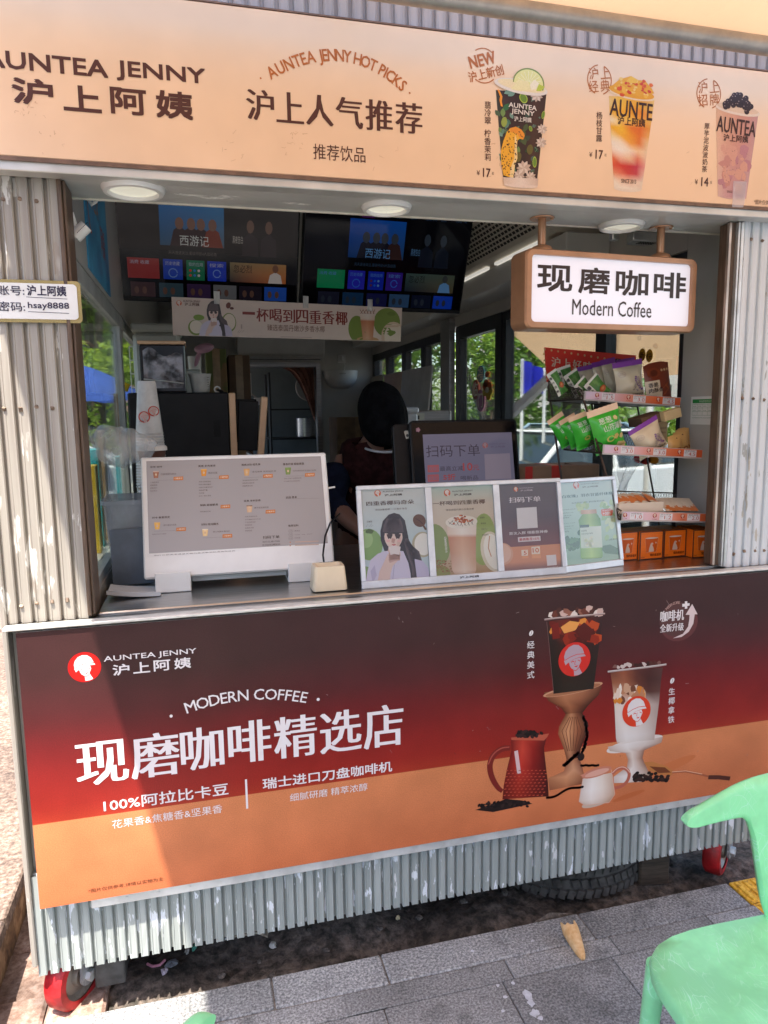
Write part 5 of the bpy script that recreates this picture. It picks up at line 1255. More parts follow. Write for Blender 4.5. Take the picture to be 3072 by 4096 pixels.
# ---- till display seen over the frames
Mp = FR((0.942, 2.40, 1.12), -1.1, 10.6)
ps = thing('till_display', 'black till touchscreen facing out above the poster frames', 'display', (0.942, 2.45, 1.10))
b = LB(Mp); b.ext(rrect(-0.207, 0.0, 0.207, 0.452, 0.016), Matrix.Identity(4), 0.022); b.ext(rrect(-0.262, 0.0, 0.0, 0.445, 0.016), Matrix.Translation((0, 0.03, 0)), 0.03); b.build('casing', M_black, ps, bev=0.003)
b = MB(); b.b2((0.84, 2.5, 1.1005), (1.04, 2.6, 1.108), 0.003); b.b2((0.9, 2.535, 1.108), (0.98, 2.555, 1.3), 0.004); b.build('stand', M_black, ps)
A = artM(Mp, -0.0005, 0.5); A.rows([((-0.198, 0.443), (0.198, 0.443), [(14, 13, 16)]*2), ((-0.198, 0.02), (0.198, 0.02), [(14, 14, 18)]*2)], 0, uv=True)
A.tf = zc(1350, 1400, 850)
A.poly([(664, 660), (1358, 642), (1385, 1003), (1400, 1200), (700, 1240), (688, 1030)], (136, 132, 156), 1)
DT = (84, 76, 92)
A.text('扫码下单', (694, 838), (1108, 735), DT, bold=0.0); 
for y, k, s_ in ((948, '权益1', 0), (1022, '权益2', 0)):
    A.poly([(702, y-48), (790, y-52), (792, y+4), (705, y+8)], (196, 110, 116), 1.6); A.text(k, (712, y-6), (782, y-38), (150, 130, 150), layer=3, bold=0.01)
A.text('最高立减', (800, 946), (978, 903), DT); A.text('10', (980, 944), (1052, 880), (190, 92, 96), bold=0.03); A.text('元', (1058, 940), (1104, 896), (180, 92, 100), bold=0.01)
A.text('5折', (826, 1018), (920, 966), (190, 92, 96), bold=0.02); A.text('喝新品', (962, 1016), (1096, 978), DT)
brandline(A, 1152, 745, 21, (128, 116, 140), (186, 110, 110), (170, 150, 160))
A.poly([(1146, 815), (1345, 806), (1356, 1004), (1154, 1012)], (168, 156, 172), 1.6)
A.build('screen', print_mat('till_picture', 0.12, emit=0.10, dirt=0.02, spec=0.15), ps)
A.tf = zc(1350, 1400, 850); u = A.uv((628, 624)); 
for k in range(5): A.polyuv([(u[0]+0.005*math.cos(k*1.257)+0.004*math.cos(t*1.05), u[1]+0.005*math.sin(k*1.257)+0.004*math.sin(t*1.05)) for t in range(6)], (230, 170, 190), 3)
A.polyuv([(u[0]+0.0025*math.cos(t*1.05), u[1]+0.0025*math.sin(t*1.05)) for t in range(6)], (246, 226, 220), 3.4); A.build('flower_sticker', P_paper, ps)
A = artM(FR(Mp @ Vector((0, 0.0295, 0)), -1.1, 10.6), -0.0005, 0.7); A.tf = zc(1350, 1400, 850)
A.poly([(519, 640), (528, 630), (550, 630), (564, 680), (560, 690), (535, 694)], (226, 222, 206), 1); A.ell((545, 668), 10, 12, (70, 66, 66), 2); A.build('round_sticker', P_paper, ps)

# ---- televisions under the ceiling
def screen_ui(A, w, h, k, tint):
    T = lambda c: tuple(min(255, max(0, c[i]*tint[i])) for i in range(3))
    X = lambda u: -w/2+w*u; Z = lambda v: h*v
    rc = lambda u0, v0, u1, v1, c, l=1: A.polyuv([(X(u0), Z(v0)), (X(u1), Z(v0)), (X(u1), Z(v1)), (X(u0), Z(v1))], T(c), l)
    for i, t in enumerate(('付费单片', '我的', '儿童节', '首页', '电视剧', '电影', '音乐', '应用中心', '教育', '休闲广场')):
        u = 0.06+i*0.092
        if t == '首页': rc(u-0.012, 0.885, u+0.062, 0.955, (190, 50, 110))
        A.fit(t, (X(u), Z(0.90), X(u+0.018*len(t)), Z(0.94)), T((150, 146, 150)), 2, res=1)
    A.rows([((X(0.26), Z(0.87)), (X(0.59), Z(0.87)), [T((30, 110, 190)), T((50, 130, 200))]), ((X(0.26), Z(0.5)), (X(0.59), Z(0.5)), [T((50, 90, 130)), T((90, 110, 130))])], 1, uv=True)
    for i, (u, s_) in enumerate(((0.36, .05), (0.42, .06), (0.47, .05), (0.53, .055))):     # four vague dark figures
        A.polyuv([(X(u-s_), Z(0.5)), (X(u-s_*.6), Z(0.64)), (X(u), Z(0.68)), (X(u+s_*.6), Z(0.64)), (X(u+s_), Z(0.5))], T((60, 40, 44) if i != 3 else (130, 60, 44)), 1.5+i*.2)
        A.polyuv([(X(u+0.022*math.cos(a*.6)), Z(0.7+0.055*math.sin(a*.6))) for a in range(11)], T((130, 96, 84)), 1.7+i*.2)
    A.fit('西游记', (X(0.36), Z(0.505), X(0.51), Z(0.60)), T((210, 220, 226)), 3)
    A.fit('黑夜告白', (X(0.635), Z(0.55), X(0.69), Z(0.62)), T((190, 190, 190)), 2, res=1)
    for u in (0.73, 0.83): A.polyuv([(X(u-.045), Z(0.44)), (X(u-.04), Z(0.6)), (X(u), Z(0.66)), (X(u+.04), Z(0.6)), (X(u+.045), Z(0.44))], T((54, 44, 48)), 1.4); A.polyuv([(X(u+0.02*math.cos(a*.6)), Z(0.71+0.06*math.sin(a*.6))) for a in range(11)], T((120, 94, 84)), 1.6)
    A.fit('天天速递关注,重磅师徒4人取经路', (X(0.30), Z(0.42), X(0.55), Z(0.455)), T((110, 104, 104)), 2, res=1)
    cs_ = [(150, 50, 50), (36, 70, 190), (30, 120, 90), (30, 60, 200)] if tint[0] > tint[2]*0.9 else [(40, 190, 90), (90, 60, 190), (50, 60, 180), (120, 50, 150)]
    for i, (u0, u1) in enumerate(((0.09, 0.25), (0.27, 0.37), (0.39, 0.485), (0.50, 0.60))):
        rc(u0, 0.19, u1, 0.375, cs_[i], 1); A.fit(('消费 收藏', '历史收藏', '我的应用', '搜索')[i], (X(u0+.012), Z(0.32), X(u0+.085 if i else u0+.11), Z(0.355)), T((170, 180, 210)), 2, res=1)
    A.lineuv([(X(0.32)+0.018*math.cos(a*.5), Z(0.25)+0.018*math.sin(a*.5)) for a in range(13)], 0.004, T((110, 150, 220)), 2); A.lineuv([(X(0.55)+0.016*math.cos(a*.5), Z(0.26)+0.016*math.sin(a*.5)) for a in range(13)], 0.004, T((110, 150, 230)), 2)
    for j in range(6): A.polyuv([(X(0.41+0.022*(j % 3))+0.006*math.cos(a), Z(0.235+0.045*(j//3))+0.006*math.sin(a)) for a in range(6)], T(((200, 70, 60), (60, 130, 220), (200, 200, 210))[j % 3]), 2)
    A.rows([((X(0.62), Z(0.375)), (X(0.93), Z(0.375)), [T((130, 120, 90)), T((170, 130, 80))]), ((X(0.62), Z(0.19)), (X(0.93), Z(0.19)), [T((60, 56, 60)), T((190, 110, 60))])], 1, uv=True); A.fit('忽必烈', (X(0.64), Z(0.28), X(0.74), Z(0.355)), T((30, 26, 30)), 2)
    A.polyuv([(X(.83), Z(.19)), (X(.84), Z(.27)), (X(.87), Z(.30)), (X(.90), Z(.27)), (X(.91), Z(.19))], T((210, 210, 214)), 1.6); A.polyuv([(X(.87)+.014*math.cos(a*.6), Z(.33)+.018*math.sin(a*.6)) for a in range(11)], T((120, 84, 66)), 1.9)
    for i, u in enumerate((0.10, 0.245, 0.39, 0.53, 0.67, 0.81)):
        rc(u, 0.02, u+0.125, 0.155, ((70, 50, 56), (56, 80, 96), (60, 44, 84), (110, 116, 126), (40, 36, 50), (40, 90, 200))[i], 1)
        for q in (0.03, 0.07): A.polyuv([(X(u+q+0.012*math.cos(a*.6)), Z(0.08+0.035*math.sin(a*.6))) for a in range(11)], T((100, 76, 70)), 1.5)
P_tv = print_mat('tv_picture', 0.07, emit=0.12, dirt=0.0, spec=0.12)
for i, (o, yaw, tilt, w, h, tint, lab) in enumerate((((0.071, 3.4, 2.10), 4.0, -18, 0.812, 0.452, (1.0, .95, .9), 'wall television with a brownish menu screen hung under the left ceiling'), ((0.888, 3.42, 2.085), 4.5, -20, 0.812, 0.452, (.5, .75, 1.0), 'wall television with a bluish menu screen hung tilted beside the air curtain'))):
    M = FR(o, yaw, tilt); t = thing('television', lab, 'television', M @ Vector((0, 0.05, 0)), group='televisions hung under the ceiling')
    b = LB(M); b.b2((-w/2, 0, -0.012), (w/2, 0.035, h), 0.004); b.b2((-w/2+0.1, 0.036, 0.05), (w/2-0.1, 0.06, h-0.08), 0.004); b.build('casing', M_black, t)
    A = artM(M, -0.0006, 0.13 if i == 0 else 0.12, LOC); A.rows([((-w/2+.008, h-.008), (w/2-.008, h-.008), [(74, 60, 56) if i == 0 else (24, 24, 34)]*2), ((-w/2+.008, h*.5), (w/2-.008, h*.5), [(70, 56, 52) if i == 0 else (22, 24, 36)]*2), ((-w/2+.008, h*.4), (w/2-.008, h*.4), [(24, 20, 24)]*2), ((-w/2+.008, 0.006), (w/2-.008, 0.006), [(14, 14, 20)]*2)], 0, uv=True)
    A.gain = 0.36 if i == 0 else 0.32
    screen_ui(A, w, h, i, tint); A.build('screen', P_tv, t)
    b = MB(); p = M @ Vector((0, 0.05, h*.6)); b.cyl((p.x-.1, p.y+0.03, p.z), (p.x-.1, p.y+.06, 2.518), 0.012); b.cyl((p.x+.1, p.y+0.03, p.z), (p.x+.1, p.y+.06, 2.518), 0.012); b.build('bracket', M_steel, t)

# ---- paper banner hanging below the televisions
Mb = FR((0.424, 3.17, 1.915), 9.0, -5.0)
hb = thing('paper_banner', 'long cream paper banner with a red headline hung below the televisions', 'banner', Mb @ Vector((0, 0, 0.15)))
bw, bh = 1.02, 0.150
bend = lambda u, v: 0.010*math.sin((u/bw+0.5)*math.pi*2.2)*(1-v/bh)
b = LB(Mb); b.grid(40, 6, lambda a, c: (-bw/2+bw*a, bend(-bw/2+bw*a, bh*c)+0.0006, bh*c)); b.build('sheet', mat('banner_paper', C(236, 214, 200, 0.8), 0.5, var=0.03, scale=4), hb)
A = artM(Mb, 0.0, 0.85); A.clip = (-bw/2+.002, .002, bw/2-.002, bh-.002); A.surf = lambda u, v: -bend(u, v)
A.tf = zc(680, 1180, 960)
A.ell((180, 225), 54, 54, (130, 150, 60), .6); A.ell((184, 220), 46, 46, (240, 226, 206), .8); A.ell((410, 190), 50, 66, (130, 146, 66), .6); A.ell((412, 186), 42, 56, (238, 220, 200), .8); A.ell((200, 155), 38, 20, (130, 160, 60), .7)
woman(A, 300, 130, 74, 1.2)
A.ell((404, 72), 16, 22, (110, 44, 30), 1, rot=-20); A.ell((428, 92), 14, 9, (96, 40, 28), 1)
brandline(A, 62, 56, 19, (96, 52, 40))
for i, ch in enumerate('一杯喝到四重香椰'):
    if ch == '一': A.text(ch, (502, 134), (588, 118), (140, 44, 34), smear=0.02)
    else: A.text(ch, (508+i*90.5, 179+i*3.8), (592+i*90.5, 90+i*3.8), (140, 44, 34), bold=0.0, smear=0.05)
A.text('臻选泰国丹嫩沙多香水椰', (674, 247), (1066, 216), (130, 84, 66))
A.line([(765, 288), (975, 294)], 0.0012, (150, 110, 96)); A.vtext('田曦薇', (496, 207), (497, 228), 0.006, (120, 90, 80))
A.line([(470, 265), (482, 240), (480, 262), (500, 240), (498, 258), (515, 244)], 0.0007, (110, 80, 76))
A.ell((1290, 235), 60, 92, (120, 140, 50), .6); A.ell((1500, 190), 92, 100, (126, 146, 60), .6, rot=10); A.ell((1530, 130), 30, 14, (110, 130, 50), .9); A.ell((1545, 285), 84, 100, (226, 196, 166), .9, n=20); A.ell((1550, 285), 68, 84, (240, 222, 200), 1.1); A.ell((1365, 310), 78, 22, (206, 160, 110), .8)
A.rows([((1312, 130), (1416, 134), [(236, 214, 200), (244, 230, 220), (232, 208, 194)]), ((1314, 165), (1414, 168), [(230, 200, 180), (240, 220, 204), (226, 194, 172)]), ((1316, 180), (1412, 182), [(196, 116, 76), (214, 140, 96), (190, 110, 70)]), ((1330, 310), (1400, 310), [(216, 160, 120), (226, 180, 144), (206, 146, 106)])], 1.3)
for k in range(5): A.line([(1312+k*22, 100), (1330+k*20, 130)], 0.002, (120, 50, 30), 1.6); A.line([(1316+k*22, 130), (1336+k*20, 100)], 0.002, (150, 66, 40), 1.6)
A.build('print', P_paper, hb)
b = LB(Mb)
for u in (-0.33, 0.05, 0.35): b.b2((u-0.012, -0.003, bh-0.02), (u+0.012, -0.0025, bh+0.03))
b.build('tape', film_mat('tape_film', (0.8, 0.78, 0.74), 0.5, 0.2), hb)

# ---- long air curtain unit on the right, split air conditioner over the door
ac = thing('air_curtain', 'long cream air curtain unit with a perforated grille under the right ceiling', 'air curtain', (1.45, 3.3, 2.3))
b = MB(); pr = [(1.34, 2.515), (1.30, 2.47), (1.42, 2.33), (1.46, 2.315), (1.655, 2.315), (1.655, 2.515)]
n = len(pr); b.add([(x, 2.78, z) for x, z in pr]+[(x, 5.0, z) for x, z in pr], [list(range(n)), [n+i for i in range(n)][::-1]]+[[i, n+i, n+(i+1) % n, (i+1) % n] for i in range(n)]); b.build('casing', mat('cream_casing', (0.62, 0.57, 0.48), 0.45, var=0.05, scale=4), ac)
b = MB()
d1 = Vector((1.30, 0, 2.47)); d2 = Vector((1.42, 0, 2.33)); nrm = Vector((-0.76, 0, -0.65))*0.0012
for r in range(7):
    for k in range(58):
        y = 2.86+k*0.036+(r % 2)*0.019; c0 = d1+(d2-d1)*(0.10+r*0.118); c1 = d1+(d2-d1)*(0.17+r*0.118)
        vs = [Vector((c0.x, y, c0.z))+nrm, Vector((c0.x, y+.026, c0.z))+nrm, Vector((c1.x, y+.026, c1.z))+nrm, Vector((c1.x, y, c1.z))+nrm]; b.add(vs, [[0, 1, 2, 3]])
b.build('grille', mat('grille_hole', (0.03, 0.028, 0.026), 0.8, var=0.2, scale=30), ac)
b = MB(); [b.b2((1.45, y, 2.302), (1.468, y+.5, 2.3145)) for y in (2.9, 3.5, 4.15)]; b.build('light_strip', mat('lit_strip', (.9, 0.86, 0.78), 0.4, emit=.12), ac)
sa = thing('air_conditioner', 'white split air conditioner above the back doorway', 'air conditioner', (0.76, 6.84, 2.06))
b = MB(); pr = [(6.62, 2.12), (6.60, 2.28), (6.66, 2.36), (6.845, 2.36), (6.845, 2.09), (6.68, 2.07)]; n = len(pr)
b.add([(0.37, y, z) for y, z in pr]+[(1.16, y, z) for y, z in pr], [list(range(n)), [n+i for i in range(n)][::-1]]+[[i, n+i, n+(i+1) % n, (i+1) % n] for i in range(n)]); b.build('casing', M_whitep, sa, bev=0.012)
for k in range(2): b = MB(); b.box((0.57+k*0.38, 6.63, 2.085), (0.36, 0.09, 0.008), (R_(-18), 0, 0)); b.build('louver', M_whitep, sa)
b = MB(); b.b2((0.42, 6.64, 2.073), (1.12, 6.70, 2.0775)); b.build('outlet', M_black, sa)

pwb = thing('power_box', 'small perforated metal power box hung under the soffit beside the right sign pole', 'power box', at(1395, 520, 2.42))
c = at(1395, 516, 2.42); b = MB(); b.box(c, (.12, .07, .035), (0, R_(4), R_(-12)), .003); b.cyl(c+Vector((-.1, .05, .02)), c+Vector((-.1, .05, .3)), .012); b.box(c+Vector((-.1, .05, .03)), (.03, .03, .06), None, .004); b.tube([c+Vector((.05, 0, .01)), c+Vector((.075, 0, .04)), c+Vector((.07, 0, .12)), c+Vector((.06, .02, .3))], .005); b.build('casing', M_alu, pwb)
b = MB()
for i in range(9):
    for j in range(3): q = c+Vector((-.04+i*.01, -.028+j*.012+.0, -.0195)); b.box(q, (.006, .008, .001), (0, R_(4), R_(-12)))
b.build('holes', M_black, pwb)
# ---- wall lamp, socket, notice
wl = thing('wall_lamp', 'white half dome wall lamp right of the back doorway', 'lamp', (1.345, 6.84, 1.85))
def dome(u, v):
    a = math.pi*u; t = v*math.pi/2
    return (1.345+0.17*math.cos(a)*math.cos(t)**0.7, 6.845-0.11*math.sin(a)*math.cos(t)**0.7, 1.985-0.17*math.sin(t)+0.0)
b = MB(); b.grid(24, 10, dome); b.add([(1.345+0.17*math.cos(math.pi*i/24), 6.845-0.11*math.sin(math.pi*i/24), 1.985) for i in range(25)], [list(range(25))]); b.build('shade', M_whitep, wl)
A = Art((1.345, 6.735, 1.96), gain=.8, ident=LOC); A.fit('AUNTEA', (-.03, -.012, .03, .0), (110, 106, 104), 3); A.build('small_lettering', P_gloss, wl)
so = thing('wall_socket', 'white wall socket above the half dome lamp', 'socket', (1.36, 6.84, 2.1)); b = MB(); b.b2((1.32, 6.835, 2.06), (1.40, 6.8495, 2.14), 0.004); b.build('plate', M_whitep, so); b = MB(); b.tube([(1.37, 6.83, 2.08), (1.385, 6.82, 2.04), (1.38, 6.82, 1.99)], 0.004); b.b2((1.352, 6.815, 2.085), (1.378, 6.8345, 2.115), 0.003); b.build('plug', M_whitep, so)
no = thing('notice', 'white notice sheet with a green heading and table on the right hatch wall', 'notice', (1.659, 2.0, 1.6))
Mn = Matrix(((0, 1, 0, 1.5595), (-1, 0, 0, 2.02), (0, 0, 1, 1.565), (0, 0, 0, 1)))
b = MB(); p = [onx(1494, 857, 1.6585), onx(1556, 857, 1.6585), onx(1556, 918, 1.6585), onx(1494, 918, 1.6585)]
y0, y1 = p[0].y, p[1].y; z0, z1 = p[2].z, p[0].z
b.b2((1.6575, y1, z0), (1.6592, y0, z1)); b.build('sheet', mat('paper_white', (0.74, 0.73, 0.70), 0.5, var=0.03, scale=10), no)
A = Art((1.6572, y0, z0), (0, -1, 0), (0, 0, 1), .8, LOC); A.N = Vector((-1, 0, 0)); ww, hh = abs(y0-y1), z1-z0
A.polyuv([(ww*.06, hh*.76), (ww*.97, hh*.76), (ww*.97, hh*.9), (ww*.06, hh*.9)], (40, 150, 70), 1); A.fit('食品添加剂公示', (ww*.3, hh*.79, ww*.74, hh*.87), (230, 240, 220), 2)
for k in range(4): A.lineuv([(ww*.06, hh*(.72-k*.13)), (ww*.97, hh*(.72-k*.13))], .0008, (120, 160, 120), 1)
for k in range(6): A.lineuv([(ww*(.06+k*.182), hh*.72), (ww*(.06+k*.182), hh*.33)], .0008, (120, 160, 120), 1)
for j in range(2):
    for k in range(5): A.fit(('品种', '名称', '用量', '标准', '备注', '甜味剂', '稳定剂', '色素', '国标', '食品级')[j*5+k], (ww*(.09+k*.182), hh*(.63-j*.15), ww*(.2+k*.182), hh*(.67-j*.15)), (130, 160, 130), 2, res=1)
A.fit('本店使用食品添加剂符合国家标准', (ww*.06, hh*.22, ww*.8, hh*.26), (130, 160, 130), 2, res=1); A.build('print', P_paper, no)

# ---- blue poster, pipe hook and paper roll in the upper left corner
bp = thing('blue_poster', 'blue poster with orange marks high on the left inside wall', 'poster', (-0.28, 2.6, 2.2))
b = MB(); ya, yb = onx(172, 430, -0.284).y, onx(205, 480, -0.284).y
b.b2((-0.2845, ya+0.08, 2.02), (-0.281, ya+0.62, 2.50)); b.build('sheet', mat('blue_print', (0.03, 0.22, 0.42), 0.4, rgb2=(0.08, 0.4, 0.62), lo=.4, hi=.7, scale=9), bp)
A = Art((-0.2805, ya+0.08, 2.02), (0, 1, 0), (0, 0, 1), .7, LOC); A.N = Vector((1, 0, 0))
A.lineuv([(0.1+0.05*math.cos(a*.4), .2+.08*math.sin(a*.4)) for a in range(13)], .012, (220, 120, 60), 1); A.fit('上海', (.2, .2, .3, .32), (206, 150, 110), 1); A.fit('阿姨', (.33, .1, .43, .2), (206, 110, 90), 1); A.build('print', P_paper, bp)
hk = thing('pipe_hook', 'white bent pipe hook behind the left recessed light', 'hook', (-0.2, 2.4, 2.3)); b = MB(); q = [at(192, 416, 2.3), at(192, 432, 2.3), at(198, 442, 2.3), at(206, 436, 2.3), at(212, 420, 2.3)]; b.tube(q, 0.006); b.cyl(q[0], q[0]+Vector((0, 0, 0.34)), 0.008); b.cyl(q[4], q[4]+Vector((0.02, 0, 0.34)), 0.006); b.build('hook', M_whitep, hk)
pr_ = thing('paper_roll', 'small white paper roll with scribbles clipped to the left jamb', 'paper roll', (-0.24, 1.96, 2.02))
c0 = at(162, 512, 1.99); c1 = at(186, 488, 1.99)
b = MB(); b.cyl(c0, c1, 0.016, n=20); b.build('roll', M_whitep, pr_)
b = MB(); b.box(at(160, 480, 1.99), (0.012, 0.012, 0.05), (0, R_(-14), 0), 0.003); b.build('clip', M_whitep, pr_)
b = MB(); dd = (c1-c0).normalized()
for k in range(7): b.cyl(c0+dd*(0.008+k*0.005)+Vector((0.002, -0.0155, 0.001)), c0+dd*(0.009+k*0.005)+Vector((0.006, -0.0150, 0.006)), 0.0009, n=6)
b.build('scribbles', M_black, pr_)
hs = thing('hanging_hose', 'grey hose hanging down beside the left television', 'hose', at(259, 650, 3.3)); b = MB(); b.tube([at(259, 645, 3.3), at(261, 700, 3.3), at(260, 770, 3.3), at(263, 830, 3.28), at(262, 900, 3.2), at(264, 960, 3.15)], 0.009); b.build('hose', mat('grey_hose', (0.36, 0.33, 0.3), 0.6, var=0.1, scale=20), hs)
b = MB(); b.box(at(266, 834, 3.27), (0.05, 0.012, 0.035), (0, 0.4, 0), 0.004); b.build('yellow_tag', mat('yellow_tag', (0.7, 0.48, 0.02), 0.5, var=.2, scale=30), hs)
b = MB(); b.tube([at(266, 845, 3.26), at(256, 870, 3.25), at(254, 910, 3.22), at(258, 960, 3.18)], 0.010); b.build('loop', mat('grey_hose', (0, 0, 0)), hs)

# ---- coffee machine, bean hopper, jug, grinder
cm = thing('coffee_machine', 'black box shaped coffee machine with copper coloured edges behind the menu screen', 'coffee machine', (-0.05, 3.1, 1.0))
M_mach = mat('matt_black_panel', (0.018, 0.018, 0.02), 0.45, var=0.12, scale=12, spec=0.2); M_cop = mat('copper_trim', (0.72, 0.45, 0.27), 0.35, 0.25, var=0.06, scale=10)
b = MB(); b.b2((-0.258, 2.95, 1.0), (0.124, 3.35, 1.682), 0.006); b.build('body', M_mach, cm)
b = MB(); b.b2((0.1245, 2.945, 1.0), (0.150, 3.35, 1.680), 0.003); b.build('side_trim', M_cop, cm)
b = MB(); b.b2((0.1505, 2.97, 1.48), (0.235, 2.99, 1.655), 0.004); b.build('side_panel', M_mach, cm)
b = LB(FR((0.228, 2.93, 1.43), 0, 0, 6)); b.b2((0, 0, 0), (0.026, 0.05, 0.235), 0.003); b.build('touch_panel_edge', M_cop, cm)
b = LB(FR((0.152, 2.955, 1.45), 0, 0, 3)); b.b2((0, 0, 0), (0.080, 0.03, 0.2), 0.003); b.build('touch_panel', M_black, cm)
b = MB(); b.ext(rrect(0.060, 1.505, 0.087, 1.572, 0.006), Matrix.Translation((0, 2.9475, 0)), 0.002); b.build('handle_recess', M_black, cm)
b = MB(); b.tube([(0.19, 2.95, 1.44), (0.20, 2.93, 1.43), (0.205, 2.93, 1.40)], 0.008); b.b2((0.16, 2.93, 1.0), (0.24, 3.1, 1.02), 0.003); b.build('spout', M_steel, cm)
bhp = thing('bean_hopper', 'smoky bean hopper with a copper lid on top of the coffee machine', 'hopper', (-0.12, 3.05, 1.682))
b = MB(); b.b2((-0.206, 2.975, 1.684), (-0.035, 3.13, 1.868), 0.005); b.build('box', mat('smoky_plastic', (0.025, 0.022, 0.025), 0.15, var=.3, scale=6), bhp)
b = MB(); b.b2((-0.212, 2.968, 1.8685), (-0.031, 3.14, 1.882), 0.003); b.build('lid', M_cop, bhp)
b = MB()
def bag_f(u, v):
    x = -0.194+0.148*u; z = 1.70+0.135*v
    top = 0.012*math.sin(u*9)+0.01*math.sin(u*4+1)
    return (x, 2.9735-0.001*math.sin(u*13+v*7), z+(top*v))
b.grid(20, 16, bag_f); b.build('bean_bag', mat('silver_bag', (0.30, 0.30, 0.33), 0.28, .5, rgb2=(0.03, 0.03, 0.035), lo=.42, hi=.62, scale=14, bump=.6, bscale=30), bhp)
b = MB(); b.tube([(-0.195, 2.969, 1.735), (-0.12, 2.968, 1.728), (-0.045, 2.969, 1.718)], 0.0025); b.build('strip', M_alu, bhp)
gr = thing('grinder', 'pale grey grinder casing standing behind the bean hopper', 'grinder', (-0.14, 3.5, 1.0))
b = MB(); b.b2((-0.262, 3.42, 1.0), (-0.06, 3.7, 1.96), 0.015); b.b2((-0.05, 3.42, 1.0), (0.03, 3.7, 1.80), 0.01); b.build('casing', mat('pale_green_casing', (0.52, 0.54, 0.49), 0.4, var=.05, scale=5), gr)
b = MB(); b.b2((-0.268, 3.41, 1.962), (-0.055, 3.71, 2.0), 0.008); b.build('lid', MATS['pale_green_casing'], gr)
jg = thing('measuring_jug', 'clear grey measuring jug on the coffee machine beside the hopper', 'jug', (0.018, 3.02, 1.682))
b = MB(); b.lathe([(0.033, 0.0), (0.034, 0.002), (0.044, 0.072), (0.046, 0.0735), (0.042, 0.0725), (0.032, 0.006)], (0.018, 3.02, 1.6835), 28); b.add([(-0.03, 3.02, 1.757), (-0.022, 3.005, 1.757), (-0.022, 3.035, 1.757), (-0.022, 3.015, 1.735)], [[0, 1, 3], [0, 3, 2]]); b.build('cup', film_mat('frosted_grey', (0.5, 0.5, 0.48), 0.72, .3), jg)
b = MB(); 
for k in range(6): b.b2((0.045, 2.982, 1.695+k*.009), (0.052, 2.9825, 1.6965+k*.009))
b.build('scale_marks', M_black, jg)
on = thing('ring_ornament', 'small white ring ornament standing on the coffee machine edge', 'ornament', (0.085, 3.0, 1.683))
b = MB(); b.tube([(0.083+0.011*math.cos(a*.45), 3.0, 1.695+0.011*math.sin(a*.45)) for a in range(13)], 0.003); b.build('ring', M_whitep, on); b = MB(); b.ell((0.094, 2.998, 1.689), (.016, .006, .006), (0, .3, 0)); b.build('dark_base', M_black, on)
# things stacked behind
def carton(name, lab, lo, hi, c, tapec=None, group=None, rz=0):
    t = thing(name, lab, 'box', ((lo[0]+hi[0])/2, (lo[1]+hi[1])/2, lo[2]), (0, 0, R_(rz)), group)
    w, d, h = hi[0]-lo[0], hi[1]-lo[1], hi[2]-lo[2]
    b = MB(); b.b2((-w/2, -d/2, 0), (w/2, d/2, h), 0.004); b.build('carton', c, t, local=True)
    b = MB(); b.b2((-w/2-.0005, -d/2-.0008, h*.44), (w/2+.0005, -d/2-.0002, h*.56)); b.b2((-0.02, -d/2-.001, h*.0), (.02, d/2, h+.0008)) ; b.build('tape', tapec or mat('brown_tape', (.3, .19, .09), .3, var=.15, scale=20), t, local=True)
    return t
M_card = mat('cardboard', (0.24, 0.15, 0.085), 0.85, var=.15, scale=10, bump=.1, bscale=60); M_card2 = mat('dark_cardboard', (0.13, 0.075, 0.045), 0.85, var=.15, scale=10)
carton('carton', 'brown carton at the foot of the stack against the back wall', (1.17, 6.1, 0.175), (1.52, 6.5, .7), M_card, group='cartons stacked by the back doorway')
carton('carton', 'brown carton in the middle of the stack against the back wall', (1.17, 6.12, 0.702), (1.52, 6.5, 1.12), M_card, group='cartons stacked by the back doorway')
carton('carton', 'brown carton topmost of the stack against the back wall', (1.16, 6.1, 1.122), (1.52, 6.5, 1.55), M_card, group='cartons stacked by the back doorway')
carton('carton', 'tall green and brown carton behind the grinder', (0.06, 4.1, 1.0), (0.17, 4.4, 1.95), mat('green_carton', (.1, .12, .03), .7, rgb2=(.2, .12, .05), lo=.48, hi=.52, scale=3), None)
carton('carton', 'dark brown carton leaning behind the measuring jug', (0.18, 4.15, 1.0), (0.30, 4.4, 1.92), M_card2)
pk = thing('pink_scoop', 'pink plastic scoop standing in a cup behind the hopper', 'scoop', (0.01, 3.9, 1.8)); b = MB(); b.ell((0.05, 3.85, 1.93), (.05, .03, .025), (0, -.2, 0)); b.cyl((0.03, 3.86, 1.92), (0.0, 3.88, 1.84), .012); b.build('scoop', mat('pink_plastic', (.55, .3, .4), .4, var=.05, scale=10), pk)
b = MB(); b.lathe([(0.03, 0), (0.035, .09), (.032, .09), (.028, .005)], (0.0, 3.9, 1.802)); b.build('cup', M_whitep, pk)
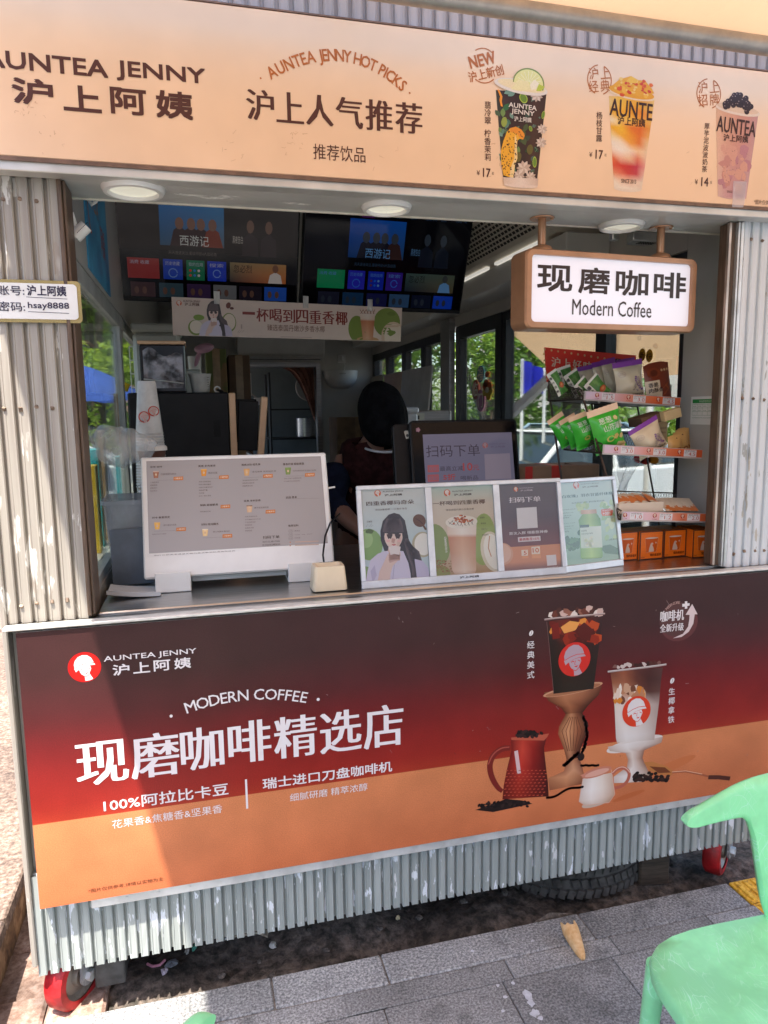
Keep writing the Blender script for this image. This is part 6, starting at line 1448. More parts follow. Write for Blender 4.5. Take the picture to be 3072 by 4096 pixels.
# ---- back room behind the doorway
cu_ = thing('door_curtain', 'peach curtain drawn to the right of the back doorway', 'curtain', (1.1, 6.9, 2.0))
def curt(u, v):
    z = 2.02-0.42*v; x0 = 0.80+0.30*v**0.5; x1 = 1.108
    return (x0+(x1-x0)*u, 6.95+0.02*math.sin(u*26)*(1-.3*v), z-0.10*(1-u)*v)
b = MB(); b.grid(40, 14, curt); b.build('cloth', mat('peach_cloth', (.5, .26, .2), .85, var=.12, scale=9), cu_)
rk = thing('storage_rack', 'dark wire storage rack in the back room seen through the doorway', 'rack', (1.0, 7.6, .17))
for x in (0.72, 1.3):
    for y in (7.4, 7.8):
        b = MB(); b.cyl((x, y, .17), (x, y, 2.0), .012); b.build('post', M_dark, rk)
for z in (.5, .95, 1.32, 1.62):
    b = MB(); b.b2((.71, 7.39, z), (1.31, 7.81, z+.015)); b.build('shelf', M_dark, rk)
pot = thing('steel_pot', 'steel pot on the storage rack in the back room', 'pot', (1.1, 7.55, 1.335)); b = MB(); b.lathe([(.09, 0), (.1, .01), (.1, .2), (.105, .205), (.095, .205)], (1.1, 7.55, 1.336)); b.build('pot', M_steel, pot)
fn = thing('round_fan', 'round grey fan hung above the storage rack in the back room', 'fan', (1.15, 7.5, 1.8)); b = MB(); b.lathe([(.0, 0), (.05, -.01), (.13, -.005), (.14, .01), (.13, .02)], (1.12, 7.4, 1.85), 32, Matrix.Rotation(math.pi/2, 4, 'X')); b.build('guard', M_grey, fn)
for i, (x, z, c, lab) in enumerate(((1.2, 1.75, (.03, .09, .35), 'blue cloth hanging beside the fan in the back room'), (1.26, 1.6, (.3, .36, .4), 'pale grey cloth hanging lowest in the back room'))):
    t = thing('hanging_cloth', lab, 'cloth', (x, 7.2, z)); b = MB(); b.grid(10, 12, lambda u, v: (x+.05*(u-.5)*(1+v), 7.2+.01*math.sin(u*12), z+.14-.3*v)); b.build('cloth', mat('cloth%d' % i, c, .9, var=.15, scale=20), t)
sb = thing('switch_box', 'pale switch box with a cable on the left of the back room', 'switch box', (.5, 7.9, 1.8)); b = MB(); b.b2((.42, 7.9, 1.78), (.58, 7.96, 2.02), .005); b.build('box', M_whitep, sb); b = MB(); b.tube([(.58, 7.93, 1.8), (.66, 7.94, 1.74), (.68, 7.94, 1.68)], .008); b.build('cable', M_grey, sb)
b = MB(); b.b2((.6, 7.88, 1.68), (.68, 7.94, 1.76), .005); b.build('socket', M_whitep, sb)

# ---- panels leaning at the back windows, steel appliance
for i, (px0, py0, px1, py1, Y, c, lab) in enumerate(((781, 813, 817, 860, 6.45, (.36, .31, .25), 'beige sheet leaning at the far end of the window row'), (819, 806, 857, 860, 5.9, (.46, .33, .25), 'pinkish cardboard sheet leaning against the back windows'), (857, 795, 922, 880, 5.0, (.52, .52, .53), 'large pale grey sheet leaning against the back windows'))):
    p0 = onx(px0, py0, 1.60); p1 = onx(px1, py0, 1.60)
    t = thing('leaning_sheet', lab, 'sheet', (1.6, (p0.y+p1.y)/2, 1.502), group='sheets leaning at the back windows')
    b = MB(); zz = onx((px0+px1)/2, py0, 1.60).z; b.box((1.628, (p0.y+p1.y)/2, (1.502+zz)/2), (.012, abs(p0.y-p1.y)*.96, zz-1.502), (0, R_(6), 0)); b.build('sheet', mat('sheet%d' % i, c, .6, var=.08, scale=6), t)
sap = thing('steel_appliance', 'small steel appliance with a warning sticker beside the cashier', 'appliance', (1.15, 3.75, 1.0))
b = MB(); b.b2((1.08, 3.6, 1.0), (1.30, 3.9, 1.60), .006); b.build('body', M_steel, sap); A = Art((1.09, 3.599, 1.55), gain=.8, ident=LOC); A.polyuv([(0.01, 0), (.06, 0), (.06, .035), (.01, .035)], (226, 220, 200), 1); A.polyuv([(0.018, .004), (.032, .004), (.032, .024), (.018, .024)], (40, 36, 36), 2); A.build('sticker', P_paper, sap)
wmc = thing('receipt_printer', 'white receipt printer half hidden behind the cashier', 'printer', (.98, 3.5, 1.0)); b = MB(); b.b2((.96, 3.42, 1.0), (1.06, 3.58, 1.585), .01); b.b2((.955, 3.415, 1.587), (1.065, 3.585, 1.615), .008); b.build('casing', M_whitep, wmc)
ct2 = thing('work_table', 'steel side table under the right windows', 'table', (1.3, 3.6, .17)); b = MB(); b.b2((.94, 3.3, .96), (1.655, 4.2, .998), .004); b.build('table_top', M_steel, ct2)
for x, y in ((.97, 3.33), (1.52, 3.33), (.97, 4.17), (1.52, 4.17)): b = MB(); b.cyl((x, y, .17), (x, y, .96), .018); b.build('leg', M_steel, ct2)

# ---- cups, plastic bag, tub, bits at the left end of the counter
P_cup = film_mat('frosted_cup', (0.8, 0.78, 0.77), 0.8, .35)
cst = thing('cup_stack', 'tall upside down stack of frosted printed cups left of the coffee machine', 'cup stack', (-.175, 2.68, 1.001))
b = MB(); pf = []
for k in range(20): pf += [(.0545-k*.0004, k*.010), (.0565-k*.0004, k*.010+.003), (.0535-k*.0004, k*.010+.006)]
z = 20*.010; pf += [(.046, z), (.031, z+.17), (.029, z+.175), (.001, z+.175)]
b.lathe([(.001, 0)]+pf, (-.168, 2.69, 1.34), 32, cap=False); b.lathe([(.001, 0), (.054, 0), (.054, .339), (.001, .339)], (-.168, 2.69, 1.0), 24); b.build('cups', P_cup, cst)
A = Art((-.168, 2.69, 1.34), gain=.8, ident=LOC); rr = lambda v: .046-(v-.2)*.088+.0015
A.surf = lambda u, v: math.sqrt(max(0, rr(v)**2-u*u))
for cx, cz, r_ in ((.020, .27, .018), (-.012, .25, .020)): A.logo(cx, cz, r_, (226, 90, 76), (238, 206, 200), layer=1)
A.fit('AUNTEA', (-.03, .232, .0, .241), (120, 110, 110), 1); A.build('print', P_gloss, cst)
cl = thing('cup_stack', 'ribbed stack of clear cups standing beside the tub', 'cup stack', (-.155, 2.42, 1.10))
b = MB(); pf = [(.001, 0)]
for k in range(18): pf += [(.050, k*.0155), (.053, k*.0155+.004), (.048, k*.0155+.010)]
pf += [(.001, 18*.0155)]; b.lathe(pf, (-.148, 2.43, 1.1005), 32, cap=False); b.build('cups', film_mat('clear_cup', (.6, .6, .6), .42, .15), cl)
bgl = thing('brown_cup', 'brown takeaway cup with a white lid on the clear cup stack', 'cup', (-.15, 2.43, 1.38)); b = MB(); b.lathe([(.03, 0), (.043, .10), (.045, .102)], (-.148, 2.43, 1.381), 28); b.build('cup', mat('brown_paper_cup', (.13, .06, .045), .5, var=.1, scale=10), bgl); b = MB(); b.lathe([(.048, .103), (.048, .112), (.044, .118), (.001, .119)], (-.148, 2.43, 1.381), 28); b.build('lid', M_whitep, bgl)
tb = thing('plastic_tub', 'large translucent plastic tub at the left end of the counter', 'tub', (-.21, 2.3, 1.10))
b = MB()
def tubw(w0, d0, w1, d1, h, t):
    vs = []
    for w, d, z in ((w0, d0, 0.0), (w1, d1, h), (w1+.014, d1+.014, h), (w1+.014, d1+.014, h+.012), (w1-.004, d1-.004, h+.012), (w0-.008, d0-.008, .004)):
        for p in rrect(-w/2, -d/2, w/2, d/2, .02, 4): vs.append((-.205+p[0], 2.28+p[1], 1.1008+z))
    n = len(vs)//6; fs = [list(range(n))[::-1]]
    for k in range(5): fs += [[k*n+i, k*n+(i+1) % n, (k+1)*n+(i+1) % n, (k+1)*n+i] for i in range(n)]
    fs.append([5*n+i for i in range(n)]); b.add(vs, fs, False)
tubw(.115, .17, .145, .2, .24, .003); b.build('tub', film_mat('blue_grey_plastic', (.30, .36, .44), .55, .2), tb)
b = MB(); b.b2((-.262, 2.175, 1.105), (-.148, 2.178, 1.27)); b.build('folded_bags', mat('slate_plastic', (.12, .16, .22), .35, var=.15, scale=8), tb)
tr = thing('white_tray', 'white curved tray lying at the left front of the counter', 'tray', (-.2, 2.03, 1.10))
b = MB(); b.grid(16, 6, lambda u, v: (-.262+.14*u, 2.02+.10*v, 1.102+.014*(1-u)**2+.006*v)); b.grid(16, 2, lambda u, v: (-.262+.14*u, 2.02-.001*v, 1.102+.014*(1-u)**2+.012*v)); b.build('tray', mat('grey_white_tray', (.55, .56, .57), .4, var=.05, scale=6), tr)
pb = thing('plastic_bag', 'crumpled clear plastic bag lying over the tub at the left', 'bag', (-.2, 2.3, 1.36))
random.seed(21); b = MB(); b.ell(at(266, 962, 2.33), (.086, .07, .056), (0, .12, 0), n=72, m=44)
def crumple(p, c):
    d = p-c; k = 1+.14*math.sin(d.x*45+d.z*30)*math.sin(d.z*60-d.x*35+1)+.06*math.sin(d.x*95+d.y*60)+.03*abs(math.sin(d.z*140+d.x*90+d.y*60))+.02*math.sin(d.x*330-d.z*270+d.y*200)
    return c+Vector((d.x*k, d.y*k, d.z*k*(1.12 if d.x < 0 else .95)))
cc = at(266, 962, 2.33); b.v = [crumple(v, cc) for v in b.v]; b.build('film', film_mat('bag_film', (.70, .71, .72), .32, .12), pb)
for i, (lab, px0, px1, py, pz, c, Y) in enumerate((('turquoise drinks carton on the window ledge behind the plastic bag', 188, 212, 970, 1030, (.0, .40, .46), 2.75), ('turquoise packet lying right of the turquoise carton', 250, 275, 985, 1010, (.02, .36, .42), 3.2), ('narrow orange and brown packet between the turquoise packets', 213, 222, 930, 985, (.42, .26, .13), 2.9), ('yellow drinks carton in front of the turquoise carton', 190, 206, 1005, 1042, (.75, .48, .03), 2.62))):
    a = at(px0, pz, Y); d = at(px1, py, Y); t = thing('drinks_carton', lab, 'carton', (a.x, Y, 1.1)); b = MB(); w = abs(d.x-a.x); b.b2((a.x, Y, 1.121 if Y < 2.7 else 1.0), (d.x, Y+.06, d.z), .003); b.build('carton', mat('carton_paint%d' % i, c, .45, var=.15, scale=15), t)
wb = thing('wire_basket', 'white wire basket hung on the left window frame', 'basket', (-.25, 3.6, 1.7)); b = MB()
c0 = at(268, 800, 3.7)
for z in (0, .06, .12, .18, .24): b.tube([(-.28, 3.45, 1.66+z), (-.16, 3.45, 1.66+z), (-.16, 3.95, 1.66+z)], .003, n=6)
for k in range(8): b.tube([(-.28+k*.017, 3.45, 1.66), (-.28+k*.017, 3.45, 1.90)], .002, n=6)
for k in range(12): b.tube([(-.16, 3.45+k*.045, 1.90), (-.16, 3.45+k*.045, 1.66), (-.28, 3.45+k*.045, 1.66)], .002, n=6)
b.build('wires', M_whitep, wb)
for i, (px, py0, py1, lab) in enumerate(((248, 850, 960, 'wooden clip strip hanging in the left window'),)):
    t = thing('wooden_strip', lab, 'strip', at(px, py0, 3.1)); b = MB(); a = at(px, py0, 3.0); d = at(px, py1, 3.0); b.b2((a.x-.006, 3.0, d.z), (a.x+.010, 3.006, a.z)); b.build('strip', mat('pale_wood', (.35, .27, .18), .7, var=.2, scale=20), t)

# ---- cashier, head bent down behind the till
pn = thing('person', 'cashier in a black hood and dark maroon vest bending over the counter', 'person', (.74, 3.1, .17))
def skin_body(name, pts, edges, root, m, sub=2):
    me = bpy.data.meshes.new(name); me.from_pydata([Vector(p[:3])-Vector(pn.location) for p in pts], edges, []); o = bpy.data.objects.new(name, me); col.objects.link(o)
    o.parent = pn; md_ = o.modifiers.new('skin', 'SKIN'); md_.use_smooth_shade = True
    lay = me.skin_vertices[0].data if me.skin_vertices else None
    if lay is None:
        bm = bmesh.new(); bm.from_mesh(me); bm.verts.layers.skin.verify(); bm.to_mesh(me); bm.free(); lay = me.skin_vertices[0].data
    for i, p in enumerate(pts): lay[i].radius = (p[3], p[4] if len(p) > 4 else p[3]); lay[i].use_root = (i == root)
    sd = o.modifiers.new('sub', 'SUBSURF'); sd.levels = sub; sd.render_levels = sub
    me.materials.append(m); return o
M_skin = mat('skin', (.22, .11, .075), .5, var=.06, scale=12, subs=.1)
body = [(.74, 3.2, .98, .15, .12), (.74, 3.16, 1.12, .14, .12), (.74, 3.10, 1.28, .15, .12), (.745, 3.04, 1.40, .12, .10), (.748, 2.99, 1.47, .055, .055), (.75, 2.95, 1.56, .075, .085), (.752, 2.93, 1.64, .07, .08),
        (.88, 3.05, 1.385, .05), (.97, 2.97, 1.22, .048), (.90, 2.78, 1.14, .036), (.86, 2.72, 1.125, .028),
        (.605, 3.05, 1.38, .05), (.535, 2.97, 1.22, .048), (.585, 2.78, 1.15, .036), (.62, 2.71, 1.13, .028),
        (.84, 3.22, .88, .095), (.85, 3.2, .55, .065), (.85, 3.22, .24, .045), (.86, 3.12, .20, .035), (.64, 3.22, .88, .095), (.63, 3.2, .55, .065), (.63, 3.22, .24, .045), (.62, 3.12, .20, .035)]
edg = [(0, 1), (1, 2), (2, 3), (3, 4), (4, 5), (5, 6), (3, 7), (7, 8), (8, 9), (9, 10), (3, 11), (11, 12), (12, 13), (13, 14), (0, 15), (15, 16), (16, 17), (17, 18), (0, 19), (19, 20), (20, 21), (21, 22)]
for s_, hx, hy, hz, w in ((1, .86, 2.72, 1.125, 10), (-1, .62, 2.71, 1.13, 14)):      # five fingers on each hand
    for k in range(5):
        n0 = len(body); ox = (k-1.5)*.016 if k < 4 else -s_*.03
        L = (.058, .066, .062, .05, .04)[k]
        dirx = 0 if k < 4 else -s_*.022
        body += [(hx+ox, hy-.035 if k < 4 else hy-.01, hz, .0095), (hx+ox+dirx, hy-.035-L*.55, hz-.004, .0085), (hx+ox+dirx*1.2, hy-.035-L, hz-.016, .007)]
        edg += [(w, n0), (n0, n0+1), (n0+1, n0+2)]
skin_body('body', body, edg, 0, M_skin)
M_vest = mat('maroon_cloth', (.030, .010, .010), .9, var=.35, scale=25, bump=.5, bscale=60, spec=.08)
vest = [(.74, 3.2, .98, .168, .14), (.74, 3.16, 1.12, .155, .135), (.74, 3.09, 1.28, .17, .135), (.745, 3.035, 1.39, .145, .115), (.748, 2.995, 1.455, .095, .08), (.885, 3.05, 1.395, .085), (.60, 3.05, 1.39, .085)]
skin_body('vest', vest, [(0, 1), (1, 2), (2, 3), (3, 4), (3, 5), (3, 6)], 0, M_vest)
M_navy = mat('navy_cloth', (.008, .010, .022), .9, var=.25, scale=25, spec=.08)
for pts in ([(.91, 3.05, 1.39, .088), (.975, 2.97, 1.22, .060), (.925, 2.85, 1.165, .048)], [(.58, 3.05, 1.38, .088), (.53, 2.97, 1.22, .060), (.57, 2.85, 1.172, .048)]): skin_body('sleeve', pts, [(0, 1), (1, 2)], 0, M_navy)
b = MB(); M_hood = mat('black_cloth', (.006, .006, .007), .9, var=.4, scale=18, bump=.6, bscale=45, spec=.06)
def hood(u, v):
    a = 2*math.pi*u; t = math.pi*v
    q = 1+.030*math.sin(a*7+v*5)*math.sin(t)**2+.016*math.sin(a*13-v*3)+.012*math.sin(v*17+a*3)
    w = math.sin(t)**.8
    return (.752+.103*w*math.cos(a)*q, 2.935+.118*w*math.sin(a)*q+.02*math.cos(t), 1.588+.138*math.cos(t)-.012*max(0, math.cos(a)))
b.grid(48, 26, hood); b.build('hood', M_hood, pn)
b = MB(); b.tube([(.752+.085*math.cos(a), 2.94+.1*math.sin(a), 1.452-.02*math.sin(a)*-1) for a in [math.pi*(1.1+.8*i/14) for i in range(15)]], .005); b.build('collar', mat('white_cloth', (.5, .5, .52), .8, var=.1, scale=20), pn)
b = MB(); q = at(857, 990, 2.93); b.lathe([(.001, .003), (.014, .003), (.016, 0)], (q.x, 2.925, q.z), 20, Matrix.Rotation(math.pi/2, 4, 'X')); b.build('badge', mat('red_badge', (.6, .06, .03), .4, var=.1, scale=60), pn)
# ================================================================ snack rack and boxes at the right of the hatch
ZR = zc(2000, 1300, 1072)
TH = R_(4); E_ = Vector((math.cos(TH), 0, -math.sin(TH))); B_ = Vector((0, 1, 0))      # the old rack sags to the right
UPR = Vector((math.sin(TH), 0, math.cos(TH)))
def onplane(p, O, N):
    d = ray(*p); return EYE+d*((O-EYE).dot(N)/d.dot(N))
TR = []
for (l, r, Y) in (((518, 435), (1115, 470), 2.15), ((632, 768), (1250, 792), 2.05), ((750, 1180), (1385, 1194), 1.985)):
    P = at(*ZR(*l), Y); Q = onplane(ZR(*r), P, B_); TR.append((P, (Q-P).dot(E_)))
M_wire = mat('bronze_wire', (0.06, 0.04, 0.03), 0.45, 0.5, var=.2, scale=20)
P_strip = print_mat('price_card', 0.16, dirt=.02)
rack = thing('snack_rack', 'stepped wire snack rack with three shelves and price strips in the right corner', 'rack', TR[2][0]+E_*.16+B_*.06+Vector((0, 0, -.17)))
DEP = .25
for k, (P, L) in enumerate(TR):
    o = P+Vector((0, 0, -.014))
    b = MB(); q = lambda a, d, z: o+E_*a+B_*d+Vector((0, 0, z))
    b.add([q(0, 0, 0), q(L, 0, 0), q(L, DEP, 0), q(0, DEP, 0), q(0, 0, .003), q(L, 0, .003), q(L, DEP, .003), q(0, DEP, .003)], [[3, 2, 1, 0], [4, 5, 6, 7], [0, 1, 5, 4], [1, 2, 6, 5], [2, 3, 7, 6], [3, 0, 4, 7]])
    for pts in ((q(0, 0, .03), q(0, DEP, .07), q(L, DEP, .07)), (q(0, 0, 0), q(0, DEP, 0), q(L, DEP, 0))): b.tube(pts, .0022, n=6)
    for i in range(27):
        a = i/26*DEP; b.tube([q(0, a, 0), q(0, min(DEP, a+.03), .03+.04*a/DEP)], .0009, n=4); b.tube([q(0, min(DEP, a+.03), 0), q(0, a, .03+.04*a/DEP)], .0009, n=4)
    for i in range(36): a = i/35*L; b.tube([q(a, DEP, 0), q(min(L, a+.03), DEP, .07)], .0008, n=4); b.tube([q(min(L, a+.03), DEP, 0), q(a, DEP, .07)], .0008, n=4)
    b.build('shelf', M_wire, rack)
    b = MB(); b.box(o+E_*(L/2)+B_*(-.003)+Vector((0, 0, .013)), (L, .004, .032), (0, TH, 0), .001); st = b.build('price_strip', mat('clear_edge', (.45, .4, .38), .2, var=.1, scale=10), rack)
    A = Art(o+B_*-.0055, E_, UPR, .8, LOC); A.N = -B_
    A.rows([((.004, .002), (L-.004, .002), [(230, 200, 216), (236, 190, 196), (234, 140, 110), (230, 110, 66), (226, 96, 52)]), ((.004, .027), (L-.004, .027), [(224, 204, 226), (240, 196, 202), (236, 146, 116), (234, 116, 70), (228, 100, 56)])], 0, uv=True)
    pr = (('1.5', '3.0', '4.5'), ('3.0', '3.0', '4.5'), ('1.0', '1.2', '2.0', '3.5'))[k]; n = len(pr)
    for i, t in enumerate(pr):
        u = L*((.17, .49, .80) if n == 3 else (.07, .35, .62, .88))[i]
        A.polyuv([(u, .003), (u+.048, .003), (u+.048, .025), (u, .025)], (236, 230, 232), 1)
        A.fit(t, (u+.018, .006, u+.044, .018), (206, 84, 70), 2, bold=.004); A.fit(('特惠零食', '空气米饼', '香脆肉条')[i % 3], (u+.004, .0195, u+.042, .0238), (120, 90, 90), 2, res=1); A.fit('5.0', (u+.004, .013, u+.013, .018), (140, 110, 110), 2, res=1)
        A.logo(u-.018, .017, .0075, (176, 60, 50), (236, 200, 180)); A.fit('沪上阿姨', (u-.026, .004, u-.010, .0075), (150, 60, 50), 2, res=1)
    A.build('price_card', P_strip, st)
# posts
def zpt(a, d, z, k): P, L = TR[k]; return P+E_*a+B_*d+Vector((0, 0, z))
b = MB(); p0 = zpt(0, DEP, .04, 0); p1 = zpt(0, DEP+.06, 0, 2); p1.z = 1.105; b.tube([p0, p1], .004, n=8); b.build('post', M_wire, rack)
b = MB(); b.tube([zpt(0, .01, .0, 0), zpt(.0, .02, 0, 1)+Vector((0, 0, 0)), zpt(0, .02, 0, 2), Vector((zpt(0, .02, 0, 2).x, zpt(0, .02, 0, 2).y, 1.105))], .0035, n=8); b.build('post', M_wire, rack)
for a in (.45, .97):
    L = TR[0][1]*a; b = MB(); q0 = zpt(L, DEP, .04, 0); q1 = zpt(L, DEP+.03, 0, 2); q1.z = 1.105; b.tube([q0, q1], .0035, n=8); b.build('post', M_wire, rack)
# red header board
P, L = TR[0]
hp = P+B_*(DEP+.012); pts = [onplane(ZR(*p), hp, B_) for p in ((290, 352), (840, 400), (842, 188), (276, 138))]
b = MB(); b.add([p for p in pts]+[p+B_*.004 for p in pts], [[0, 1, 2, 3], [7, 6, 5, 4], [0, 4, 5, 1], [1, 5, 6, 2], [2, 6, 7, 3], [3, 7, 4, 0]]); hd = b.build('header_board', mat('header_red', C(224, 50, 30, 1.0), .45, var=.05, scale=8), rack)
A = Art(hp-B_*.0006, E_, (0, 0, 1), .8); A.N = -B_; A.tf = ZR
for i in range(14): A.ell((296+i*41, 152+i*3.1), 6, 7, (240, 190, 130), 1, n=12)
for i in range(5): A.ell((288+i*2, 182+i*38), 6, 7, (240, 190, 130), 1, n=12)
for i, ch in enumerate('沪上好味'): A.text(ch, (328+i*66, 256+i*4), (390+i*66, 195+i*4), (246, 214, 186), bold=.004, smear=.06)
A.poly([(690, 215), (740, 172), (790, 178), (735, 222)], (40, 26, 30), 1)
A.build('header_print', P_paper, hd)
# ---- snack bags
P_snack = print_mat('snack_film', 0.3, dirt=.03, dscale=30)
def bag(name, lab, k, bc, tc, wpx, dep, t, colf, art=None, cat='snack bag', group=None, lean=0, round_=False):
    P, L = TR[k]; dep *= 1.8; O = P+B_*dep
    pb = onplane(ZR(*bc), O, B_); pt = onplane(ZR(*tc), O, B_); d = pt-pb
    h = d.length; roll = math.degrees(math.atan2(d.dot(E_), d.z)); w = wpx*.6462/FPX*(pb-EYE).dot(FWD)*1.06
    M = FR(pb, 0, lean, roll); root = thing(name, lab, cat, pb, group=group)
    def surf(u, v):
        x = abs(2*u/w); y = min(1, max(0, v/h)); 
        if round_: return t*.5*max(0, 1-x**3)*(.35+.65*math.sin(math.pi*min(1, y*1.15+.05)) if y < .83 else .3*max(0, (1-y))/.17*.9)
        return t*.5*max(0, 1-x**2.4)*max(0, math.sin(math.pi*min(1, max(0, (y-.06)/.80))))**.55*(1+.10*math.sin(u*90+v*50)+.07*math.sin(v*160-u*60)) if .06 < y < .86 else 0.0
    b = LB(M); nx, ny = 14, 22; cols = []
    for side in (-1, 1):
        vs = []
        for j in range(ny+1):
            for i in range(nx+1):
                u = -w/2+w*i/nx; v = h*j/ny; pinch = 1-.10*(surf(0, v)/(t*.5+1e-9))*(1 if not round_ else 0)
                zig = .0012*((i+1) % 2) if j == ny and not round_ else 0
                vs.append((u*pinch, side*(surf(u, v)+.0005), v+zig-(.012*(abs(2*i/nx-1)**4) if round_ and j == ny else 0)))
        for j in range(ny):
            for i in range(nx):
                f = [j*(nx+1)+i, j*(nx+1)+i+1, (j+1)*(nx+1)+i+1, (j+1)*(nx+1)+i]; cols.append((vs, f, side, (i+.5)/nx, (j+.5)/ny))
        base = len(b.v); b.v += [Vector(p) for p in vs]
        for vs_, f, sd, u, v in cols:
            c = colf(u, v); b.c[len(b.f)] = tuple(min(.9, lin(x)*1.05) for x in c); b.f.append([x+base for x in (f if side < 0 else f[::-1])]); b.sm.append(True)
        cols = []
    b.build('packet', P_snack, root)
    if art:
        A = artM(M, 0, .8, LOC, step=.0006); A.surf = lambda u, v: surf(u, v)+.0012; art(A, w, h); A.build('print', P_snack, root)
    return root
def veg_col(u, v): return (222, 214, 200) if u < .28 or v > .9 else ((70, 120, 54) if (u+v*.4) % .5 < .33 else (90, 140, 70))
def veg_art(A, w, h):
    for i, ch in enumerate('爆汁豆脆'): A.glyph(ch, -w*.36, h*(.78-i*.19), w*.2, 0, (50, 44, 40), 1, .02)
    A.polyuv([(w*.18+w*.22*math.cos(a*.5), h*.36+h*.12*math.sin(a*.5)) for a in range(13)], (206, 96, 50), 1); A.polyuv([(w*.18+w*.12*math.cos(a*.5), h*.38+h*.06*math.sin(a*.5)) for a in range(13)], (226, 140, 80), 2)
def rice_col(u, v): return (132, 66, 158) if v > .88 else (212, 196, 168)
def rice_art(full):
    def f(A, w, h):
        A.lineuv([(-w*.3+w*.10*math.cos(a*.5), h*.68+h*.075*math.sin(a*.5)) for a in range(14)], .0006, (170, 120, 130), 1); A.fit('冻干', (-w*.36, h*.69, -w*.25, h*.72), (170, 120, 130), 1, res=1); A.fit('羽衣甘蓝', (-w*.37, h*.655, -w*.23, h*.68), (170, 120, 130), 1, res=1)
        if full:
            for k in range(30): A.polyuv([(w*.15+random.gauss(0, w*.09)+w*.03*math.cos(a), h*(.30+.011*k)+h*.02*math.sin(a)) for a in range(6)] if False else [(w*(.16+.16*math.sin(k*1.7)*(1-k/40))+w*.04*math.cos(a), h*(.2+.0125*k)+h*.025*math.sin(a)) for a in range(6)], ((176, 150, 160), (150, 110, 160), (206, 190, 180), (190, 170, 150))[k % 4], 1+k*.05)
            A.fit('羽衣甘蓝空气米饼', (-w*.30, h*.05, w*.42, h*.125), (60, 46, 50), 2, bold=.008); A.polyuv([(w*.33+w*.05*math.cos(a), h*.22+h*.03*math.sin(a)) for a in range(6)], (130, 66, 160), 3)
    return f
def yam_col(u, v): return (226, 190, 160) if v > .87 else (206, 110, 70) if v > .855 else (58, 172, 50)
def yam_art(full):
    def f(A, w, h):
        A.fit('葱葱', (-w*.28, h*.66, w*.12, h*.79), (236, 240, 226), 1, smear=.02); A.fit('山药薄脆', (-w*.22, h*.48, w*.47, h*.63), (236, 240, 226), 1, smear=.02)
        A.polyuv([(-w*.08+w*.12*math.cos(a*.5), h*.31+h*.07*math.sin(a*.5)) for a in range(13)], (206, 200, 96), 1); A.fit('1mm', (-w*.15, h*.29, -w*.01, h*.33), (60, 100, 40), 2, bold=.01)
        if full:
            for k, (x, y, r) in enumerate(((.12, .33, .1), (.32, .30, .09), (.22, .12, .12), (.05, .06, .12), (.36, .08, .12), (.24, .72, .08))): A.polyuv([(w*(x+r*math.cos(a*1.2+k)), h*(y+r*.7*math.sin(a*1.2+k))) for a in range(5)], ((226, 196, 120), (236, 210, 140), (240, 220, 160))[k % 3], 1+k*.1); 
    return f
random.seed(5)
G1 = 'green and white snack packets on the top shelf'
bag('snack_packet', 'green and white snack packet at the left front end of the top shelf', 0, (392, 425), (322, 285), 70, .045, .012, veg_col, veg_art, group=G1)
bag('snack_packet', 'green and white snack packet standing tallest at the back of the top shelf', 0, (430, 420), (398, 255), 95, .085, .012, veg_col, veg_art, group=G1)
bag('snack_packet', 'green and white snack packet in the middle of its leaning row', 0, (505, 430), (438, 290), 95, .06, .012, veg_col, veg_art, group=G1)
bag('snack_packet', 'low green and white snack packet behind the front one', 0, (570, 440), (490, 345), 90, .03, .012, veg_col, veg_art, group=G1)
bag('snack_packet', 'green and white snack packet nearest the purple topped bags', 0, (650, 445), (560, 335), 110, .018, .012, veg_col, veg_art, group=G1)
G2 = 'beige snack bags with a purple top'
bag('snack_bag', 'beige snack bag with a purple top, lowest and farthest left of its row', 0, (552, 440), (538, 252), 105, .10, .035, rice_col, rice_art(0), group=G2)
bag('snack_bag', 'beige snack bag with a purple top, second of its row', 0, (640, 442), (622, 225), 90, .092, .035, rice_col, rice_art(0), group=G2)
bag('snack_bag', 'beige snack bag with a purple top close behind the flowery front bag', 0, (700, 445), (680, 207), 95, .075, .035, rice_col, rice_art(0), group=G2)
bag('snack_bag', 'beige snack bag with a purple top half hidden right of the flowery front bag', 0, (800, 450), (790, 208), 120, .10, .03, rice_col, rice_art(0), group=G2)
bag('snack_bag', 'large beige snack bag with flower print at the front of the top shelf', 0, (808, 455), (800, 222), 195, .03, .05, rice_col, rice_art(1), group=G2)
def jerky_col(u, v): return (120, 50, 30) if (v > .55 or u > .62-v*.25) else (222, 200, 172)
def jerky_art(A, w, h):
    A.fit('香脆', (-w*.42, h*.38, -w*.08, h*.5), (70, 36, 26), 1, bold=.015); A.fit('肉酥条', (-w*.42, h*.24, w*.10, h*.36), (70, 36, 26), 1, bold=.015)
    A.polyuv([(-w*.16+w*.26*math.cos(a*.785+.4), h*.74+h*.14*math.sin(a*.785+.4)) for a in range(8)], (150, 66, 36), 1); A.polyuv([(-w*.16+w*.14*math.cos(a*.785), h*.74+h*.08*math.sin(a*.785)) for a in range(8)], (110, 44, 26), 2)
    for k in range(3): A.polyuv([(w*(.16+k*.12)+w*.05*math.cos(a), h*.78+h*.035*math.sin(a)) for a in range(6)], (226, 180, 130), 1)
    for k in range(12): A.lineuv([(w*(.1+.03*k % .3), h*(.12+.02*k)), (w*(.2+.04*k % .3), h*(.2+.022*k))], .003, ((190, 100, 50), (160, 70, 36))[k % 2], 1+k*.05)
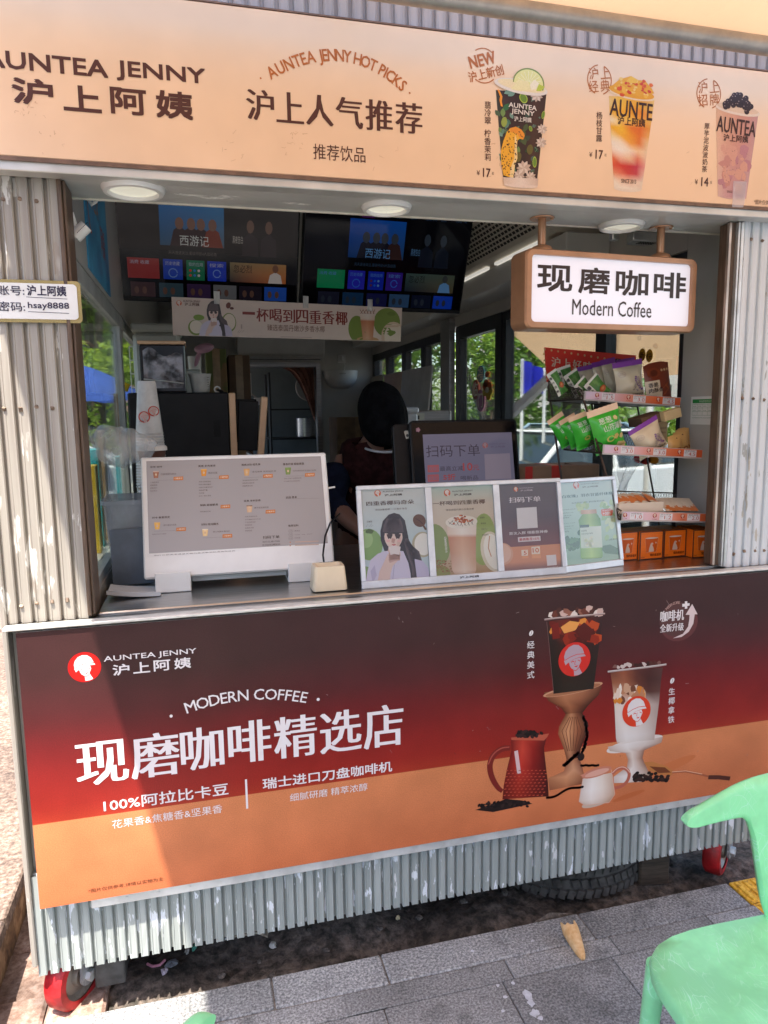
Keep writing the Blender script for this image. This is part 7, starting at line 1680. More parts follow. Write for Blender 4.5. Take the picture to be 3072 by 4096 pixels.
bag('snack_pouch', 'brown jerky pouch standing at the right end of the top shelf', 0, (985, 470), (975, 228), 165, .03, .03, jerky_col, jerky_art, cat='snack pouch', round_=True)
G3 = 'green yam crisp bags on the middle shelf'
bag('snack_bag', 'green crisp bag farthest left on the middle shelf', 1, (430, 740), (345, 560), 110, .085, .05, yam_col, yam_art(0), group=G3)
bag('snack_bag', 'green crisp bag second from the left on the middle shelf', 1, (490, 745), (420, 566), 110, .07, .05, yam_col, yam_art(0), group=G3)
bag('snack_bag', 'green crisp bag leaning directly behind the big front one', 1, (545, 755), (500, 545), 150, .05, .055, yam_col, yam_art(0), group=G3)
bag('snack_bag', 'big green crisp bag with printed crackers at the front of the middle shelf', 1, (690, 780), (645, 505), 205, .022, .06, yam_col, yam_art(1), group=G3)
bag('snack_bag', 'beige snack bag with flower print lying tilted on the middle shelf', 1, (955, 790), (888, 605), 205, .02, .05, rice_col, rice_art(1), group=G2)
def yel(u, v): return (206, 160, 96) if v > .2 else (214, 176, 110)
def yel_art(A, w, h): A.polyuv([(w*.1+w*.05*math.cos(a), h*.82+h*.03*math.sin(a)) for a in range(6)], (90, 50, 30), 1); A.polyuv([(w*.2*(1+math.cos(a*.6)), h*.22+h*.1*math.sin(a*.6)) for a in range(10)], (190, 110, 50), 1)
G4 = 'tan pouches at the right end of the middle shelf'
bag('snack_pouch', 'tan pouch at the back right of the middle shelf', 1, (1140, 790), (1135, 635), 90, .06, .02, yel, yel_art, cat='snack pouch', group=G4, round_=True)
bag('snack_pouch', 'tan pouch in the middle of the right end trio', 1, (1125, 795), (1122, 652), 95, .04, .02, yel, yel_art, cat='snack pouch', group=G4, round_=True)
bag('snack_pouch', 'lowest tan pouch in front of the other two pouches', 1, (1085, 795), (1085, 680), 90, .02, .02, yel, yel_art, cat='snack pouch', group=G4, round_=True)
M_kraft = mat('kraft_board', (.52, .38, .2), .7, var=.08, scale=10); M_kraft_in = mat('kraft_dark', (.14, .08, .045), .8, var=.1, scale=10)
P, L = TR[1]
t = thing('display_carton', 'open brown display carton tipped over behind the flowery bag', 'box', onplane(ZR(890, 620), P+B_*.07, B_))
M = FR(onplane(ZR(930, 610), P+B_*.08, B_), 0, 0, -14); b = LB(M); b.b2((-.05, -.03, 0), (.045, .05, .03), .001); b.build('carton', M_kraft_in, t); b = LB(M); b.b2((.02, -.055, .002), (.085, -.031, .034), .001); b.build('flap', M_kraft, t)
t = thing('display_carton', 'upright tan display carton behind the tan pouches', 'box', onplane(ZR(985, 680), P+B_*.09, B_)); M = FR(onplane(ZR(985, 700), P+B_*.09, B_), 0); b = LB(M); b.b2((-.032, 0, -.01), (.032, .02, .055), .001); b.build('carton', M_kraft, t)
A = artM(M, -.0005, .8, LOC); A.fit('产品信息', (-.005, .03, .025, .038), (90, 60, 40), 1, res=1); A.fit('配料营养成分', (-.005, .015, .025, .022), (90, 60, 40), 1, res=1); A.build('print', P_paper, t)
P, L = TR[2]
t = thing('packet_tray', 'long pale carton tray holding orange packets on the lowest shelf', 'tray', onplane(ZR(885, 1150), P+B_*.02, B_)); M = FR(onplane(ZR(880, 1160), P+B_*.015, B_), 0)
b = LB(M); b.b2((-.085, 0, 0), (.078, .003, .032)); b.b2((-.085, .08, 0), (.078, .083, .032)); b.b2((-.085, .0035, 0), (-.082, .0795, .032)); b.b2((.075, .0035, 0), (.078, .0795, .032)); b.b2((-.0815, .0035, 0), (.0745, .0795, .002)); b.build('tray', mat('pale_board', (.66, .55, .44), .6, var=.05, scale=8), t)
for i in range(5):
    q = thing('snack_sachet', ('orange and white sachet %s in the pale tray on the lowest shelf' % ('leaning leftmost', 'second from the left', 'in the middle', 'second from the right', 'leaning rightmost')[i]), 'sachet', M @ Vector((-.06+i*.028, .03, .03)), group='sachets in the pale tray')
    b = LB(M @ Matrix.Translation((-.062+i*.03, .02, .028)) @ Euler((R_(-62), R_(8*(i-2)), R_(10))).to_matrix().to_4x4()); b.grid(6, 8, lambda u, v: (-.025+.05*u, -.005*math.sin(math.pi*u)*math.sin(math.pi*v), .055*v)); b.build('sachet', mat('orange_sachet', (.62, .2, .06), .35, rgb2=(.7, .62, .5), lo=.48, hi=.52, scale=25), q)
for i in range(3):
    c = onplane(ZR(1080+i*50, 1150), P+B_*.03, B_); q = thing('snack_sachet', 'flat orange sachet %s right of the pale tray' % ('nearest the tray', 'in the middle of the three', 'farthest')[i], 'sachet', c, group='sachets right of the pale tray')
    b = LB(FR(c, 0, 62, 4*i)); b.grid(6, 8, lambda u, v: (-.03+.06*u, -.005*math.sin(math.pi*u)*math.sin(math.pi*v), .075*v)); b.build('sachet', MATS['orange_sachet'], q)
# ---- orange mug boxes standing on the counter
ZO = zc(2400, 2050, 550)
M_ob = mat('orange_board', C(240, 116, 22, 1.0), .4, var=.04, scale=30); M_obs = mat('dark_edge', (.07, .02, .01), .5, var=.1, scale=20)
def mug_box(i, l, r, ytop, ybot, lab, yaw):
    a = onz(*ZO(l, ybot), CZ+.001); w = None
    U = Vector((math.cos(R_(yaw)), math.sin(R_(yaw)), 0)); N = Vector((-math.sin(R_(yaw)), math.cos(R_(yaw)), 0))
    q = onplane(ZO(r, ybot), a, N); w = (q-a).dot(U); tp_ = onplane(ZO((l+r)/2, ytop), a, N); h = tp_.z-a.z
    t = thing('mug_box', lab, 'box', a, group='orange mug boxes on the counter')
    M = FR(a, yaw); b = LB(M); b.b2((0, 0, 0), (w, .095, h), .0008); b.build('carton', M_ob, t)
    b = LB(M); 
    for (x0, x1, z0, z1) in ((-.0006, .003, -.0003, h), (w-.003, w+.0006, -.0003, h), (.0031, w-.0031, -.0003, .003), (.0031, w-.0031, h-.003, h+.0004)): b.b2((x0, -.0012, z0+.0004), (x1, -.0004, z1))
    b.build('dark_edge', M_obs, t)
    A = artM(M, -.0004, .8, LOC)
    for r_ in range(9):
        for c_ in range(7): A.lineuv([(w*(.08+.13*c_+.06*(r_ % 2))+.004*math.cos(k*.8), h*(.08+.1*r_)+.004*math.sin(k*.8)) for k in range(5)], .0005, (238, 134, 46), 1)
    A.polyuv([(w*.22, h*.76), (w*.78, h*.76), (w*.70, h*.26), (w*.28, h*.26)], (226, 98, 24), 1.5)
    A.lineuv([(w*.22, h*.76), (w*.28, h*.26), (w*.70, h*.26), (w*.78, h*.76)], .0006, (244, 200, 160), 1.8)
    A.polyuv([(w*.5+w*.28*math.cos(k*.4), h*.76+h*.028*math.sin(k*.4)) for k in range(16)], (240, 216, 200), 2)
    A.polyuv([(w*.38, h*.27), (w*.40, h*.40), (w*.44, h*.52), (w*.47, h*.58), (w*.52, h*.60), (w*.57, h*.57), (w*.56, h*.53), (w*.52, h*.52), (w*.58, h*.42), (w*.61, h*.33), (w*.60, h*.27)], (238, 206, 186), 2)
    A.polyuv([(w*.68, h*.64), (w*.69, h*.60), (w*.72, h*.585), (w*.69, h*.57), (w*.68, h*.53), (w*.67, h*.57), (w*.64, h*.585), (w*.67, h*.60)], (246, 220, 200), 2)
    A.fit('猎豹星星杯', (w*.44, h*.11, w*.93, h*.20), (70, 26, 14), 2, bold=.012); A.fit('500mL', (w*.06, h*.07, w*.22, h*.11), (90, 40, 20), 2, res=1)
    A.build('print', P_gloss, t)
mug_box(0, 205, 450, 238, 588, 'orange mug box half hidden behind the green bottle poster', 2)
mug_box(1, 474, 752, 228, 574, 'orange mug box second from the left under the snack rack', 2)
mug_box(2, 764, 1028, 208, 545, 'orange mug box third from the left touching its left neighbour', 2)
mug_box(3, 1112, 1352, 206, 548, 'orange mug box at the right end set slightly apart in the corner', -4)
# ---- taped carton and paper behind the rack
t = carton('carton', 'brown carton with red tape behind the snack rack', (1.13, 2.47, 1.101), (1.50, 2.61, 1.385), mat('taped_cardboard', (.27, .15, .085), .8, var=.12, scale=8), mat('red_tape', (.5, .03, .02), .3, var=.1, scale=12))
b = MB(); b.b2((-.13, -.0725, .0), (-.10, -.0705, .284)); b.build('tape_strip', MATS['red_tape'], t, local=True)
A = Art((1.315, 2.4685, 1.101), gain=.8, ident=LOC)
for i in range(3): A.fit('禁止开箱', (-.15+i*.11, .2, -.07+i*.11, .225), (96, 60, 40), 1, rot=R_(14), res=1)
A.build('print', P_paper, t)
t = thing('torn_paper', 'torn brown paper sticking up left of the taped carton', 'paper', at(1225, 1010, 2.5)); b = MB(); pts = [at(x, y, 2.5) for x, y in ((1195, 1060), (1196, 1025), (1204, 1012), (1212, 1016), (1224, 1000), (1238, 1003), (1250, 1010), (1262, 1020), (1262, 1060))]
b.add([(p.x, 2.5+.008*math.sin(i*2), p.z) for i, p in enumerate(pts)]+[(p.x, 2.506+.008*math.sin(i*2), p.z) for i, p in enumerate(pts)], [list(range(9)), [9+i for i in range(9)][::-1]]+[[i, 9+i, 9+(i+1) % 9, (i+1) % 9] for i in range(9)]); b.build('paper', M_card2, t)
t = thing('bubble_wrap', 'sheet of bubble wrap hanging behind the green bottle poster', 'bubble wrap', at(1370, 1020, 2.3)); b = MB(); q0 = at(1330, 990, 2.35); q1 = at(1392, 1060, 2.3)
b.grid(14, 12, lambda u, v: (q0.x+(q1.x-q0.x)*u*(1-.6*v), 2.33+.014*math.sin(u*11+v*5), q0.z+(q1.z-q0.z)*v)); b.build('film', film_mat('bubble_film', (.7, .7, .72), .35, .15), t)
# ---- window stickers (plain balloons with greeting characters)
dc = thing('window_decal', 'balloon shaped stickers with greeting characters on the sliding door pane', 'sticker', (1.684, 4.1, 1.6))
A = Art((1.683, 0, 0), (0, -1, 0), (0, 0, 1), .9); A.N = Vector((-1, 0, 0)); A.tf = zc(1350, 1400, 850)
def balloon(x, y, rx, ry, c): 
    A.ell((x, y), rx, ry, c, 1); A.ell((x-rx*.3, y-ry*.4), rx*.25, ry*.25, tuple(min(255, v+50) for v in c), 1.5); A.line([(x, y+ry), (x+6, y+ry+60)], .002, (220, 210, 200), .8)
balloon(1116, 188, 28, 66, (30, 110, 180)); balloon(1077, 310, 26, 78, (206, 34, 40)); balloon(1116, 395, 32, 86, (200, 110, 160)); balloon(1168, 190, 15, 24, (220, 60, 40))
for x, y in ((1160, 260), (1185, 280), (1190, 320), (1176, 360), (1150, 330), (1150, 285)): A.ell((x, y), 18, 32, (226, 90, 40) if y < 300 else (232, 180, 50), 1.2)
A.ell((1168, 312), 14, 24, (240, 214, 190), 2)
for ch, x, y in (('福', 1116, 188), ('临', 1077, 310), ('门', 1116, 395)): u = A.uv((x, y)); A.glyph(ch, u[0], u[1], .085, 0, (240, 226, 210), 3, .01)
A.build('stickers', P_gloss, dc)
dc = thing('window_decal', 'yellow lantern shaped stickers on the window behind the red header board', 'sticker', (1.692, 2.5, 1.8)); A = Art((1.691, 0, 0), (0, -1, 0), (0, 0, 1), .9); A.N = Vector((-1, 0, 0)); A.tf = ZR
A.ell((880, 185), 22, 40, (232, 170, 40), 1); A.ell((925, 190), 22, 40, (232, 170, 40), 1); 
for ch, x, y in (('新', 880, 190), ('快', 925, 195)): u = A.uv((x, y)); A.glyph(ch, u[0], u[1], .03, 0, (90, 40, 20), 2, .01)
for k in range(8): A.line([(963+5*math.cos(k*.785), 130+6*math.sin(k*.785)), (963+16*math.cos(k*.785), 130+18*math.sin(k*.785))], .0015, (220, 140, 60), 1)
for k in range(8): A.line([(863+4*math.cos(k*.785), 80+6*math.sin(k*.785)), (863+14*math.cos(k*.785), 80+18*math.sin(k*.785))], .0015, (90, 120, 160), 1)
for x, y, c in ((860, 830, (206, 40, 60)), (900, 838, (214, 50, 40)), (950, 835, (230, 150, 40))): A.ell((x, y), 34, 26, c, 1)
A.build('stickers', P_gloss, dc)
# ================================================================ outside: awning, chairs, litter, trees, cars
aw = thing('awning', 'orange translucent fabric awning on a grey pipe over the front of the kiosk', 'awning', (1.5, 1.66, 2.58))
M_aw = cloth_trans('awning_cloth', (.66, .36, .18), (.62, .42, .28), .30)
pa = at(760, -30, 1.66); pb_ = at(1659, 100, 1.66); pd = (pb_-pa)
b = MB(); b.cyl(pa-pd*1.0, pb_+pd*1.2, .0215, n=24); b.build('pipe', mat('galvanised_pipe', (.33, .32, .30), .45, .6, rgb2=(.45, .42, .38), lo=.35, hi=.7, scale=20, bump=.1), aw)
x0 = -.57
def canopy(u, v):
    x = x0+.04*math.sin(v*3)+(4.6+.57)*u; y = 1.66-4.1*v
    zz = pa.z+(x-pa.x)*pd.z/pd.x+.02
    return (x, y, zz+.50*math.sin(v*1.4)+.012*math.sin(u*40+v*8)*math.sin(v*20))
b = MB(); b.grid(60, 40, canopy); b.build('canopy', M_aw, aw)
for x in (.4, 1.7, 3.2):
    z = pa.z+(x-pa.x)*pd.z/pd.x; b = MB(); b.cyl((x, 1.68, z+.02), (x, 1.88, 2.74), .012, n=10); b.build('bracket', M_alu, aw)
for x in (-.45, 4.4):
    b = MB(); b.cyl((x, -2.3, 0), (x, -2.3, 3.05), .03); b.build('post', M_alu, aw)

# ---- green chairs
M_ch = mat('green_plastic', (.28, .74, .38), .36, var=.10, scale=7, subs=.25)
nt = M_ch.node_tree; bs = nt.nodes['Principled BSDF']; 
tcn = nt.nodes['Texture Coordinate']; src = bs.inputs['Base Color'].links[0].from_socket; fac = None
for sc_, rz_ in ((7, .3), (11, 1.4), (16, 2.4)):      # hairline scratches on the worn plastic
    mp = nt.nodes.new('ShaderNodeMapping'); mp.inputs['Rotation'].default_value = (0, 0, rz_); mp.inputs['Scale'].default_value = (sc_, sc_*.35, sc_*.5); nt.links.new(tcn.outputs['Object'], mp.inputs[0])
    nz = nt.nodes.new('ShaderNodeTexNoise'); nz.inputs['Scale'].default_value = 1.1; nz.inputs['Detail'].default_value = 1.5; nt.links.new(mp.outputs[0], nz.inputs['Vector'])
    ma = nt.nodes.new('ShaderNodeMath'); ma.operation = 'MULTIPLY'; ma.inputs[1].default_value = 14; nt.links.new(nz.outputs['Fac'], ma.inputs[0])
    fr = nt.nodes.new('ShaderNodeMath'); fr.operation = 'FRACT'; nt.links.new(ma.outputs[0], fr.inputs[0])
    lt = nt.nodes.new('ShaderNodeMath'); lt.operation = 'LESS_THAN'; lt.inputs[1].default_value = .045; nt.links.new(fr.outputs[0], lt.inputs[0])
    if fac is None: fac = lt
    else:
        mm = nt.nodes.new('ShaderNodeMath'); mm.operation = 'MAXIMUM'; nt.links.new(fac.outputs[0], mm.inputs[0]); nt.links.new(lt.outputs[0], mm.inputs[1]); fac = mm
n8 = nt.nodes.new('ShaderNodeTexNoise'); n8.inputs['Scale'].default_value = 14; n8.inputs['Detail'].default_value = 3; nt.links.new(tcn.outputs['Object'], n8.inputs['Vector'])
r8 = nt.nodes.new('ShaderNodeMapRange'); r8.inputs['From Min'].default_value = .45; r8.inputs['From Max'].default_value = .65; r8.inputs['To Max'].default_value = .7; nt.links.new(n8.outputs['Fac'], r8.inputs['Value'])
m8 = nt.nodes.new('ShaderNodeMath'); m8.operation = 'MULTIPLY'; nt.links.new(fac.outputs[0], m8.inputs[0]); nt.links.new(r8.outputs[0], m8.inputs[1])
mx = nt.nodes.new('ShaderNodeMix'); mx.data_type = 'RGBA'; nt.links.new(m8.outputs[0], mx.inputs['Factor']); nt.links.new(src, mx.inputs['A']); mx.inputs['B'].default_value = (.55, .86, .74, 1); nt.links.new(mx.outputs['Result'], bs.inputs['Base Color'])
W_ = .405
def chair(lab, loc, rz):
    t = thing('plastic_chair', lab, 'chair', loc, (0, 0, rz), group='green plastic chairs on the pavement')
    # seat, local: x right, y towards the back
    b = MB(); N1, N2 = 56, 12; vs = []; fs = []
    def out(a):
        c, s = math.cos(a), math.sin(a); q = 1/((abs(c)**4.6+abs(s)**4.6)**(1/4.6)); return W_*q*c*(1-.03*s), .225*q*s
    for k in range(N2+1):
        f = (k/N2)
        for i in range(N1):
            x, y = out(2*math.pi*i/N1); z = .438-.022*(1-f*f)**1.2+.012*(x/W_)**2*f*f-.010*max(0, -y/.22)**2*f
            vs.append((x*f, y*f, z))
    lip = [(1.012, -.006), (1.018, -.018), (1.012, -.034), (.985, -.034), (.975, -.018), (.0, -.030)]
    for s_, dz in lip:
        for i in range(N1):
            x, y = out(2*math.pi*i/N1); vs.append((x*s_, y*s_, .438+dz+.010*(x/W_)**2))
    T = N2+len(lip)
    for k in range(T):
        for i in range(N1): j = (i+1) % N1; fs.append([k*N1+i, k*N1+j, (k+1)*N1+j, (k+1)*N1+i])
    b.add(vs, fs, True); b.build('seat', M_ch, t, local=True, angle=70)
    # T shaped back
    nx, nz = 56, 10; X1 = .255
    def hi(x): a = abs(x)/X1; return .715+.048*math.exp(-(a*1.3)**3)-.012*a
    def lo(x):
        a = abs(x); 
        if a < .055: return .43
        if a < .12: q = (a-.055)/.065; return .43+(.676-.43)*(1-(1-q)**4.5)**.8
        return .676
    def capf(x): a = abs(x)/X1; return math.sqrt(max(0, 1-max(0, (a-.86)/.14)**2))
    b = MB(); vs = []; fs = []
    for side, off in ((0, -.011), (1, .011)):
        for i in range(nx+1):
            x = X1*math.sin(math.pi*(i/nx-.5)); m = (hi(x)+lo(x))/2 if abs(x) > .15 else None
            for j in range(nz+1):
                l, h = lo(x), hi(x)
                c = capf(x)
                if c < 1: mid = (l+h)/2; l = mid-(mid-l)*c; h = mid+(h-mid)*c
                z = l+(h-l)*j/nz; e = min(1, min(j, nz-j)/1.2+.25)
                y = .215+.045*(max(0, z-.43)/.3)-.012*(x/X1)**2+off*e
                vs.append((x, y, z))
    n = (nx+1)*(nz+1)
    for i in range(nx):
        for j in range(nz):
            a = i*(nz+1)+j; f = [a, a+nz+1, a+nz+2, a+1]; fs += [f, [q+n for q in f[::-1]]]
        for j in (0, nz): a = i*(nz+1)+j; q = [a, a+nz+1, a+nz+1+n, a+n]; fs.append(q if j else q[::-1])
    for i in (0, nx):
        for j in range(nz): a = i*(nz+1)+j; fs.append([a, a+1, a+1+n, a+n])
    b.add(vs, fs, True); b.build('backrest', M_ch, t, local=True, angle=70)
    for sx in (-1, 1):
        for sy in (-1, 1):
            b = MB(); b.tube([(sx*.352, sy*.18, .412), (sx*.358, sy*.195, .22), (sx*.362, sy*.205, .003)], [.023, .020, .017], n=16); b.build('leg', M_ch, t, local=True)
    return t
chair('green plastic chair with a T shaped back at the lower right', (1.255, 1.02, -.006), R_(-1))
chair('green plastic chair of which only the back tip shows at the bottom edge', (.068, .672, 0), R_(62))

# ---- ice cream cone on the slabs
ic = thing('ice_cream_cone', 'dropped broken wafer ice cream cone lying on the grey slabs', 'ice cream cone', (1.03, 1.745, 0))
M_waf = mat('wafer', (.62, .36, .15), .75, rgb2=(.75, .52, .28), lo=.4, hi=.65, scale=60)
mo, tp2 = Vector((1.026, 1.785, .026)), Vector((1.016, 1.685, .004)); ax = (mo-tp2).normalized(); s1 = ax.cross(Vector((0, 0, 1))).normalized(); s2 = s1.cross(ax); b = MB()
def wafer(r_off):
    def f(u, v):
        a = 2*math.pi*u; r = .002+.024*v+r_off; L = (mo-tp2).length*(v*(1+(.10*math.sin(a*3)+.07*math.sin(a*7+1)) if v > .98 else v)*1.0)
        ridge = .0009*(1 if (int(u*18+v*9) % 2) ^ (int(u*18-v*9+40) % 2) else 0)
        p = tp2+ax*L+s1*((r+ridge)*math.cos(a))+s2*((r+ridge)*math.sin(a)); return (p.x, p.y, max(.001, p.z))
    return f
b.grid(54, 34, wafer(0)); b.grid(54, 10, wafer(-.0022)); b.build('wafer', M_waf, ic)
# ---- white splashes
b = MB()
random.seed(9)
for (px, py, r, e) in ((1140, 2150, .014, 1.5), (1147, 2168, .012, 1.2), (1156, 2190, .016, .8), (1168, 2200, .010, .7), (1092, 2155, .007, 1), (1108, 2125, .006, 1), (1075, 2130, .006, 1), (1020, 2055, .006, 1), (1150, 2034, .007, .5), (1086, 2185, .007, .8)):
    c = onz(px, py, .0); n = 16; ring = [(c.x+r*random.uniform(.6, 1.15)*math.cos(2*math.pi*i/n), c.y+e*r*random.uniform(.6, 1.15)*math.sin(2*math.pi*i/n)) for i in range(n)]
    z = .0022; b.add([(x, y, z) for x, y in ring]+[(c.x, c.y, z+.0008)], [[i, (i+1) % n, n] for i in range(n)])
tag(b.build('pavement_splash', mat('dried_splash', (.55, .57, .62), .5, var=.1, scale=60)), kind='structure')
# ---- flat tyre lying under the kiosk
ty = thing('old_tyre', 'worn dark truck tyre lying flat on the earth under the kiosk', 'tyre', (1.25, 2.31, -.06)); M_rub = mat('dusty_rubber', (.07, .065, .06), .9, var=.4, scale=18)
b = MB(); b.lathe([(.20, .0), (.30, -.002), (.335, .02), (.335, .035), (.330, .037), (.330, .043), (.336, .045), (.337, .075), (.331, .077), (.331, .083), (.337, .085), (.336, .115), (.33, .117), (.33, .123), (.335, .125), (.333, .15), (.30, .172), (.20, .165)], (1.25, 2.31, -.055), 64, angle if False else None, cap=False); b.build('casing', M_rub, ty)
b = MB()
for k in range(70):
    a = 2*math.pi*k/70
    for j in range(4):
        z = -.055+.028+j*.04; aa = a+(j % 2)*.045; b.box((1.25+.337*math.cos(aa), 2.31+.337*math.sin(aa), z), (.012, .022, .030), Matrix.Rotation(aa, 4, 'Z') @ Matrix.Rotation(.25*(1 if j % 2 else -1), 4, 'X'))
b.build('tread', M_rub, ty)
bl = thing('wooden_block', 'dark squared timber block on the earth left of the right caster', 'block', (1.47, 2.06, -.06)); b = MB(); b.box((1.49, 2.12, .0), (.11, .26, .12), (0, 0, -.15), .006); b.build('timber', mat('dark_timber', (.07, .05, .035), .8, var=.3, scale=12, stretch=(1, 1, 8)), bl)
cc_ = thing('concrete_piece', 'flat broken concrete piece against the pavement edge under the kiosk', 'concrete', (1.03, 1.92, -.06)); b = MB(); pts = [(.95, 1.885), (1.08, 1.878), (1.13, 1.89), (1.10, 1.915), (1.03, 1.922), (.97, 1.91)]
b.add([(x, y, -.05) for x, y in pts]+[(x, y, -.030+.008*math.sin(i*2)) for i, (x, y) in enumerate(pts)], [[6+i for i in range(6)]]+[[i, (i+1) % 6, 6+(i+1) % 6, 6+i] for i in range(6)]); b.build('slab', speckle('dirty_concrete', (.12, .105, .09), (.06, .055, .05), (.2, .18, .16), 60), cc_)
# ---- litter and stones
M_stone = speckle('pebble', (.10, .085, .075), (.05, .045, .04), (.18, .16, .14), 50)
random.seed(31)
spots = [onz(x, y, -.055) for x, y in ((668, 2010), (705, 2055), (744, 1975), (820, 2008), (590, 2110), (560, 2080), (905, 1985), (1000, 1950), (950, 1930), (640, 1975), (775, 1945), (480, 2110), (860, 1960), (1090, 1930), (1105, 1905), (1330, 1945), (1400, 1930), (690, 1990))]
for i, p in enumerate(spots):
    t = thing('stone', 'small rough stone lying on the dark earth under the kiosk', 'stone', (p.x, p.y, -.055), group='stones on the earth under the kiosk'); r = random.uniform(.005, .013); b = MB(); b.ell((p.x, p.y, -.05), (r*1.3, r, r*.7), (0, 0, random.random()*3), 9, 6, False, jit=.22); b.build('stone', M_stone, t)
M_scrap = mat('grey_scrap', (.5, .48, .44), .7, var=.2, scale=40)
for i, (x, y, w, h, c, lab) in enumerate(((500, 2020, .05, .016, (.5, .48, .42), 'pale folded paper strip under the left part of the kiosk'), (590, 2045, .018, .018, (.62, .6, .56), 'crumpled white paper bit on the dark earth'), (420, 2050, .02, .008, (.10, .36, .26), 'green plastic sliver on the dark earth'), (405, 2058, .022, .01, (.45, .42, .38), 'pale stick shaped scrap beside the green sliver'), (370, 2085, .03, .02, (.15, .16, .18), 'dark grey rag lump near the left caster'), (355, 2102, .024, .016, (.55, .5, .6), 'lilac bottle cap on the earth by the left caster'), (780, 2103, .01, .006, (.75, .16, .04), 'orange scrap near the pavement edge'), (860, 1985, .014, .008, (.62, .5, .3), 'cigarette butt on the dark earth'))):
    p = onz(x, y, -.05); t = thing(('paper_strip', 'paper_scrap', 'plastic_sliver', 'paper_stick', 'rag', 'bottle_cap', 'orange_scrap', 'cigarette_butt')[i], lab, ('paper', 'paper', 'plastic scrap', 'paper', 'rag', 'bottle cap', 'plastic scrap', 'cigarette butt')[i], (p.x, p.y, -.055)); b = MB(); b.ell((p.x, p.y, -.045), (w*.6, h*.7, .007), (0, .1, random.random()*2), 10, 6, False, jit=.3); b.build('scrap', mat('scrap%d' % i, c, .6, var=.15, scale=60), t)
ps_ = thing('strap', 'pink plastic strap lying curved near the left caster', 'strap', onz(330, 2080, -.05)); b = MB(); b.tube([onz(x, y, -.04) for x, y in ((318, 2082), (330, 2088), (346, 2084), (356, 2074))], .004, n=8); b.build('strap', mat('pink_strap', (.6, .25, .35), .5, var=.1, scale=20), ps_)
cs2 = thing('cardboard_strip', 'torn beige cardboard strip just under the skirting edge', 'cardboard', onz(530, 2015, -.04)); b = MB(); q = [onz(x, y, -.03) for x, y in ((503, 2022), (530, 2006), (560, 2004), (580, 2010), (578, 2022), (556, 2014), (530, 2018))]; n = len(q)
b.add(q+[p-Vector((0, 0, .006)) for p in q], [list(range(n)), [n+i for i in range(n)][::-1]]+[[i, n+i, n+(i+1) % n, (i+1) % n] for i in range(n)]); b.build('cardboard', mat('beige_cardboard', (.4, .33, .24), .8, var=.2, scale=30), cs2)
cbl = thing('white_cable', 'thin pale cable running down the left corner of the kiosk', 'cable', (-.49, 1.95, .4)); b = MB(); b.tube([at(84, 1905, 1.96), at(74, 1920, 1.97), at(73, 1960, 1.98), at(86, 2005, 1.98), at(103, 2030, 1.96)], .005); b.build('cable', mat('pale_cable', (.5, .48, .44), .6, var=.1, scale=30), cbl)

# ---- trees
LEAF = {}
def tree(lab, x, y, h, r, n, c1, c2, trunk=.12, seed=1, z0=-.1, low=.35, group=None, name='tree'):
    random.seed(seed); t = thing(name, lab, 'tree', (x, y, z0), group=group)
    k = 'leaf%s' % str(c1); m = mat(k, c1, .55, rgb2=c2, lo=.35, hi=.65, scale=2.5, spec=.4)
    if k not in LEAF:
        nt = m.node_tree; bsd = nt.nodes['Principled BSDF']; o = nt.nodes['Material Output']; tr = nt.nodes.new('ShaderNodeBsdfTranslucent'); tr.inputs[0].default_value = (c2[0]*1.6, c2[1]*1.6, c2[2]*.8, 1); ms = nt.nodes.new('ShaderNodeMixShader'); ms.inputs[0].default_value = .35
        nt.links.new(bsd.outputs[0], ms.inputs[1]); nt.links.new(tr.outputs[0], ms.inputs[2]); nt.links.new(ms.outputs[0], o.inputs[0]); LEAF[k] = 1
    b = MB(); top = Vector((x+random.uniform(-.2, .2), y, z0+h*.75)); b.tube([(x, y, z0), (x+.05, y, z0+h*.3), tuple(top)], [trunk, trunk*.75, trunk*.3], n=10)
    clumps = []
    for i in range(22):
        a = random.uniform(0, 6.28); e = random.uniform(0, 1); rr = r*random.uniform(.35, 1)*math.sin(math.pi*(.15+.8*e))
        c = Vector((x+rr*math.cos(a), y+rr*math.sin(a), z0+h*(low+(1-low)*e))); clumps.append((c, r*random.uniform(.25, .45)))
        if i % 2 == 0: b.tube([(x, y, z0+h*low*random.uniform(.6, 1)), ((x+c.x)/2, (y+c.y)/2, c.z-.2), tuple(c)], [trunk*.4, trunk*.25, trunk*.08], n=6)
    b.build('trunk', mat('bark', (.12, .09, .07), .9, var=.3, scale=10), t)
    b = MB()
    for i in range(n):
        c, cr = random.choice(clumps); d = Vector((random.gauss(0, 1), random.gauss(0, 1), random.gauss(0, .8))); d = d.normalized()*cr*random.random()**.4; p = c+d
        s = random.uniform(.05, .12); q = Euler((random.uniform(-1, 1), random.uniform(-1, 1), random.uniform(0, 6.28))).to_matrix()
        b.v += [p+q @ Vector(v) for v in ((0, -s, 0), (s*.5, 0, .02), (0, s, 0), (-s*.5, 0, .02))]; k0 = len(b.v)-4; b.f.append([k0, k0+1, k0+2, k0+3]); b.sm.append(False)
    b.build('crown', m, t); return t
G_ = 'trees beyond the right windows'
tree('leafy bright green tree seen through the small right windows', 3.7, 14.5, 5.2, 2.2, 6000, (.10, .21, .03), (.30, .42, .08), seed=2, group=G_, low=.15)
tree('dark branching tree seen through the sliding door pane', 6.6, 15.5, 6.5, 2.6, 6000, (.05, .12, .02), (.17, .28, .05), .2, seed=3, group=G_, low=.2)
tree('tall tree with a thick trunk behind the parked cars', 9.4, 17.0, 7, 2.8, 6000, (.07, .16, .03), (.22, .34, .06), .3, seed=4, group=G_, low=.3)
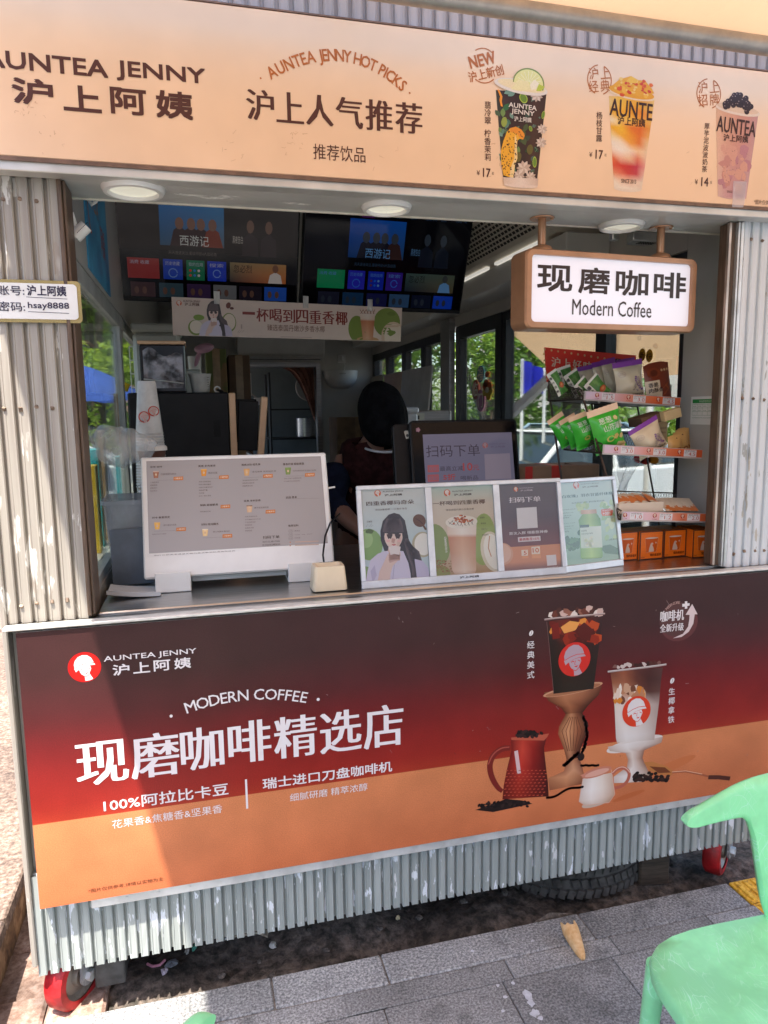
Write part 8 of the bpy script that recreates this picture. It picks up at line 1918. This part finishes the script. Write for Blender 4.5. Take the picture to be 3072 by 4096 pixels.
tree('low bushy tree farthest back behind the right windows', 5.2, 21.0, 5, 3.2, 5000, (.08, .18, .03), (.25, .36, .08), .2, seed=5, group=G_, low=.05)
tree('broad tree at the right beyond the white car', 14.5, 14.0, 6.5, 3.0, 5000, (.07, .16, .03), (.22, .32, .06), .25, seed=8, group=G_, low=.2)
G2_ = 'trees beyond the left windows'
tree('bright leafy tree seen through the left glass', -1.7, 13.5, 4.6, 1.9, 6000, (.12, .22, .03), (.36, .46, .09), seed=6, group=G2_, low=.1)
tree('large tree far behind the left glass', -3.2, 19.0, 6.5, 3.0, 5000, (.08, .18, .03), (.25, .36, .07), .2, seed=7, group=G2_, low=.1)
# palm
pm = thing('palm_tree', 'feathery palm seen through the far small windows', 'tree', (2.95, 12.5, -.1)); b = MB(); b.tube([(2.95, 12.5, -.1), (2.98, 12.5, 1.6)], [.14, .1], n=10); b.build('trunk', MATS['bark'], pm); b = MB(); random.seed(12)
for k in range(18):
    a = k*.35*2; el = random.uniform(.2, 1.1); pts = [Vector((2.98, 12.5, 1.6))+Vector((math.cos(a)*s*1.2, math.sin(a)*s*1.2, el*s*1.1-s*s*.9)) for s in [i/8 for i in range(9)]]
    for i in range(1, 9):
        t = (pts[i]-pts[i-1]).normalized(); sd = t.cross(Vector((0, 0, 1))).normalized()
        for sg in (-1, 1): b.add([pts[i-1], pts[i], pts[i]+sd*sg*.28+t*.12-Vector((0, 0, .08)), pts[i-1]+sd*sg*.27+t*.10-Vector((0, 0, .06))], [[0, 1, 2, 3]] if False else [[0, 2, 3]])
b.build('crown', mat('palm_leaf', (.06, .12, .03), .5, rgb2=(.16, .22, .06), lo=.4, hi=.6, scale=3), pm)

# ---- cars
M_cglass = mat('car_glass', (.02, .03, .03), .05, var=.2, scale=3, spec=.8)
def car(lab, loc, rz, paint, L=4.5, W=1.78):
    t = thing('parked_car', lab, 'car', loc, (0, 0, R_(rz)), group='cars parked near the kiosk')
    b = MB(); prof = [(-2.2, .35), (-2.25, .62), (-2.15, .85), (-1.35, .96), (1.05, .98), (1.95, .88), (2.2, .72), (2.22, .42), (2.0, .28), (-2.0, .28)]
    n = len(prof); secs = [(-.89, .94), (-.86, 1.0), (.86, 1.0), (.89, .94)]; vs = []; fs = []
    for y, s in secs: vs += [(x*(.985 if s < 1 else 1), y, .62+(z-.62)*s) for x, z in prof]
    for k in range(3): fs += [[k*n+i, k*n+(i+1) % n, (k+1)*n+(i+1) % n, (k+1)*n+i] for i in range(n)]
    fs += [list(range(n))[::-1], [3*n+i for i in range(n)]]; b.add(vs, fs, False); b.build('body', paint, t, local=True, bev=.05)
    def cab(b, infl, z0, z1):
        lo_ = [(-1.45, .78), (1.15, .78)]; hi_ = [(-.85, .62), (.35, .62)]
        vs = []
        for (pts, z) in ((lo_, z0), (hi_, z1)):
            (xa, w), (xb, _) = pts; vs += [(xa-infl, -w-infl, z), (xb+infl, -w-infl, z), (xb+infl, w+infl, z), (xa-infl, w+infl, z)]
        b.add(vs, [[3, 2, 1, 0], [4, 5, 6, 7], [0, 1, 5, 4], [1, 2, 6, 5], [2, 3, 7, 6], [3, 0, 4, 7]])
    b = MB(); cab(b, 0, .97, 1.40); b.build('windows', M_cglass, t, local=True, bev=.03)
    b = MB(); b.b2((-.88, -.64, 1.395), (.38, .64, 1.43), .02)
    for sy in (-1, 1):
        for xa, xb in ((-1.47, -.86), (-.22, -.22), (1.17, .36)):
            b.tube([(xa, sy*.79, .96), (xb, sy*.63, 1.41)], .035, n=8)
    b.build('roof', paint, t, local=True)
    for x in (-1.4, 1.35):
        for sy in (-1, 1):
            b = MB(); b.lathe([(.20, -.1), (.30, -.1), (.33, -.06), (.33, .06), (.30, .1), (.20, .1)], (x, sy*.80, .32), 28, Matrix.Rotation(math.pi/2, 4, 'X'), cap=False); w = b.build('wheel', M_rub, t, local=True)
            b = MB(); b.lathe([(.01, .07), (.19, .085), (.21, .09), (.21, -.09), (.19, -.085), (.01, -.07)], (x, sy*.80, .32), 20, Matrix.Rotation(math.pi/2, 4, 'X')); b.build('rim', M_alu, w, local=True)
    for sy in (-1, 1):
        b = MB(); b.ell((2.12, sy*.66, .74), (.13, .16, .07)); b.build('headlight', M_whitep, t, local=True); b = MB(); b.ell((-2.16, sy*.70, .80), (.08, .14, .07)); b.build('tail_light', M_red, t, local=True)
        b = MB(); b.box((.85, sy*.93, 1.0), (.16, .14, .10), None, .03); b.build('mirror', paint, t, local=True)
    return t
car('white car parked close outside the right window', (5.0, 8.6, -.1), 12, mat('white_car_paint', (.75, .75, .74), .2, var=.02, coat=.6))
car('pale blue car parked behind the white one', (7.2, 12.4, -.1), 16, mat('blue_car_paint', (.30, .42, .52), .2, var=.02, coat=.6))
car('silver car parked beyond the left windows', (-2.3, 11.6, -.1), 8, mat('silver_car_paint', (.6, .61, .62), .22, var=.02, coat=.6))
# ---- blue banner stand, poles, umbrellas
bb = thing('blue_banner', 'deep blue cloth banner on white poles beyond the right window', 'banner', at(1155, 830, 8)); b = MB(); q = [at(x, y, 8) for x, y in ((1127, 775), (1177, 800), (1177, 850), (1127, 850))]
b.grid(12, 6, lambda u, v: tuple(q[0].lerp(q[1], u).lerp(q[3].lerp(q[2], u), v)+Vector((0, .04*math.sin(u*14), 0)))); b.build('cloth', mat('blue_cloth', (.012, .02, .42), .6, var=.15, scale=3), bb)
for x, y in ((1128, 775), (1176, 795)): p = at(x, y, 8.05); b = MB(); b.cyl((p.x, p.y, -.1), p, .02); b.build('pole', M_whitep, bb)
dp = thing('parasol_strut', 'white diagonal strut of the outdoor parasol beyond the window', 'strut', at(1140, 870, 4.2)); b = MB(); a = at(1092, 905, 4.2); c = at(1182, 820, 4.2); d = (c-a); b.tube([a-d*.4, c+d*.6], .035, n=4); b.build('strut', M_whitep, dp)
par = thing('parasol', 'large beige parasol canopy seen from below through the right window', 'parasol', (4.2, 5, 0)); b = MB(); A0, B0, C0, D0 = at(1083, 700, 5.2), at(1226, 832, 6.6), at(1560, 800, 4.0), at(1500, 560, 2.95)
b.grid(20, 14, lambda u, v: tuple(A0.lerp(D0, u).lerp(B0.lerp(C0, u), v)+Vector((0, 0, .05*math.sin(u*math.pi)*math.sin(v*math.pi))))); b.build('canopy', cloth_trans('parasol_cloth', (.5, .34, .22), (.7, .45, .26), .4), par)
b = MB(); mid = (A0+B0+C0+D0)/4; b.cyl((mid.x+.8, mid.y+.6, -.1), (mid.x+.8, mid.y+.6, mid.z+.1), .03); b.build('pole', M_whitep, par)
um = thing('blue_umbrella', 'blue umbrella seen through the left glass', 'parasol', (-1.35, 9, -.1)); b = MB(); b.grid(24, 8, lambda u, v: (-1.35+.8*v*math.cos(6.283*u), 9+.8*v*math.sin(6.283*u), 2.18-.42*v**1.5+.03*v*math.cos(u*6.283*8))); b.build('canopy', cloth_trans('umbrella_blue', (.06, .14, .55), (.10, .2, .75), .35), um); b = MB(); b.cyl((-1.35, 9, -.1), (-1.35, 9, 2.18), .02); b.build('pole', M_whitep, um)
for i, (x, y, w, d, h, c, lab) in enumerate(((2, 42, 16, 8, 11, (.45, .26, .2), 'red brick apartment block far behind the kiosk'), (24, 38, 14, 8, 14, (.55, .5, .44), 'pale apartment block far behind the right trees'), (-16, 36, 14, 8, 10, (.5, .47, .42), 'pale low building far behind the left trees'), (-26, -4, 8, 30, 12, (.5, .45, .4), 'long pale building across the street left of the camera'), (6, -34, 40, 8, 14, (.42, .4, .38), 'grey office block behind the camera'))):
    t = thing('building', lab, 'building', (x, y, -.1)); b = MB(); b.b2((x-w/2, y-d/2, -.1), (x+w/2, y+d/2, h)); b.build('wall', mat('facade%d' % i, c, .8, var=.1, scale=1), t); b = MB(); b.b2((x-w/2-.2, y-d/2-.2, h), (x+w/2+.2, y+d/2+.2, h+.4)); b.build('roof', M_grey, t)
    s = -1 if y > 0 else 1; horiz = w > d
    for r in range(3):
        for k in range(5):
            b = MB(); z = 1.2+r*3.2; 
            if horiz: xx = x-w/2+w*(k+.5)/5; yy = y+s*d/2; b.b2((xx-.8, yy-.05, z), (xx+.8, yy+.05, z+1.6))
            else: yy = y-d/2+d*(k+.5)/5; xx = x+w/2; b.b2((xx-.05, yy-.8, z), (xx+.05, yy+.8, z+1.6))
            b.build('window', M_cglass, t)
hg = MB(); random.seed(44)
for i in range(9000):
    x = random.uniform(-12, 22); y = 20+random.uniform(-.6, .6); z = random.uniform(-.1, 1.6); s = .14; q = Euler((random.random()*3, random.random()*3, random.random()*6)).to_matrix(); hg.v += [Vector((x, y, z))+q @ Vector(v) for v in ((0, -s, 0), (s*.5, 0, 0), (0, s, 0), (-s*.5, 0, 0))]; k0 = len(hg.v)-4; hg.f.append([k0, k0+1, k0+2, k0+3]); hg.sm.append(False)
o = hg.build('hedge', MATS['leaf(0.08, 0.18, 0.03)']); tag(o, kind='stuff')
